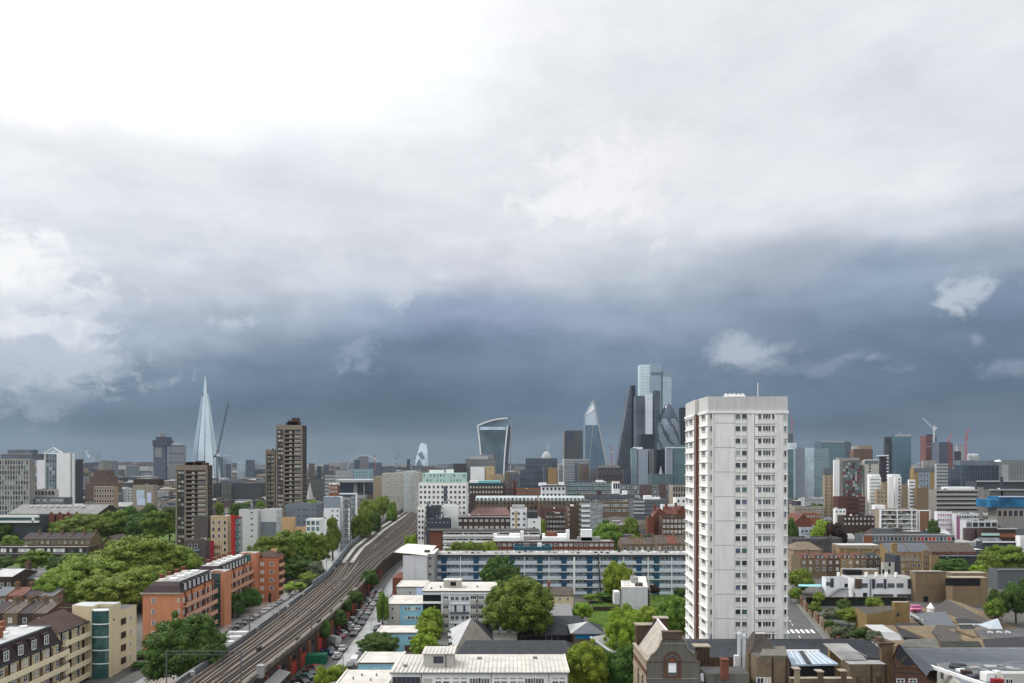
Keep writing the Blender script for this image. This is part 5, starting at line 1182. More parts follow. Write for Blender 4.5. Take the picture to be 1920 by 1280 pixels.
# ------------------------------------------------------------------ right middle ground: school and workshops behind the road
T=Thing('garden_wall','long brick boundary wall with pale piers along the right-hand road','wall',(97,220,0))
pts_w=[(86,186),(92.5,212),(97.5,235),(104.5,262)]
A=MB()
for a,b in zip(pts_w,pts_w[1:]):A.bar((a[0]+3.2,a[1],1.2),(b[0]+3.2,b[1],1.2),.35,2.4)
T.part('wall',A,'brick_stock')
for i in range(18):
 t_=i/17*3;k_=min(2,int(t_));f=t_-k_;x=pts_w[k_][0]*(1-f)+pts_w[k_+1][0]*f;y=pts_w[k_][1]*(1-f)+pts_w[k_+1][1]*f
 A=MB();A.bar((x+3.1,y,0),(x+3.1,y,2.9),.7,.7);T.part('pier',A,'brick_pale' if i%2 else 'brick_red')
Y=249.0
T=Thing('school_building','white two-storey school building with dark panels and outside stair','school',(PX(1640,255),256,0))
def quad_b(T,px0,px1,pyt,Y,d,m,roof='roof_grey',name='wall',z0=0):
 x0,x1,d=fit(px0,px1,Y,d);z=PZ(pyt,Y);A=MB();A.prism([(x0,Y),(x1,Y),(x1,Y+d),(x0,Y+d)],z0,z,0,top=1);T.part(name,A,[m,roof]);return Edge((x0,Y),(x1,Y),z0,z)
e=quad_b(T,1541,1590,1082,Y,12,'white2');e2=quad_b(T,1578,1723,1084,Y+.8,12,'white2')
f1=lambda px:max(0.0,min(1.0,(PX(px,249)-e.a.x)/e.L));f2=lambda px:(px-1590)/133 if False else max(0.0,(PX(px,249.8)-e2.a.x)/e2.L)
strip(T,e,f1(1543),f1(1562),PZ(1097,Y),PZ(1090,Y),'glass_mid',.08,'window');strip(T,e,f1(1557),f1(1563),PZ(1100,Y),PZ(1083,Y),'panel_dark',.12,'panel')
for a,b,m in((1583.5,1589.8,'black'),):strip(T,e,f1(a),f1(b),PZ(1100,Y),PZ(1093,Y),m,.08,'door')
for a,b in((1591,1602),(1616,1627),(1643,1656),(1664,1677),(1681,1694),(1708,1722)):strip(T,e2,f2(a),f2(b),PZ(1101.5,Y),PZ(1093,Y),'glass_mid',.08,'window')
for a,b,m in((1603,1616,'brick_brown'),(1635,1641,'panel_dark'),(1657,1662,'panel_dark'),(1702,1708,'panel_dark')):strip(T,e2,f2(a),f2(b),PZ(1103,Y),PZ(1085,Y),m,.14,'panel')
for a,b in((1596,1603),(1618,1626)):strip(T,e2,f2(a),f2(b),PZ(1119,Y),PZ(1111,Y),'glass',.08,'window')
for a,b in((1637,1675),(1682,1722)):
 strip(T,e2,f2(a),f2(b),PZ(1126,Y),PZ(1113.5,Y),'glass_teal_d',.08,'window')
 for q in range(7):pil(T,e2,[f2(a+(b-a)*(q+.5)/7)],.12,'metal_grey',.14,z0=.5,z1=PZ(1114,Y),name='mullion')
pil(T,e2,[f2(1632)],.5,'panel_blue_grey',.2)
A=MB();A.bar(P3(1548,1120,Y-1.2),P3(1576,1103,Y-1.2),1.2,.5);A.bar(P3(1576,1103,Y-1.2),P3(1590,1103,Y-1.2),1.2,.5);A.bar(P3(1590,1103,Y-1.4),P3(1590,1122,Y-1.4),.2);T.part('outside_stair',A,'metal_grey')
for px,w,m in((1598,9,'black'),):quad_b(T,1580,1617,1068,Y+9,3,'black','black','plant_room',z0=8)
quad_b(T,1575,1648,1066.5,Y+13,3,'brick_pale','roof_grey','rear_wall')
for px in(1572,1624,1643,1662,1680):P1(T,'tube','roof_cowl','white',(PX(px,Y+4),Y+4,8),(PX(px,Y+4),Y+4,9.7),.6,.5,10)
T=Thing('canopy','turquoise curved playground canopy left of the white school','canopy',(PX(1518,256),256,0));A=MB();A.face([P3(1497,1094,258),P3(1540,1094,258),P3(1540,1099,250),P3(1497,1098,250)][::-1]);A.face([P3(1497,1094,258),P3(1540,1094,258),P3(1540,1099,250),P3(1497,1098,250)]);T.part('roof',A,'turq');A=MB();A.bar(P3(1500,1098,250),(PX(1500,250),250,0),.2);A.bar(P3(1538,1098,250),(PX(1538,250),250,0),.2);T.part('post',A,'metal_grey')
T=Thing('school_building','blocky tan brick sports hall with long dark window slot','sports hall',(PX(1790,256),258,0))
e=quad_b(T,1706,1773,1071,247,20,'tan_b','roof_grey');e3=quad_b(T,1773,1853,1082,240,26,'tan_b','stone','front_wall');quad_b(T,1773,1852,1073,246.5,20,'tan_b2','stone','upper_wall',z0=8)
A=MB();x0,x1=PX(1773,239.9),PX(1838,239.9);A.box(((x0+x1)/2,239.96,PZ(1090,240)),(x1-x0,.2,2.6));T.part('window_slot',A,'black')
P1(T,'box','doorway','black',(PX(1736,246.9),246.95,PZ(1122,247)),(1.7,.12,2.0))
for z in(3.2,5.6):P1(T,'box','string_course','tan_brown',e.p(.5,z,.03),(e.L,.06,.12),e.rz);P1(T,'box','string_course','tan_brown',e3.p(.5,z,.03),(e3.L,.06,.12),e3.rz)
P1(T,'bar','coping','stone',(PX(1706,247),246.95,e.z1+.1),(PX(1773,247),246.95,e.z1+.1),.5,.3)
T=Thing('fence','long dark green mesh fence in front of the white school building','fence',(PX(1600,240),240,0));P1(T,'box','mesh_panel','fence_dark',(PX(1605,240),240,1.5),(PX(1700,240)-PX(1512,240),.1,3));P1(T,'box','rail','brick_brown',(PX(1605,240),239.6,3.1),(PX(1700,240)-PX(1512,240),.7,.2))
P1(T,'box','post','brick_stock',(PX(1585,239),239,1.6),(.9,.6,3.4))
T=Thing('shed','yellow-brick workshop with tall square tower beside sloping roofs','workshop',(PX(1660,200),202,0))
quad_b(T,1672,1706,1128,206,9,'brick_yellow3','stone','tower_wall');
x0,x1=PX(1612,200),PX(1676,202);A=MB();A.prism([(PX(1625,196),196),(PX(1676,200),200),(PX(1676,204),206),(PX(1610,204),206)],0,[PZ(1144,196)-1.2,PZ(1142,200),PZ(1142,200),PZ(1142,203)],0,top=1);T.part('wall',A,['brick_yellow3','roof_brown'])
P1(T,'box','window','glass',(PX(1684,205.9),205.9,PZ(1151,206)),(.8,.1,.8))
# overlapping pitched roofs at far right
def proof(label,faces,m,walls=None,wm='brick_stock',name='workshop',wz=0.0):
 P=[P3(*q)for q in faces[0]];cx=sum(p[0]for p in P)/len(P);cy=sum(p[1]for p in P)/len(P)
 T=Thing(name,label,'workshop',(cx,cy,0))
 for i,f in enumerate(faces):
  poly_roof(T,[[P3(*q)for q in f]],m[i]if isinstance(m,(list,tuple))else m,'roof_slope')
  # walls follow the lowest front edge
 zmin=min(p[2]for f in faces for p in[P3(*q)for q in f]);xs=[P3(*q)[0]for f in faces for q in f];ys=[P3(*q)[1]for f in faces for q in f]
 A=MB();A.prism([(min(xs)+1,min(ys)+.8),(max(xs)-1.5,min(ys)+.8),(max(xs)-1.5,max(ys)-.5),(min(xs)+1,max(ys)-.5)],0,zmin-.15);T.part('wall',A,wm)
 for f in faces:
  q=[P3(*v)for v in f];A=MB()
  for i in range(len(q)):a,b=q[i],q[(i+1)%len(q)];A.face([a,b,(b[0],b[1],b[2]-.3),(a[0],a[1],a[2]-.3)])
  T.part('fascia',A,'brick_dark')
 return T
proof('big grey-brown hipped hall roof spreading behind the glass lantern',[[(1775,1122,236),(1745,1143,226),(1792,1167,212),(1862,1166,205)],[(1775,1122,236),(1862,1166,205),(1880,1160,208),(1800,1128,236)]],['slate_brown2','brick_stock'])
T=proof('smooth grey monopitch roof with white clerestory on its left edge',[[(1706,1150,214),(1772,1145,222),(1800,1184,190),(1750,1184,190)]],'slate_grey')
A=MB();q=[P3(1706,1146.5,213),P3(1731,1160,203),P3(1731,1167,203),P3(1706,1157,213)];A.face(q[::-1]);A.face(q);T.part('clerestory',A,'white')
for k_ in range(4):
 A=MB();f=(k_+.7)/4.6;a=[q[0][i]*(1-f)+q[1][i]*f for i in range(3)];A.box((a[0]-.1,a[1]-.2,a[2]-.95),(.55,.5,.6));T.part('window',A,'glass')
proof('dark slate workshop roof with two small rooflights in front of the brick tower',[[(1677,1167,196),(1722,1167,196),(1738,1196,180),(1692,1193,180)]],'slate_g2')
T=Thing('shed','small shed with pale ribbed sheet roof left of dark slate workshop','shed',(PX(1668,186),186,0));seamroof(T,PX(1650,184),PX(1686,184),180,192,PZ(1200,180),'roof_light_metal',8,1.4,'roof_sheet');P1(T,'prism','wall','offwhite',[(PX(1650,184),180.2),(PX(1686,184),180.2),(PX(1686,184),192),(PX(1650,184),192)],0,PZ(1200,180)-.15)
for i,(px,Yv)in enumerate(((1711,187),(1729,187))):
 a=P3(px,1185,Yv);A=MB();A.box((a[0],a[1],a[2]+.15),(1.2,1.4,.2));o=link('rooflight',A.mesh('rooflight','glass_pale'));tag(o,('left' if i==0 else 'right')+' small rooflight on the dark slate workshop roof','rooflight','small rooflights')
proof('brown-grey twin hipped roof with orange brick valley, middle right',[[(1757,1170,192),(1790,1172,190),(1842,1212,165),(1765,1204,170),(1748,1182,183)]],['slate_brown2'])
proof('orange-brown brick valley roof between the grey hipped roofs',[[(1800,1190,178),(1815,1185,181),(1850,1210,166),(1822,1208,167)]],['tan_brown'])
proof('dark slate roof with green mossy base right of twin hipped roof',[[(1796,1170,186),(1826,1172,186),(1842,1205,170),(1818,1190,176)]],['slate_g2'])
proof('grey cement-tiled low roof directly above the slate-hung gable',[[(1700,1197,168),(1755,1196,168),(1762,1213,158),(1690,1211,158)]],['roof_moss'])
proof('dark green-black mossy roof trough above the plain grey roof',[[(1762,1201,166),(1835,1201,166),(1842,1214,158),(1766,1214,158)]],['slate_moss'])
T=proof('wide black slate roof at right edge below the glass lantern',[[(1842,1197,168),(1960,1190,170),(1960,1215,158),(1850,1216,158)]],['slate_g2'])
T=proof('black flat roof with white hooded vents at the right edge',[[(1826,1180,180),(1960,1176,182),(1960,1196,170),(1840,1196,170)]],['roof_dark'])
for i,px in enumerate((1854,1871,1887)):
 a=P3(px,1189,176);A=MB();A.tube((a[0],a[1],a[2]-.6),(a[0],a[1],a[2]+.9),.35);A.tube((a[0],a[1],a[2]+.7),(a[0]+.8,a[1]-.3,a[2]+.5),.38,.3);T.part('hooded_vent',A,'panel_grey')
T=Thing('lantern_roof','glass pyramid lantern roof with white frame beside the vents','lantern',(PX(1870,188),188,6));ap=P3(1871,1158,190)
bs=[P3(1856,1178,186),P3(1880,1178,186),(PX(1881,186),191,PZ(1178,186)),(PX(1857,186),191,PZ(1178,186))]
for i in range(4):A=MB();A.face([bs[i],bs[(i+1)%4],ap]);T.part('glass_panel',A,'glass_silver2')
P1(T,'prism','wall','roof_grey',[(b[0],b[1])for b in bs],0,bs[0][2])
T=proof('dark slate roof above a white-framed window strip near the lantern',[[(1790,1158,210),(1812,1158,210),(1850,1168,203),(1798,1168,203)]],['slate_g2'])
A=MB();a,b=P3(1797,1169,202),P3(1857,1169,202);A.bar(a,b,.15,.22);a,b=P3(1824,1173,202),P3(1856,1173,202);A.bar(a,b,.2,.9);T.part('window_strip',A,'white')
for px in(1832,1848):A=MB();a=P3(px,1173,201.8);A.box(a,(1.6,.2,.6));T.part('window',A,'glass_mid')
T=Thing('market_stall','bright pink and orange awning beside the grey hall roof','stall',(PX(1718,222),222,0));A=MB();A.face([P3(1708,1136,224),P3(1729,1137,224),P3(1726,1141,219),P3(1706,1141,219)][::-1]);T.part('awning',A,'pink_b');P1(T,'box','body','magenta',(PX(1716,222),222,2),(3,2,4))
for n_ in('slate_brown2','slate_g2','slate_moss','roof_moss'):pass
T=Thing('garden_tent','small white pointed tent behind the smooth grey roof','tent',(PX(1745,224),224,0));A=MB();A.tube((PX(1745,224),224,0),(PX(1745,224),224,2.6),1.0,1.0);A.tube((PX(1745,224),224,2.6),(PX(1745,224),224,4.4),1.2,.1);T.part('canopy',A,'white')
# ------------------------------------------------------------------ middle distance
AB=dict(name='apartment_block',cat='apartment block')
OB=dict(name='office_block',cat='office block')
def gridb(label,px0,px1,top,Y,d,m,rows,cols,w,h,sh,side=None,sdir=1,fm='white',gm=None,st=1,topoff=1.2,**k):
 """block with a camera-facing front and optionally a visible flank reaching photo column `side`"""
 pts=[(px0,Y),(px1,Y)]
 if side is not None:
  X_=PX(px1 if side>px1 else px0,Y);Ys=X_/((side-960)/F);
  dd=max(3,min(60,Ys-Y))if Ys>Y else None
  if side>px1:pts=pts+[(side,Y+(dd or d))]
  else:pts=[(side,Y+(dd or d))]+pts
 kk=dict(AB);kk.update(k)
 T=bld(label,pts,top,m,d,z=PZ(top,Y),**kk)
 T.f=T.e[-1]if(side is not None and side<px0)else T.e[0]
 T.s=None if side is None else(T.e[0]if side<px0 else T.e[-1])
 if rows and cols:wg(T,T.f,rows,cols,w,h,sh,topoff,fm=fm,gm=gm,st=st)
 return T
def rh(T,px0,px1,top,Y,m='roof_grey',d=4.0,name='plant_room'):
 A=MB();x0,x1=PX(px0,Y),PX(px1,Y);A.prism([(x0,Y),(x1,Y),(x1,Y+d),(x0,Y+d)],T.zr,PZ(top,Y));T.part(name,A,m)
 # white grid block with green glass attic
T=gridb('white gridded block with mint green glazed attic storeys',785,878,904,404,20,'tower_white',10,11,1.5,1.7,3.05,topoff=1.6,gm=['glass','glass_mid','glass'])
A=MB();x0,x1=PX(792,405),PX(873,405);A.prism([(x0,405.5),(x1,405.5),(x1,420),(x0,420)],T.zr,PZ(886,405));T.part('glass_attic',A,'teal_pale')
ea=Edge((x0,405.5),(x1,405.5),T.zr,PZ(886,405));wg(T,ea,2,13,1.2,1.6,3.0,.5,gm=['glass_teal','glass_turq','teal_pale'],fm='white',each=True)
rh(T,805,832,880,408,'white');rh(T,836,850,879,408,'white')
strip(T,T.f,.53,.60,T.z-14,T.z-2,'glass_dark',.1,'glazed_slot')
T=gridb('dark charcoal clad block stepping down beside the tracks',799,827,948,372,12,'panel_dark',0,0,0,0,3);rh(T,800,803,940,374,'metal_grey')
T=gridb('low charcoal clad annexe in front of the white gridded block',800,846,972,360,10,'panel_dark',2,6,.9,.5,3.4,gm='glass_pale',topoff=1.6)
T=gridb('narrow white stair block with small paired windows at the trackside',783,798,950,366,10,'tower_white',6,2,1.1,1.5,2.9,gm='glass')
T=gridb('plain white metal-clad shed between charcoal and white grid blocks',829,862,948,384,12,'white',0,0,0,0,3);A=MB();A.bar(P3(828,946,384),P3(840,936,390),.5,.5);A.bar(P3(840,936,390),P3(862,946,384),.5,.5);T.part('roof_edge',A,'metal_grey')
strip(T,T.f,.03,.08,T.z-9,T.z-3.5,'black',.1,'window')
# red brick end with white galleries
T=gridb('gallery flats with plain red brick end wall and white balcony bands',806,1012,993,315,9,'conc_dark',0,0,0,0,3)
strip(T,T.f,0,.11,0,T.z-.2,'brick_red',.8,'end_wall');
for i in range(6):
 z=T.z-.9-i*2.75;strip(T,T.f,.12,1,z-1.9,z-1.0,'white',1.3,'gallery_parapet');strip(T,T.f,.12,1,z-.0,z+.35,'white',1.2,'slab_edge')
 for q in range(16):pil(T,T.f,[.14+q*.054],.8,random.choice(['white','glass_pale','offwhite','brick_brown']),.25,z0=z-1.2,z1=z-.1,name='window')
band(T,T.f,[T.z+.1],.4,'conc_dark',0,1,1.6)
# red brick flats with white roof structures
T=gridb('red brick flats with white window bands and white rooftop stair heads',922,1152,1014,303,10,'brick_red',2,24,1.5,1.15,2.75,gm=['glass_curtain','glass_pale','glass_mid'],topoff=.95,par=.3)
band(T,T.f,[T.z+.05,T.z-5.1],.45,'roof_grey',0,1,.5)
for px0,px1,t in((928,976,1006),(1018,1062,1006)):
 A=MB();x0,x1=PX(px0,305),PX(px1,305);A.prism([(x0,305),(x1,305),(x1,309),(x0,309)],T.zr,PZ(t,305));T.part('roof_screen',A,'white')
for px0,px1,t,m in((976,982,995,'white'),(925,932,1000,'white'),(1062,1068,993,'white'),(1024,1043,997,'brick_red'),(1045,1062,1000,'white'),(955,975,1000,'white'),(1017,1022,1000,'white'),(1090,1110,992,'white'),(1083,1125,1006,'roof_grey')):
 rh(T,px0,px1,t,308,m,3,'roof_stair_head')
T=gridb('plain teal-roofed low hall in front of the red brick flats',963,1035,1024,284,10,'teal',0,0,0,0,3,roof='teal',name='hall',cat='hall')
# brown terrace with small white windows
T=gridb('dark brown brick flats with square white windows and white kerb',858,957,968,372,10,'brown_dark2',2,10,1.6,1.2,3.6,gm=['glass_curtain','glass_curtain','glass_pale'],fm='white',topoff=1.4);band(T,T.f,[T.z+.1],.5,'roof_light_metal',0,1,.6)
strip(T,T.f,0,.015,0,T.z,'white',.4,'end_wall');strip(T,T.f,0,1,T.z-7.6,T.z-6.5,'panel_grey',1.5,'parapet')
T=Thing('warehouse','warehouse with broad faded maroon roof in the middle distance','warehouse',(PX(915,400),400,0));poly_roof(T,[[P3(880,965,392),P3(958,965,392),P3(950,950,410),P3(893,950,410)],[P3(880,965,392),P3(893,950,410),P3(884,958,404)]],'roof_maroon');P1(T,'prism','wall','brick_dark',[(PX(881,393),393),(PX(957,393),393),(PX(950,410),410),(PX(893,410),410)],0,PZ(966,393))
T=gridb('cream and white modern flats with amber window column',957,988,953,362,12,'white2',3,3,1.5,1.4,3.0,gm=['glass','glass_mid'],topoff=1.7);strip(T,T.f,.28,.42,0,T.z-1,'yellow_pale',.12,'panel');rh(T,960,984,946,366,'roof_light_metal')
T=gridb('white flats with charcoal upper storey beside the amber column flats',988,1014,971,360,12,'white',2,1,1.1,1.0,3.0,gm='glass',topoff=1.3);A=MB();x0,x1=PX(988,361),PX(1008,361);A.prism([(x0,361),(x1,361),(x1,370),(x0,370)],T.zr,PZ(958,361));T.part('upper_storey',A,'panel_dark')
# brown brick slab with white balconies
T=gridb('tall dark brown brick slab end with stacked white balconies',1060,1090,948,402,16,'brick_brown',6,[.08,.9],1.2,1.4,2.9,gm='glass_pale');strip(T,T.f,0,.05,0,T.z,'stone',.3,'edge')
T=gridb('column of white balconies attached to the dark brown brick slab',1090,1106,944,400,14,'glass_mid_m',0,0,0,0,3,side=1130,roof='roof_grey')
for i in range(8):strip(T,T.f,0,1,T.z-1.6-i*2.9,T.z-.4-i*2.9,'white',1.0,'balcony');
wg(T,T.s,6,5,1.6,1.6,2.9,fm='white',gm=['glass_pale','glass_mid'])
T=gridb('brown flats with pale square windows behind the trees left of brown slab',1022,1060,962,395,12,'brick_dark',4,6,1.2,1.0,2.8,gm=['glass_pale','glass_mid']);T=gridb('maroon-roofed brown block left of the dark slab',1010,1062,952,430,10,'roof_maroon',0,0,0,0,3)
# long white dormer range and brick below
def dormer_range(label,px0,px1,top,Y,wallm,n,h=3.2,rows=2):
 T=gridb(label,px0,px1,top+h*F/Y*.95,Y,12,wallm,rows,n,1.5,1.8,3.3,gm=['glass','glass_mid'],topoff=1.2,fm='brick_dark')
 A=MB();x0,x1=PX(px0,Y),PX(px1,Y);A.prism([(x0,Y-.1),(x1,Y-.1),(x1,Y+9),(x0,Y+9)],T.z,T.z+.1);q=[(x0,Y-.2,T.z),(x1,Y-.2,T.z),(x1,Y+2.5,T.z+h),(x0,Y+2.5,T.z+h)];A.face(q);A.face([q[3],q[2],(x1,Y+11,T.z+h),(x0,Y+11,T.z+h)]);T.part('mansard_roof',A,'roof_white2')
 e=Edge((x0,Y-.2),(x1,Y-.2),T.z,T.z+h)
 for i in range(n):
  A=MB();A.box(e.p((i+.5)/n,T.z+1.2,-.6),(1.5,1.6,1.7));T.part('dormer',A,random.choice(['glass_mid','glass','metal_grey']))
 return T
dormer_range('long brick range with pale mansard roof and dark dormers, left half',892,1008,930,520,'brick_stock',16)
dormer_range('long brick range with pale mansard roof and dark dormers, right half',1010,1096,930,510,'brick_stock',12)
T=gridb('white-topped block with arched windows above the pale mansard range',1014,1060,908,560,14,'white2',2,6,2.0,2.4,5,gm=['glass','glass_mid'],topoff=2);strip(T,T.f,0,1,T.z-1.3,T.z-.2,'panel_dark',.5,'band');rh(T,1010,1025,904,566,'white');rh(T,1048,1058,903,566,'white')
T=gridb('long brown brick warehouse range with dark attic in the centre',1090,1190,926,545,16,'brick_stock',3,22,1.6,1.8,4.0,gm=['glass','glass_pale','glass_mid'],topoff=3.8);strip(T,T.f,0,1,T.z-3.3,T.z,'slate_grey',.5,'attic');rh(T,1120,1128,918,556,'brick_dark');rh(T,1168,1176,919,556,'white')
T=gridb('long green-grey glazed office range below the scalpel tower',1061,1148,903,640,20,'glass_teal',3,26,2.0,1.8,3.8,gm=['glass','glass_teal','glass_mid'],**{'name':'office_block','cat':'office block'});rh(T,1118,1131,899,650,'white')
T=gridb('small white temple-fronted block with tall window bays',1147,1162,902,600,12,'white',1,3,1.8,5.0,3,gm='glass');rh(T,1140,1170,900,612,'brick_brown')
T=gridb('dark glazed office range with vertical bays left of the tower',1160,1262,908,620,20,'glass_dark_m',3,30,1.6,2.2,4.0,gm=['glass','glass_mid','glass_pale'],**{'name':'office_block','cat':'office block'});strip(T,T.f,.35,.58,0,T.z,'brick_purple',.4,'brick_front');strip(T,T.f,.72,.86,0,T.z+1,'brick_purple',.5,'brick_front')
T=gridb('tan stone range with dark slots just left of the white tower',1254,1300,909,590,20,'stone',2,8,1.3,4,6,gm='glass')
T=gridb('grey louvred block with flat plant deck near the tower',1188,1252,935,470,14,'slate_grey',0,0,0,0,3,side=1180)
for i in range(4):strip(T,T.f,.0,.32,T.z-2.2-i*2.6,T.z-1.0-i*2.6,'roof_light_metal',.5,'louvre_band');strip(T,T.f,.34,1,T.z-2.2-i*2.6,T.z-.9-i*2.6,'glass_mid',.3,'window_band')
rh(T,1208,1222,928,478,'white');rh(T,1222,1238,931,478,'white')
T=gridb('white rendered house group directly left of the tower',1262,1296,932,430,10,'white',2,3,1.4,1.8,4,gm='glass');T=gridb('stepped low white terrace houses left of the tower',1238,1264,945,425,10,'white2',1,4,1.2,1.4,3,gm='glass_mid')
T=Thing('apartment_block','long low brown and white terrace running back behind the trees','apartment block',(PX(1165,440),440,0))
a,b,c=(PX(1135,480),480),(PX(1180,425),425),(PX(1196,424),424)
A=MB();A.prism([a,b,c,(PX(1215,470),470),(PX(1150,500),500)],0,11.5,0,top=1);T.part('wall',A,['brick_pale','slate_brown']);e=Edge(a,b,0,11.5)
for z in(3,6,9):band(T,e,[z],1.0,'glass_pale',.05,.95,.3)
band(T,e,[11.4],.5,'white',0,1,.6);e=Edge(b,c,0,11.5);band(T,e,[11.4],.5,'white',0,1,.6)
# red mansion roofs and brick windows
T=gridb('brown brick mansion block with rows of white sash windows',1233,1300,968,385,12,'brick_brown',4,8,1.4,1.6,3.0,gm=['glass_curtain','glass_pale'],topoff=1.5)
T=Thing('mansion_roofs','jumble of steep red-brown roofs and chimneys left of the tower','house',(PX(1262,410),410,0))
for i,(p0,p1,t)in enumerate(((1226,1250,951),(1248,1270,949),(1266,1292,947))):
 Yv=395+i*4;gable(T,PX(p0,Yv),PX(p1,Yv),Yv,Yv+9,PZ(t+14,Yv),PZ(t,Yv+4.5),'roof_red','brick_red',axis='x' if i%2 else 'y');chimney(T,PX(p0+4,Yv),Yv+4,PZ(t+5,Yv),PZ(t-4,Yv),1.2,2,'brick_red')
T=gridb('narrow red brick chimney-like block beside the mansion roofs',1212,1226,968,390,8,'brick_red',0,0,0,0,3)
# house roofs just behind blue block
def row(label,px0,px1,pe,pr,Y,d,n,rm,wm,rows=1,dorm=None,chim=True,group=None,name='terraced_house',cat='house'):
 w=(px1-px0)/n;nm=['leftmost','second from left','third from left','fourth from left','fifth from left','sixth from left','seventh from left','eighth from left','ninth from left']
 for i in range(n):
  a,b=px0+w*i,px0+w*(i+1);T=Thing(name,(f'{nm[i]} {label}' if n>1 else label),cat,(PX((a+b)/2,Y),Y+d/2,0),group)
  m=rm[i%len(rm)]if isinstance(rm,list)else rm;wm_=wm[i%len(wm)]if isinstance(wm,list)else wm
  gable(T,PX(a,Y),PX(b,Y)-.05,Y,Y+d,PZ(pe,Y),PZ(pr,Y+d/2),m,wm_,over=.02)
  e=Edge((PX(a,Y),Y),(PX(b,Y),Y),0,PZ(pe,Y));wg(T,e,rows,2 if w*Y/F>4 else 1,1.1,1.4,2.9,1.0,gm=['glass_pale','glass','glass_curtain','glass_mid'],each=True,st=1)
  A=MB();ye=(Y+Y+d)/2;A.bar((PX(b,Y)-.1,Y-.1,PZ(pe,Y)+.25),(PX(b,Y)-.1,ye,PZ(pr,ye)+.35),.3,.3);T.part('party_wall',A,'brick_stock')
  if chim:chimney(T,PX(b,Y)-.6,Y+d*.5,PZ(pr,Y+d/2)-.6,PZ(pr,Y+d/2)+1.4,.8,1.8,'brick_stock',4)
  if dorm is True:
   A=MB();x=PX((a+b)/2,Y);A.box((x,Y+1.3,PZ(pe,Y)+.65),((b-a)*.55*Y/F,2.0,1.1));d_=T.part('dormer',A,'slate')
   for s in(-1,1):
    fm,pn=winmesh(.8,.8,'white','glass_pale',1);o=link('window',fm,d_,(x+s*.9-T.at.x,Y+.28-T.at.y,PZ(pe,Y)+.68),0);link('pane',pn,d_,(x+s*.9-T.at.x,Y+.28-T.at.y,PZ(pe,Y)+.68),0)
 return T
row('low brown-roofed house behind the long blue-panelled block',1166,1232,1020,1007,300,12,3,['slate_brown','brick_brown','slate_brown'],'brick_stock',group='low houses behind the blue block')
row('brown gabled house under the mansion block near the tower',1232,1292,1019,1003,296,12,3,['slate_brown','roof_red','slate_brown'],'brick_stock',group='gabled houses by the tower')
# ------------------------------------------------------------------ left middle ground
T=gridb('cream flats with red end strip and turquoise glazed balconies',395,433,966,330,12,'tan_cream',5,3,1.3,1.9,3.3,gm=['glass','glass_mid','glass'],topoff=2.2)
T2=gridb('blank grey-brown clad block attached left of the cream flats',364,395,967,331,12,'taupe',0,0,0,0,3)
T3=gridb('red-framed balcony bay with pale glazed corner beside the cream flats',433,441,964,329,12,'red',0,0,0,0,3);
T=gridb('glazed turquoise balcony stack with red oversailing roof',441,455,968,331,12,'glass_pale',5,[.4],2.0,1.5,3.3,gm='glass_turq',topoff=1.5,roof='red');band(T,T.f,[T.z+.1],.5,'red',0,1,1.2);
for i in range(5):strip(T,T.f,0,.75,T.z-3.6-i*3.3,T.z-2.7-i*3.3,'glass_turq',1.2,'balcony')
T=gridb('grey-brown lower block with dark red vertical strip in front of cream flats',345,393,1012,296,12,'taupe',2,[.3,.55],1.3,1.6,3.2,gm='glass',topoff=1.5,roof='roof_light_metal');strip(T,T.f,.1,.75,T.z-4.6,T.z-3.7,'glass_turq',.9,'balcony');strip(T,T.f,.1,.75,T.z-8,T.z-7,'glass_turq',.9,'balcony')
T=gridb('crimson strip and cream slit-windowed end of the lower block',393,401,1013,295,10,'red_deep',0,0,0,0,3);T=gridb('narrow cream block with slit windows beside crimson strip',401,416,1016,297,10,'tan_cream',3,3,.5,1.5,3.2,gm='glass')
T=gridb('tall plain white block with one column of small windows',448,489,954,385,14,'panel_grey',5,[.7],1.3,.7,3.3,gm='glass',topoff=1.5)
T=gridb('white upper block over grey clad base beside tall white block',489,518,954,388,14,'panel_grey',0,0,0,0,3,side=530);strip(T,T.f,0,1,0,T.z-7,'panel_blue_grey2',.2,'grey_cladding');wg(T,T.s,3,3,1.4,1.5,3.2,gm='glass_turq')
T=gridb('long slate-grey clad block with scattered small windows',535,592,944,400,14,'panel_blue_grey2',3,[.45,.62,.72,.9],.9,.6,3.6,gm='glass',topoff=3,side=604)
T=gridb('plain apricot rendered block in front of the grey clad one',528,554,969,368,12,'apricot',0,0,0,0,3);T=gridb('apricot plinth block with one dark doorway',554,576,987,366,10,'apricot',1,[.5],.9,1.0,3,gm='glass')
T=gridb('white-framed glazed corner block below the grey clad one',574,600,972,362,12,'white',2,3,2.0,2.4,3.2,gm=['glass_turq','glass_teal','glass_pale'],side=608,topoff=.8)
T=gridb('white rendered block with blue-grey upper storeys by the railway',607,643,930,392,14,'white2',4,[.55,.85],1.0,1.0,2.7,gm='glass',topoff=7.6);strip(T,T.f,0,1,T.z-6.2,T.z,'panel_blue_grey3',.25,'grey_cladding')
T=gridb('balcony stack between white walls beside the railway',643,658,931,390,14,'glass_mid_m',9,[.5],2.6,1.4,2.8,gm=['glass','glass_turq','glass_dark']);
for i in range(9):strip(T,T.f,.1,.9,T.z-2.9-i*2.8,T.z-2.1-i*2.8,'metal_grey',.9,'balcony')
strip(T,T.f,.8,1,5,T.z-6,'white',.3,'white_wall');strip(T,T.f,.75,1,0,6,'brick_pale',.4,'brick_base')
T=gridb('tall block framed by thin white portal right of balcony stack',659,671,925,420,14,'panel_blue_grey2',6,2,1.3,1.6,3.0,gm=['glass','glass_turq']);pil(T,T.f,[.97],.9,'white',1.2,name='white_frame');band(T,T.f,[T.z+.2],.8,'white',-2.2,1.0,1.2)
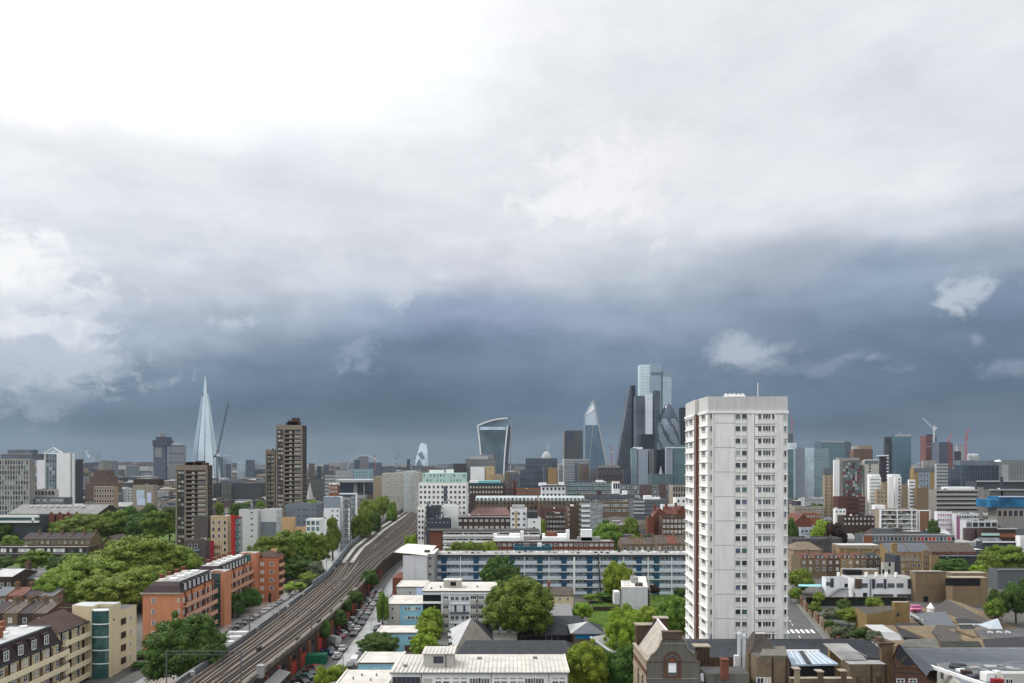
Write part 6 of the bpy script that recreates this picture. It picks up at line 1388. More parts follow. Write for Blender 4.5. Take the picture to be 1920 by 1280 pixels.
# two brown brutalist towers and the pair
def brute(label,px0,px1,top,Y,side,plant,nfl=18,label_group='brown concrete tower blocks'):
 Ys=PX(px1,Y)/((side-960)/F);T=bld(label,[(px0,Y),(px1,Y),(side,Ys)],top,'brown_tower',16,name='tower_block',cat='tower block',group=label_group,z=PZ(top,Y),roof='brown_tower_pale')
 e,s=T.e;sh=8.55/F*Y if Y<400 else 8.0/F*Y;z0=T.z-3.4
 strip(T,e,0,1,T.z-2.9,T.z+.1,'brown_tower_pale',.3,'roof_band');pil(T,e,[.02,.30,.98],.9,'brown_tower_pale',.5,z1=T.z-2.5)
 for i in range(nfl):
  z=z0-i*sh
  if z<4:break
  for f in(.11,.21):
   A=MB();A.box(e.p(f,z-.9,.06),(1.3,.12,1.3));T.part('window',A,random.choice(['glass_pale','glass','glass_mid','glass_curtain']))
  strip(T,e,.34,.66,z-1.9,z-.3,'black',.04,'balcony_recess')
  P1(T,'box','balcony','brown_tower_pale',e.p(.50,z-1.95,.7),(e.L*.30,1.4,.9))
  A=MB();A.box(e.p(.56,z-1.0,.5),(1.5,.3,.9));T.part('balcony_glass',A,random.choice(['glass_pale','glass_curtain','offwhite']))
  strip(T,e,.70,.94,z-1.5,z-.4,random.choice(['offwhite2','glass_pale','offwhite2','glass_mid']),.3,'window_band');strip(T,e,.69,.95,z-2.4,z-1.6,'brown_tower_pale',.6,'balcony')
  strip(T,s,.2,.9,z-1.6,z-.6,'glass',.08,'window')
 for a,b,t,m in plant:rh(T,a,b,t,Y+6,m,5)
 return T
brute('brown concrete tower with pale balconies, in front of the spire',330,389,871,393,398.5,((346,385,866,'brown_tower'),(350,362,864.5,'brown_tower'),(366,378,863,'brown_tower')))
brute('taller brown concrete tower of the pair, with rooftop water tank',518,567,796,432,575,((536,560,790,'brown_tower'),(547,558,782,'brown_tower'),(540,546,787,'brown_tower')),20)
T=bld('narrow lower brown concrete tower attached left of the tall one',[(499,447),(518,447)],842,'brown_tower',14,name='tower_block',cat='tower block',group='brown concrete tower blocks',roof='brown_tower_pale');e=T.e[0];strip(T,e,0,1,T.z-3,T.z+.1,'brown_tower_pale',.3,'roof_band');pil(T,e,[.04,.96],.9,'brown_tower_pale',.5)
for i in range(20):
 z=T.z-3.4-i*2.8
 if z<4:break
 strip(T,e,.1,.5,z-1.9,z-.4,'black',.05,'recess');strip(T,e,.2,.45,z-1.7,z-.7,random.choice(['glass_pale','glass_mid']),.2,'window');strip(T,e,.6,.88,z-1.7,z-.6,random.choice(['glass_pale','offwhite2','glass']),.2,'window');strip(T,e,.1,.9,z-2.5,z-2.0,'brown_tower_pale',.4,'slab')
 # far left group
T=gridb('grey and white gridded flats with dark setback attic at far left',-6,66,859,540,20,'conc',0,0,0,0,3,roof='roof_grey')
for i in range(11):
 for j in range(12):
  f=(j+.5)/12;z=T.z-3.0-i*4.0;A=MB();A.box(T.f.p(f,z,.1),(1.9,.2,2.5));T.part('window',A,random.choice(['glass','glass_mid','glass','glass_pale','glass_teal']))
pil(T,T.f,[j/12 for j in range(13)],.5,'offwhite',.5,joined=False);band(T,T.f,[T.z-.8-i*4.0 for i in range(11)],.5,'offwhite',0,1,.4)
A=MB();x0,x1=PX(3,545),PX(62,545);A.prism([(x0,544),(x1,544),(x1,558),(x0,558)],T.zr,PZ(849,544));T.part('attic',A,'glass_dark_m');rh(T,14,58,842,546,'glass_dark_m',8)
P1(T,'box','roof_band','offwhite',((x0+x1)/2,543.8,PZ(850,544)),(x1-x0+1,.6,.5))
T=gridb('white slab building with full-height central glass strip and gabled top',69,87,849,615,24,'white2',0,0,0,0,3);
T2=gridb('broad plain white slab right of the tall glass strip',106,140,848,613,24,'white',0,0,0,0,3);strip(T2,T2.f,.93,1,0,T2.z,'conc',.3,'edge')
T=gridb('recessed glass strip between two white slabs under a glazed gable',87,106,850,617,20,'glass_teal',14,3,3,2.6,3.6,gm=['glass_teal','glass_mid','glass','glass_pale'],name='office_block',cat='office block')
A=MB();z=T.z;xa,xb,xm=PX(80,616),PX(120,616),PX(100,616);A.bar((xa,616,z),(xm,616,PZ(838,616)),.8);A.bar((xb,616,z),(xm,616,PZ(838,616)),.8);A.bar((xa,616,z+.3),(xb,616,z+.3),.8);T.part('gable_frame',A,'white');A=MB();A.face([(xa,616.5,z),(xb,616.5,z),(xm,616.5,PZ(839,616))]);T.part('gable_glass',A,'glass_sky')
T=gridb('low gridded wing at the foot of the white slabs',64,110,916,560,14,'offwhite',2,6,2.6,3.4,5,gm=['glass','brown_dark','glass_mid'],topoff=1.4);T=gridb('dark flat podium roof in front of white slab building',30,136,932,545,12,'glass_dark_m',1,14,2.4,1.8,4,gm=['glass_pale','glass'])
T=gridb('tan gridded flats with deep square windows',176,222,911,560,16,'tan',4,8,1.6,2.6,4.2,gm=['glass','brown_dark'],topoff=2.2);band(T,T.f,[T.z-.2],.6,'offwhite',0,1,.5)
T=gridb('concrete building with large pale blue and white wall painting',249,296,908,540,18,'stone',0,0,0,0,3);rh(T,250,296,897,546,'brick_dark',10)
P1(T,'box','wall_painting','glass_sky',(PX(263.5,540),539.9,PZ(926,540)),(6.2,.1,7.2));A=MB();A.box((PX(265,540),539.88,PZ(940,540)),(6.6,.1,5));A.box((PX(280,540),539.88,PZ(932,540)),(3.5,.1,8));T.part('wall_painting',A,'lilac')
T=Thing('hall','brown stepped roof building with small dome behind tan flats','hall',(PX(190,800),800,0));
for a,b,t,Yv in((160,214,905,790),(168,206,892,795),(175,200,880,800),(184,194,868,804),(187,191,862,806)):A=MB();A.prism([(PX(a,Yv),Yv),(PX(b,Yv),Yv),(PX(b,Yv),Yv+16),(PX(a,Yv),Yv+16)],0,PZ(t,Yv));T.part('tier',A,'far_brown' if a<180 else 'conc')
T=Thing('warehouse','wide grey pitched warehouse roof with gabled brick bays, far left','warehouse',(PX(110,470),470,0));x0,x1=PX(18,460),PX(186,460);gable(T,x0,x1,458,486,PZ(962,460),PZ(945,472),'roof_grey2','brick_dark')
for i in range(4):A=MB();x=PX(98+i*16,458);A.face([(x-3.5,457,10),(x+3.5,457,10),(x+3.5,457,14.5),(x,457,18),(x-3.5,457,14.5)]);T.part('gable_bay',A,'brick_red')
for i in range(9):P1(T,'box','rooflight','white',(PX(60+i*12,468),468,PZ(947.5,468)),(2,1.2,.9))
T=gridb('white band-windowed modern building with dark base at left edge',-20,92,966,430,10,'panel_dark',0,0,0,0,3);strip(T,T.f,0,1,T.z-.9,T.z+.6,'white',1.2,'white_band');strip(T,T.f,0,1,T.z-4.2,T.z-3.0,'white',1.6,'white_band');strip(T,T.f,0,1,T.z-2.9,T.z-1.0,'glass_teal',.3,'window_band');pil(T,T.f,[.9],1.2,'white',1.6,z0=T.z-4)
# terraces and maisonettes at left
row('brown terraced house with dark roof behind the long white maisonettes',42,170,1010,998,372,11,6,'slate_dk','brick_stock',rows=1,group='brown terrace behind the maisonettes')
T=gridb('long low white-panelled maisonette row among the left-hand trees',-20,186,1024,345,9,'brick_brown',0,0,0,0,3);
for q in range(34):
 if q%6==3:continue
 strip(T,T.f,(q+.05)/34,(q+.92)/34,T.z-2.7,T.z-.9,random.choice(['white','panel_grey','glass','white','glass_mid']),.3,'panel')
band(T,T.f,[T.z+.1],.35,'roof_light_metal',0,1,.7);band(T,T.f,[T.z-3.4],.5,'metal_grey',0,1,1.2)
T=Thing('house','plain brown brick house with grey roof at right end of maisonettes','house',(PX(210,350),350,0));gable(T,PX(188,344),PX(222,344),344,356,PZ(1020,344),PZ(1002,350),'slate_brown','brick_brown',axis='y')
# old houses lower left
T=Thing('house','brown brick house with slate roof left of the white gabled one','house',(PX(45,246),250,0));gable(T,PX(30,243),PX(70,243),243,255,PZ(1084,243),PZ(1069,249),'slate_grey','brick_stock');e=Edge((PX(30,243),243),(PX(70,243),243),0,PZ(1084,243));wg(T,e,2,2,1.1,1.4,2.9,gm='glass',each=True);chimney(T,PX(31,243),249,10,14,1,2)
T=Thing('house','small white-rendered gable house with one dark window','house',(PX(80,240),243,0));gable(T,PX(65,240),PX(88,240),240,252,PZ(1080,240),PZ(1070,246),'slate_brown','white',axis='x');P1(T,'box','window','black',(PX(71,240),239.95,PZ(1093,240)),(.7,.1,1.1));chimney(T,PX(90,240),246,8,13,1,1.6,'brick_red')
T=Thing('house','old brick house with butterfly roof at the left edge','house',(PX(8,236),240,0));gable(T,PX(-16,236),PX(23,236),236,248,PZ(1080,236),PZ(1066,242),'roof_light_metal','brick_dark');e=Edge((PX(-16,236),236),(PX(23,236),236),0,10);wg(T,e,2,3,1.1,1.4,3,gm='glass_mid',each=True)
row('dark old terraced house with pale sash windows, bottom left',-22,88,1150,1128,186,12,4,['slate_dk','slate_brown','slate_dk','slate_brown'],['brick_dark','brick_stock','brick_dark','brick_brown'],rows=2,group='dark terrace, bottom left')
row('narrow brick terraced house with rooflit extension, lower left',-18,104,1117,1100,212,11,4,['slate_grey','roof_red','slate_dk','slate_grey'],['brick_stock','brick_red','brick_brown','brick_stock'],rows=2,group='brick terrace, lower left')
T=gridb('small cream rear block with chimneys beside the yellow gallery flats',105,133,1147,172,8,'offwhite',0,0,0,0,3)
for px in(110,117,124,130):P1(T,'box','chimney','brick_dark',(PX(px,171),172,T.z+.6),(.9,.9,1.3))
# ------------------------------------------------------------------ right middle distance
row('brick terraced house with red roof and rear dormer, behind white school',1501,1626,1046,1036,300,10,5,['roof_red','roof_red','roof_red','roof_red','roof_red'],['brick_stock','brick_stock','brick_brown','brick_yellow','brick_stock'],rows=2,dorm=True,group='red-roofed terrace behind the school')
row('slate-roofed brick house at the right end of the red-roofed terrace',1626,1652,1046,1036,301,10,1,'slate','brick_brown',rows=2,dorm=True)
T=Thing('house','cream rendered rear wing with four dark windows among brown terraces','house',(PX(1664,292),293,0));quad_b(T,1652,1677,1053,290,6,'offwhite','slate');
for px,py in((1656,1070),(1667,1070),(1668,1057)):P1(T,'box','window','black',(PX(px,290),289.95,PZ(py,290)),(.8,.1,1.7))
chimney(T,PX(1676,298),298,6,PZ(1018,298),2.2,1.4,'brick_yellow',4);P1(T,'prism','dark_extension','panel_dark',[(PX(1678,292),292),(PX(1688,292),292),(PX(1688,292),300),(PX(1678,292),300)],0,PZ(1040,292))
row('brown brick house with dark roof right of the cream rear wing',1688,1728,1052,1042,305,10,2,'slate_brown','brick_yellow',rows=2,group='brown houses right of the cream wing')
T=Thing('house','pale-roofed low hall with hipped brown tile roof left of the terrace','hall',(PX(1515,318),320,0));gable(T,PX(1489,314),PX(1542,314),314,326,PZ(1030,314),PZ(1015,320),'brick_stock2','brick_pale',hip=4)
T=Thing('hall','flat pale roof with cream parapet behind the red-roofed terrace','hall',(PX(1600,325),328,0));quad_b(T,1560,1650,1021,322,16,'brick_yellow','roof_light_metal');P1(T,'bar','parapet','stone',P3(1560,1024,321.8),P3(1650,1026,321.8),.3,1.3)
T=gridb('long low brown wall with dark roof behind the terrace, right of tower',1470,1580,1008,345,10,'roof_dark',0,0,0,0,3)
T=gridb('dark terrace with glazed shopfront and red brick end block',1602,1790,1002,372,10,'glass_dark_m',1,24,2.6,2.2,3,gm=['glass_mid','red','glass','brick_red','glass_teal'],topoff=1.0);strip(T,T.f,0,.09,0,T.z,'orange_brick',.4,'end_wall');band(T,T.f,[T.z+.1],.5,'roof_light_metal',0,1,.6)
row('long slate-roofed yellow brick house with pale party walls, right side',1665,1830,1034,1017,335,12,4,['slate_grey','slate_grey','slate_brown','slate_brown'],['brick_yellow','brick_yellow','brick_red','brick_red'],rows=1,chim=False,group='slate terrace at right')
T=gridb('narrow tan lift tower with three small windows',1729,1743,1031,318,6,'tan_brown',3,[.5],.8,.8,3.0,gm='glass')
T=gridb('low yellow block with curved grey-roofed end',1743,1760,1040,312,8,'brick_yellow',0,0,0,0,3);T=gridb('low long slate-roofed range with pale fascia behind small trees',1745,1850,1041,322,10,'slate',0,0,0,0,3);band(T,T.f,[T.z+.1],.5,'roof_grey',0,1,.5)
T=gridb('low flat grey roof with cream and green fascia above tan hall',1853,1960,1067,272,8,'slate_grey',0,0,0,0,3);band(T,T.f,[T.z+.1],.5,'conc',0,1,.5)
# balcony apartments
T=gridb('white-framed balcony apartments with plain terracotta end wall',1637,1718,953,468,14,'stone',0,0,0,0,3)
for i in range(6):
 z=T.z-1.2-i*3.05;strip(T,T.f,0,1,z-.0,z+.5,'white',1.2,'slab_edge');
 for j in range(13):
  strip(T,T.f,(j+.08)/13,(j+.92)/13,z-2.4,z-.2,random.choice(['glass','glass_mid','stone','offwhite2','pale_green']),.15,'window')
  if j%2:strip(T,T.f,(j+.05)/13,(j+.95)/13,z-2.6,z-1.6,random.choice(['pale_green','offwhite2','brick_brown']),1.0,'balcony')
pil(T,T.f,[0,.45,.85,.99],.7,'white',1.3,z1=T.z-.4);rh(T,1640,1660,946,474,'white')
T=gridb('terracotta brick end wall framed in white, joined to balcony apartments',1718,1743,956,469,14,'terracotta',0,0,0,0,3);pil(T,T.f,[.02,.98],.7,'white',.7);band(T,T.f,[T.z],.7,'white',0,1,.7)
T=gridb('white and magenta panelled block right of the terracotta wall',1752,1785,958,462,14,'white2',4,6,1.2,1.4,3.3,gm=['magenta','glass_mid','pink','glass'],topoff=1.6)
T=gridb('second white and magenta block with long glazed roof storey',1785,1836,962,455,14,'panel_grey',1,9,2.0,1.8,3.3,gm=['glass','glass_mid'],topoff=1.2);strip(T,T.f,0,.14,0,T.z-2,'magenta',.3,'magenta_panel')
T=gridb('white steel-framed pavilion with large panes beside blue hoarding',1800,1870,975,430,10,'panel_grey',1,5,3.6,3.0,4,gm=['glass_mid','glass'],topoff=1.0);T=gridb('plain mauve blank box below the white framed pavilion',1805,1828,989,405,8,'brick_purple',0,0,0,0,3,roof='roof_dark')
T=gridb('dark red-brown low block with white fascia and green glass balustrade',1828,1905,990,400,10,'brick_dark',0,0,0,0,3);strip(T,T.f,.0,.5,T.z-4,T.z-2.6,'teal_pale',.8,'balustrade');strip(T,T.f,.5,1,T.z-5,T.z-3,'orange_brick',.5,'brick_band');band(T,T.f,[T.z],.6,'roof_light_metal',.45,1,1.0)
T=gridb('white canopied corner building at the right frame edge',1904,1960,1004,380,8,'white',0,0,0,0,3);T=gridb('low white-topped dark range running right of small trees',1830,1905,1015,372,8,'panel_dark',0,0,0,0,3);band(T,T.f,[T.z],.6,'white',0,1,.6)
# blue hoarding building
T=gridb('grey framed building wrapped on top in bright blue sheeting',1852,1960,950,480,16,'conc',1,9,3.2,4.6,5,gm=['glass','brown_dark','panel_dark'],topoff=2.0)
A=MB();x0,x1=PX(1857,479),PX(1960,479);A.prism([(x0,479),(x1,479),(x1,494),(x0,494)],T.z,PZ(936,479));A.prism([(x0+7,480),(x1,480),(x1,492),(x0+7,492)],PZ(936,479),PZ(930,480));T.part('blue_sheeting',A,'blue_sheet');P1(T,'box','sheeting_edge','white',((x0+x1)/2+3,479.5,PZ(930,480)),(x1-x0-7,.4,.5))
# grey banded offices and stepped white flats
T=gridb('long grey concrete office with continuous dark window bands',1741,1835,917,560,18,'conc',0,0,0,0,3,side=None,**{'name':'office_block','cat':'office block'})
for i in range(7):strip(T,T.f,.0,.96,T.z-2.7-i*3.6,T.z-1.0-i*3.6,'glass',.1,'window_band');strip(T,T.f,0,.97,T.z-1.0-i*3.6,T.z-.2-i*3.6,'offwhite',.5,'floor_band')
A=MB();x0,x1=PX(1776,566),PX(1828,566);A.prism([(x0,566),(x1,566),(x1,574),(x0,574)],T.zr,PZ(912,566));T.part('roof_storey',A,'white');strip(T,T.f,.97,1.1,0,T.z+2,'conc',.6,'end_wall')
T=gridb('plain tan-brown windowless block left of the banded office',1714,1741,913,545,16,'tan_b',0,0,0,0,3,roof='roof_maroon')
T=gridb('tan brick tower with blue-grey window panel and green roof storey',1706,1752,876,640,20,'tan_y',3,[.35,.5,.65],1.8,2.2,5,gm='glass',topoff=6);strip(T,T.f,0,1,T.z-3.5,T.z,'glass_dark_m',.5,'attic');strip(T,T.f,.22,.78,2,T.z-4,'panel_blue_grey3',.2,'panel');wg(T,T.f,3,[.35,.5,.65],1.8,2.2,5,6,gm='glass',out=.3)
T=gridb('pale speckled glass office block behind the tan brick tower',1752,1778,868,680,20,'far_pale',10,8,1.4,1.6,3.4,gm=['glass_mid','glass_pale','glass_teal'],**OB);T=gridb('grey stepped plant storey left of the pale speckled block',1727,1756,862,690,16,'roof_grey',0,0,0,0,3,**OB)
for i,(a,b,t,Yv,c)in enumerate(((1626,1652,893,560,'far left white stepped block with horizontal slab lines'),(1652,1668,903,556,'tan notched block set in front of the stepped white flats'),(1664,1676,893,552,'slim white fin block in the middle of the stepped flats'),(1676,1690,893,556,'white block with column of small windows, stepped flats'),(1690,1702,906,552,'brown-tan block with white edges, stepped flats right'),(1702,1716,898,550,'rightmost white ladder-like block of the stepped flats'))):
 T=gridb(c,a,b,t,Yv,14,['white','tan','white','white','tan_brown2','white'][i],0,0,0,0,3,group=None)
 for r in range(12):
  if i in(0,5):strip(T,T.f,.1,.9,T.z-2.6-r*2.8,T.z-1.6-r*2.8,'glass_pale' if i==0 else 'glass_mid',.1,'window_band')
  elif i in(3,):strip(T,T.f,.55,.8,T.z-2.6-r*2.8,T.z-1.4-r*2.8,'glass',.1,'window')
  elif i in(1,4):strip(T,T.f,.2,.4,T.z-2.6-r*2.8,T.z-1.4-r*2.8,'stone',.1,'window');strip(T,T.f,.6,.8,T.z-2.6-r*2.8,T.z-1.4-r*2.8,'stone',.1,'window')
 if i in(0,3):rh(T,a+8 if i==0 else a-4,b-2,t-5,Yv+5,'white',7)
T=gridb('short tan block stepping down below the notched tan block',1640,1664,918,548,10,'tan',3,3,1.2,1.5,3.4,gm=['glass_mid','stone'])
# red/grey panel block and neighbours
T=gridb('block with mosaic of red and grey window panels between white ends',1574,1616,862,610,20,'conc_dark',0,0,0,0,3)
for r in range(13):
 for c in range(8):strip(T,T.f,(c+.1)/8,(c+.9)/8,T.z-4.2-r*2.75,T.z-2.0-r*2.75,random.choice(['red_dull','glass_mid','glass_teal','glass_mid','glass_pale','red_dull','brown_dark']),.15,'panel')
rh(T,1574,1612,857,618,'roof_grey',8)
T=gridb('white windowless end wall left of the red mosaic block',1562,1574,861,609,20,'white',0,0,0,0,3);T=gridb('white and grey striped right-hand wing of the mosaic block',1616,1648,861,612,20,'offwhite',13,[.32,.4],.9,1.6,2.8,gm='glass',topoff=4);strip(T,T.f,0,.95,T.z-3.5,T.z-1.2,'glass_mid',.2,'attic_glazing');band(T,T.f,[T.z],.6,'white',0,1,.8)
T=gridb('slim beige tower with stacked side balconies beside white end wall',1543,1562,890,590,12,'tan',12,[.2,.8],1.3,1.6,3.0,gm=['glass','brown_dark']);rh(T,1545,1562,876,596,'far_blue',6);
T=gridb('dark purple-brown slab with white ladder balconies',1648,1664,853,650,16,'taupe_dark',0,0,0,0,3);
for r in range(15):strip(T,T.f,.85,1.1,T.z-3-r*3.2,T.z-1.8-r*3.2,'white',.8,'balcony')
band(T,T.f,[T.z],1.0,'white',-.5,1.1,1.0)
T=gridb('low maroon brick office with banded floors below mosaic block',1562,1622,930,560,14,'brick_maroon',0,0,0,0,3)
for i in range(4):strip(T,T.f,.35,.75,T.z-3.2-i*3.6,T.z-1.8-i*3.6,'brown_dark',.1,'window_band');strip(T,T.f,.78,.97,T.z-3.2-i*3.6,T.z-1.8-i*3.6,'glass_mid',.1,'window')
T=gridb('long low white-windowed office above the brown roofs',1502,1545,932,560,12,'far_pale',1,10,2,1.6,4,gm='glass_mid')
T=gridb('white low houses with flat roofs in front of maroon office',1562,1586,953,480,10,'white',1,3,1.2,1.3,3,gm='glass');T=gridb('pale blue-grey gabled villa beside the copper tree',1497,1523,988,410,10,'blue_villa',2,3,2.0,1.8,3.6,gm=['glass_mid','glass_violet']);
T=Thing('house','red brick gabled house above the pale blue villa','house',(PX(1505,440),440,0));gable(T,PX(1490,432),PX(1522,432),432,446,PZ(978,432),PZ(962,438),'roof_red','brick_red',axis='y')
T=gridb('brown tiled-roof range with brick wall behind copper tree',1570,1640,966,440,12,'brick_dark',2,8,1.1,1.3,3.2,gm=['glass_pale','glass_curtain']);T=gridb('tan and olive low range right of the tower base',1480,1545,949,500,14,'stone',2,12,1.3,1.3,3.4,gm=['glass','brown_dark'])
T=gridb('brick chimneyed range with orange walls right of the tower',1480,1540,962,470,12,'orange_brick',1,9,1.2,1.3,3.4,gm=['glass_mid','glass_pale'])
# ------------------------------------------------------------------ skyline
SK=dict(name='skyscraper',cat='skyscraper')
def curtain(T,e,m,nv,nh,z0=None,w=.25,d=.25):
 """mullion and floor lines as real relief, joined"""
 A=MB();z0=e.z0 if z0 is None else z0
 for i in range(nv+1):A.box(e.p(i/nv,(z0+e.z1)/2,d/2),(w,d,e.z1-z0),e.rz)
 for i in range(1,nh+1):A.box(e.p(.5,z0+(e.z1-z0)*i/nh,d/2),(e.L,d*.9,w),e.rz)
 T.part('curtain_wall_frame',A,m,kind='stuff')
def shard():
 Y=1950.0;cx=PX(385,Y);zt=PZ(700,Y);T=Thing('skyscraper','pale glass spire skyscraper tapering to a splintered point, left skyline','skyscraper',(cx,Y,0))
 W=54;base=[(-40,-24),(-12,-39),(15,-38),(38,-20),(39,18),(14,37),(-20,37),(-41,15)]
 tops=[(-2.5,-1.5,.80),(-1.2,-2.6,1.0),(1.8,-2.2,.965),(2.6,-1,.82),(2.5,1.5,.9),(1,2.4,.93),(-1,2.4,.97),(-2.5,1,.86)]
 for i in range(8):
  a,b=base[i],base[(i+1)%8];f=tops[i][2];tx,ty=tops[i][0],tops[i][1];ux,uy=(b[0]-a[0]),(b[1]-a[1])
  z1=zt*f;k0=1-f+.03
  def at(p,z):k=max(.025,1-z/(zt*1.015));return(cx+p[0]*k,Y+p[1]*k,z)
  ins=.06
  a2=(a[0]+ux*ins,a[1]+uy*ins);b2=(b[0]-ux*ins,b[1]-uy*ins)
  A=MB();q=[at(a2,0),at(b2,0),at(b2,z1*.97),at(a2,z1)];A.face(q);nx,ny=-uy,ux;L=math.hypot(nx,ny);q2=[(x+nx/L*1.2,y+ny/L*1.2,z)for x,y,z in q];A.face(q2[::-1])
  for j in range(4):A.face([q[j],q2[j],q2[(j+1)%4],q[(j+1)%4]])
  T.part('glass_facet',A,['shard_b','shard_a','shard_c','shard_a','shard_b','shard_b','shard_b','shard_b'][i])
  A=MB()
  for j in range(1,30):
   z=z1*j/31;p,q_=at(a2,z),at(b2,z);A.bar((p[0],p[1]-.25,p[2]),(q_[0],q_[1]-.25,q_[2]),.35)
  T.part('floor_lines',A,'shard_line',kind='stuff')
 P1(T,'tube','core','glass_blue',(cx,Y,0),(cx,Y,zt*.93),31,1.5,8)
shard()
def blk(label,px0,px1,top,Y,d,m,nv=0,nh=0,fm='far_dark',side=None,bot=None,**k):
 pts=[(px0,Y),(px1,Y)]
 if side is not None:pts=pts+[(side,Y+d*.6)]if side>px1 else[(side,Y+d*.6)]+pts
 kk=dict(SK);kk.update(k);T=bld(label,pts,top,m,d,par=.5,z=PZ(top,Y),roof='far_grey',**kk);T.f=T.e[0]if(side is None or side>px1)else T.e[-1];T.s=None if side is None else(T.e[-1]if side>px1 else T.e[0])
 if nv:curtain(T,T.f,fm,nv,nh,w=max(.25,Y/4200),d=.3)
 return T
 # hospital tower (two joined volumes)
T=blk('dark concrete hospital tower with overhanging lecture-theatre crown',288,314,828,1850,34,'guys_dark',5,22);
A=MB();A.prism([(PX(286,1846),1846),(PX(314,1846),1846),(PX(314,1846),1880),(PX(286,1846),1880)],PZ(835,1846),PZ(824,1846),bottom=True);A.prism([(PX(292,1850),1850),(PX(314,1850),1850),(PX(314,1850),1875),(PX(292,1850),1875)],PZ(824,1850),PZ(818,1850));T.part('crown',A,'guys_dark2');A=MB();A.tube((PX(305,1855),1855,PZ(818,1855)),(PX(305,1855),1855,PZ(812,1855)),8,8,10);A.tube((PX(305,1855),1855,PZ(812,1855)),(PX(305,1855),1855,PZ(808,1855)),1,1);T.part('roof_drum',A,'far_grey');strip(T,T.f,.15,.7,PZ(856,1850),PZ(837,1850),'far_grey',.5,'glazing')
T=blk('paler grey hospital slab attached right of the dark crowned tower',316,349,833,1856,34,'guys_pale',7,20);
for py in(835,849,865):band(T,T.f,[PZ(py,1856)],2.2,'guys_dark',0,1,.6)
P1(T,'tube','roof_drum','far_pale',(PX(332,1870),1870,PZ(833,1870)),(PX(332,1870),1870,PZ(830,1870)),15,14,12)
# twin-slope residential tower with three turbine openings
Y=3500;T=Thing('skyscraper','distant pale tower with slanting top and three round turbine openings','skyscraper',(PX(166,Y),Y,0))
A=MB();q=[(153,843),(157,843),(160,851),(168,858),(176,848),(178,843),(181,843),(181,905),(153,905)]
P=[P3(x,y,Y)for x,y in q];A.face([(x,y,z)for x,y,z in P]);A.face([(x,y+30,z)for x,y,z in P][::-1])
for i in range(len(P)):a,b=P[i],P[(i+1)%len(P)];A.face([a,(a[0],a[1]+30,a[2]),(b[0],b[1]+30,b[2]),b])
T.part('wall',A,'shard_b');A=MB()
for x in(154,157,177,180):A.bar(P3(x,843,Y-2),P3(x,900,Y-2),1.6)
A.bar(P3(157,843,Y-2),P3(167,860,Y-2),2);A.bar(P3(177,845,Y-2),P3(167,860,Y-2),2);T.part('fin',A,'far_pale')
P1(T,'bar','mast','far_pale',P3(146,843,Y),P3(146,875,Y),4)
for(lb,a,b,t,Yv,m)in(('pale blue glass slab right of the construction crane',418,435,849,2100,'glass_sky'),('lower blue slab in front of the pale blue glass slab',424,434,869,2050,'far_blue'),('grey-blue slab at the foot of the glass spire',400,418,856,2080,'far_blue'),('small pale tower between glass slab and dark stub',444,461,863,2300,'glass_sky'),('dark blue stub tower left of the brown pair',461,478,861,2250,'guys_dark'),('distant blue office by the domed brown building',205,222,863,2300,'far_blue'),('dark narrow block left of the stepped brown building',142,156,860,760,'far_dark'),('faint pale block near the hospital slab left side',236,262,872,2600,'far_blue')):
 T=blk(lb,a,b,t,Yv,40,m,5,10)
 # observation wheel and buildings
Y=4200;T=Thing('observation_wheel','large white observation wheel half hidden behind a dark office block','wheel',(PX(681,Y),Y,0));A=MB();cx,cz,r=PX(682,Y),PZ(884,Y),32/F*Y;n=48
for i in range(n):a,b=2*math.pi*i/n,2*math.pi*(i+1)/n;A.bar((cx+r*math.cos(a),Y,cz+r*math.sin(a)),(cx+r*math.cos(b),Y,cz+r*math.sin(b)),5.5)
T.part('rim',A,'far_pale');A=MB()
for i in range(16):a=2*math.pi*i/16;A.bar((cx,Y,cz),(cx+r*math.cos(a),Y,cz+r*math.sin(a)),.8)
T.part('spoke',A,'far_blue',kind='stuff')
for lb,a,b,t,Yv,m in(('pale gridded office in front of the observation wheel',672,691,855,1700,'far_grey'),('dark slab left of the pale gridded office by the wheel',664,675,861,1650,'guys_dark'),('dark narrow distant tower left of the faceted glass one',763,769,860,2500,'far_dark'),('faint brown block right of the brown tower pair',579,590,868,1900,'far_brown'),('grey-violet block on the skyline left of wheel',607,617,870,1800,'guys_dark'),('small dark box with white clock face, skyline',595,603,873,1500,'far_dark'),('low dark office cluster right of the wheel',691,716,866,1800,'guys_dark'),('pale blue long roof building below the wheel',663,700,878,1300,'glass_turq2'),('teal glass low office right of the wheel foot',716,742,876,1500,'far_blue'),('white roofed shed below the skyline wheel',629,662,880,1200,'far_pale')):
 T=blk(lb,a,b,t,Yv,40,m,6,6,name='office_block',cat='office block')
 # faceted glass tower
Y=3400;T=Thing('skyscraper','faceted pale glass tower with slanted tip beside the railway vanishing point','skyscraper',(PX(791,Y),Y,0));fa=[(779,862),(787,833),(791,829),(800,833),(802,846),(803,920),(780,920)]
P=[P3(x,y,Y)for x,y in fa];ridge=P3(789,900,Y-30);A=MB()
for i in range(len(P)):A.face([P[i],P[(i+1)%len(P)],ridge][::-1])
T.part('glass_facet',A,'shard_a');A=MB();A.face([(x,y+40,z)for x,y,z in P][::-1]);
for i in range(len(P)):a,b=P[i],P[(i+1)%len(P)];A.face([a,(a[0],a[1]+40,a[2]),(b[0],b[1]+40,b[2]),b])
T.part('glass_facet',A,'shard_b');A=MB();A.face([P3(780,870,Y-32),P3(786,858,Y-32),P3(793,874,Y-36),P3(796,885,Y-36),P3(790,895,Y-36)][::-1]);A.face([P3(783,850,Y-20),P3(791,845,Y-26),P3(797,860,Y-26),P3(788,858,Y-28)][::-1]);T.part('glass_panel',A,'glass_blue')
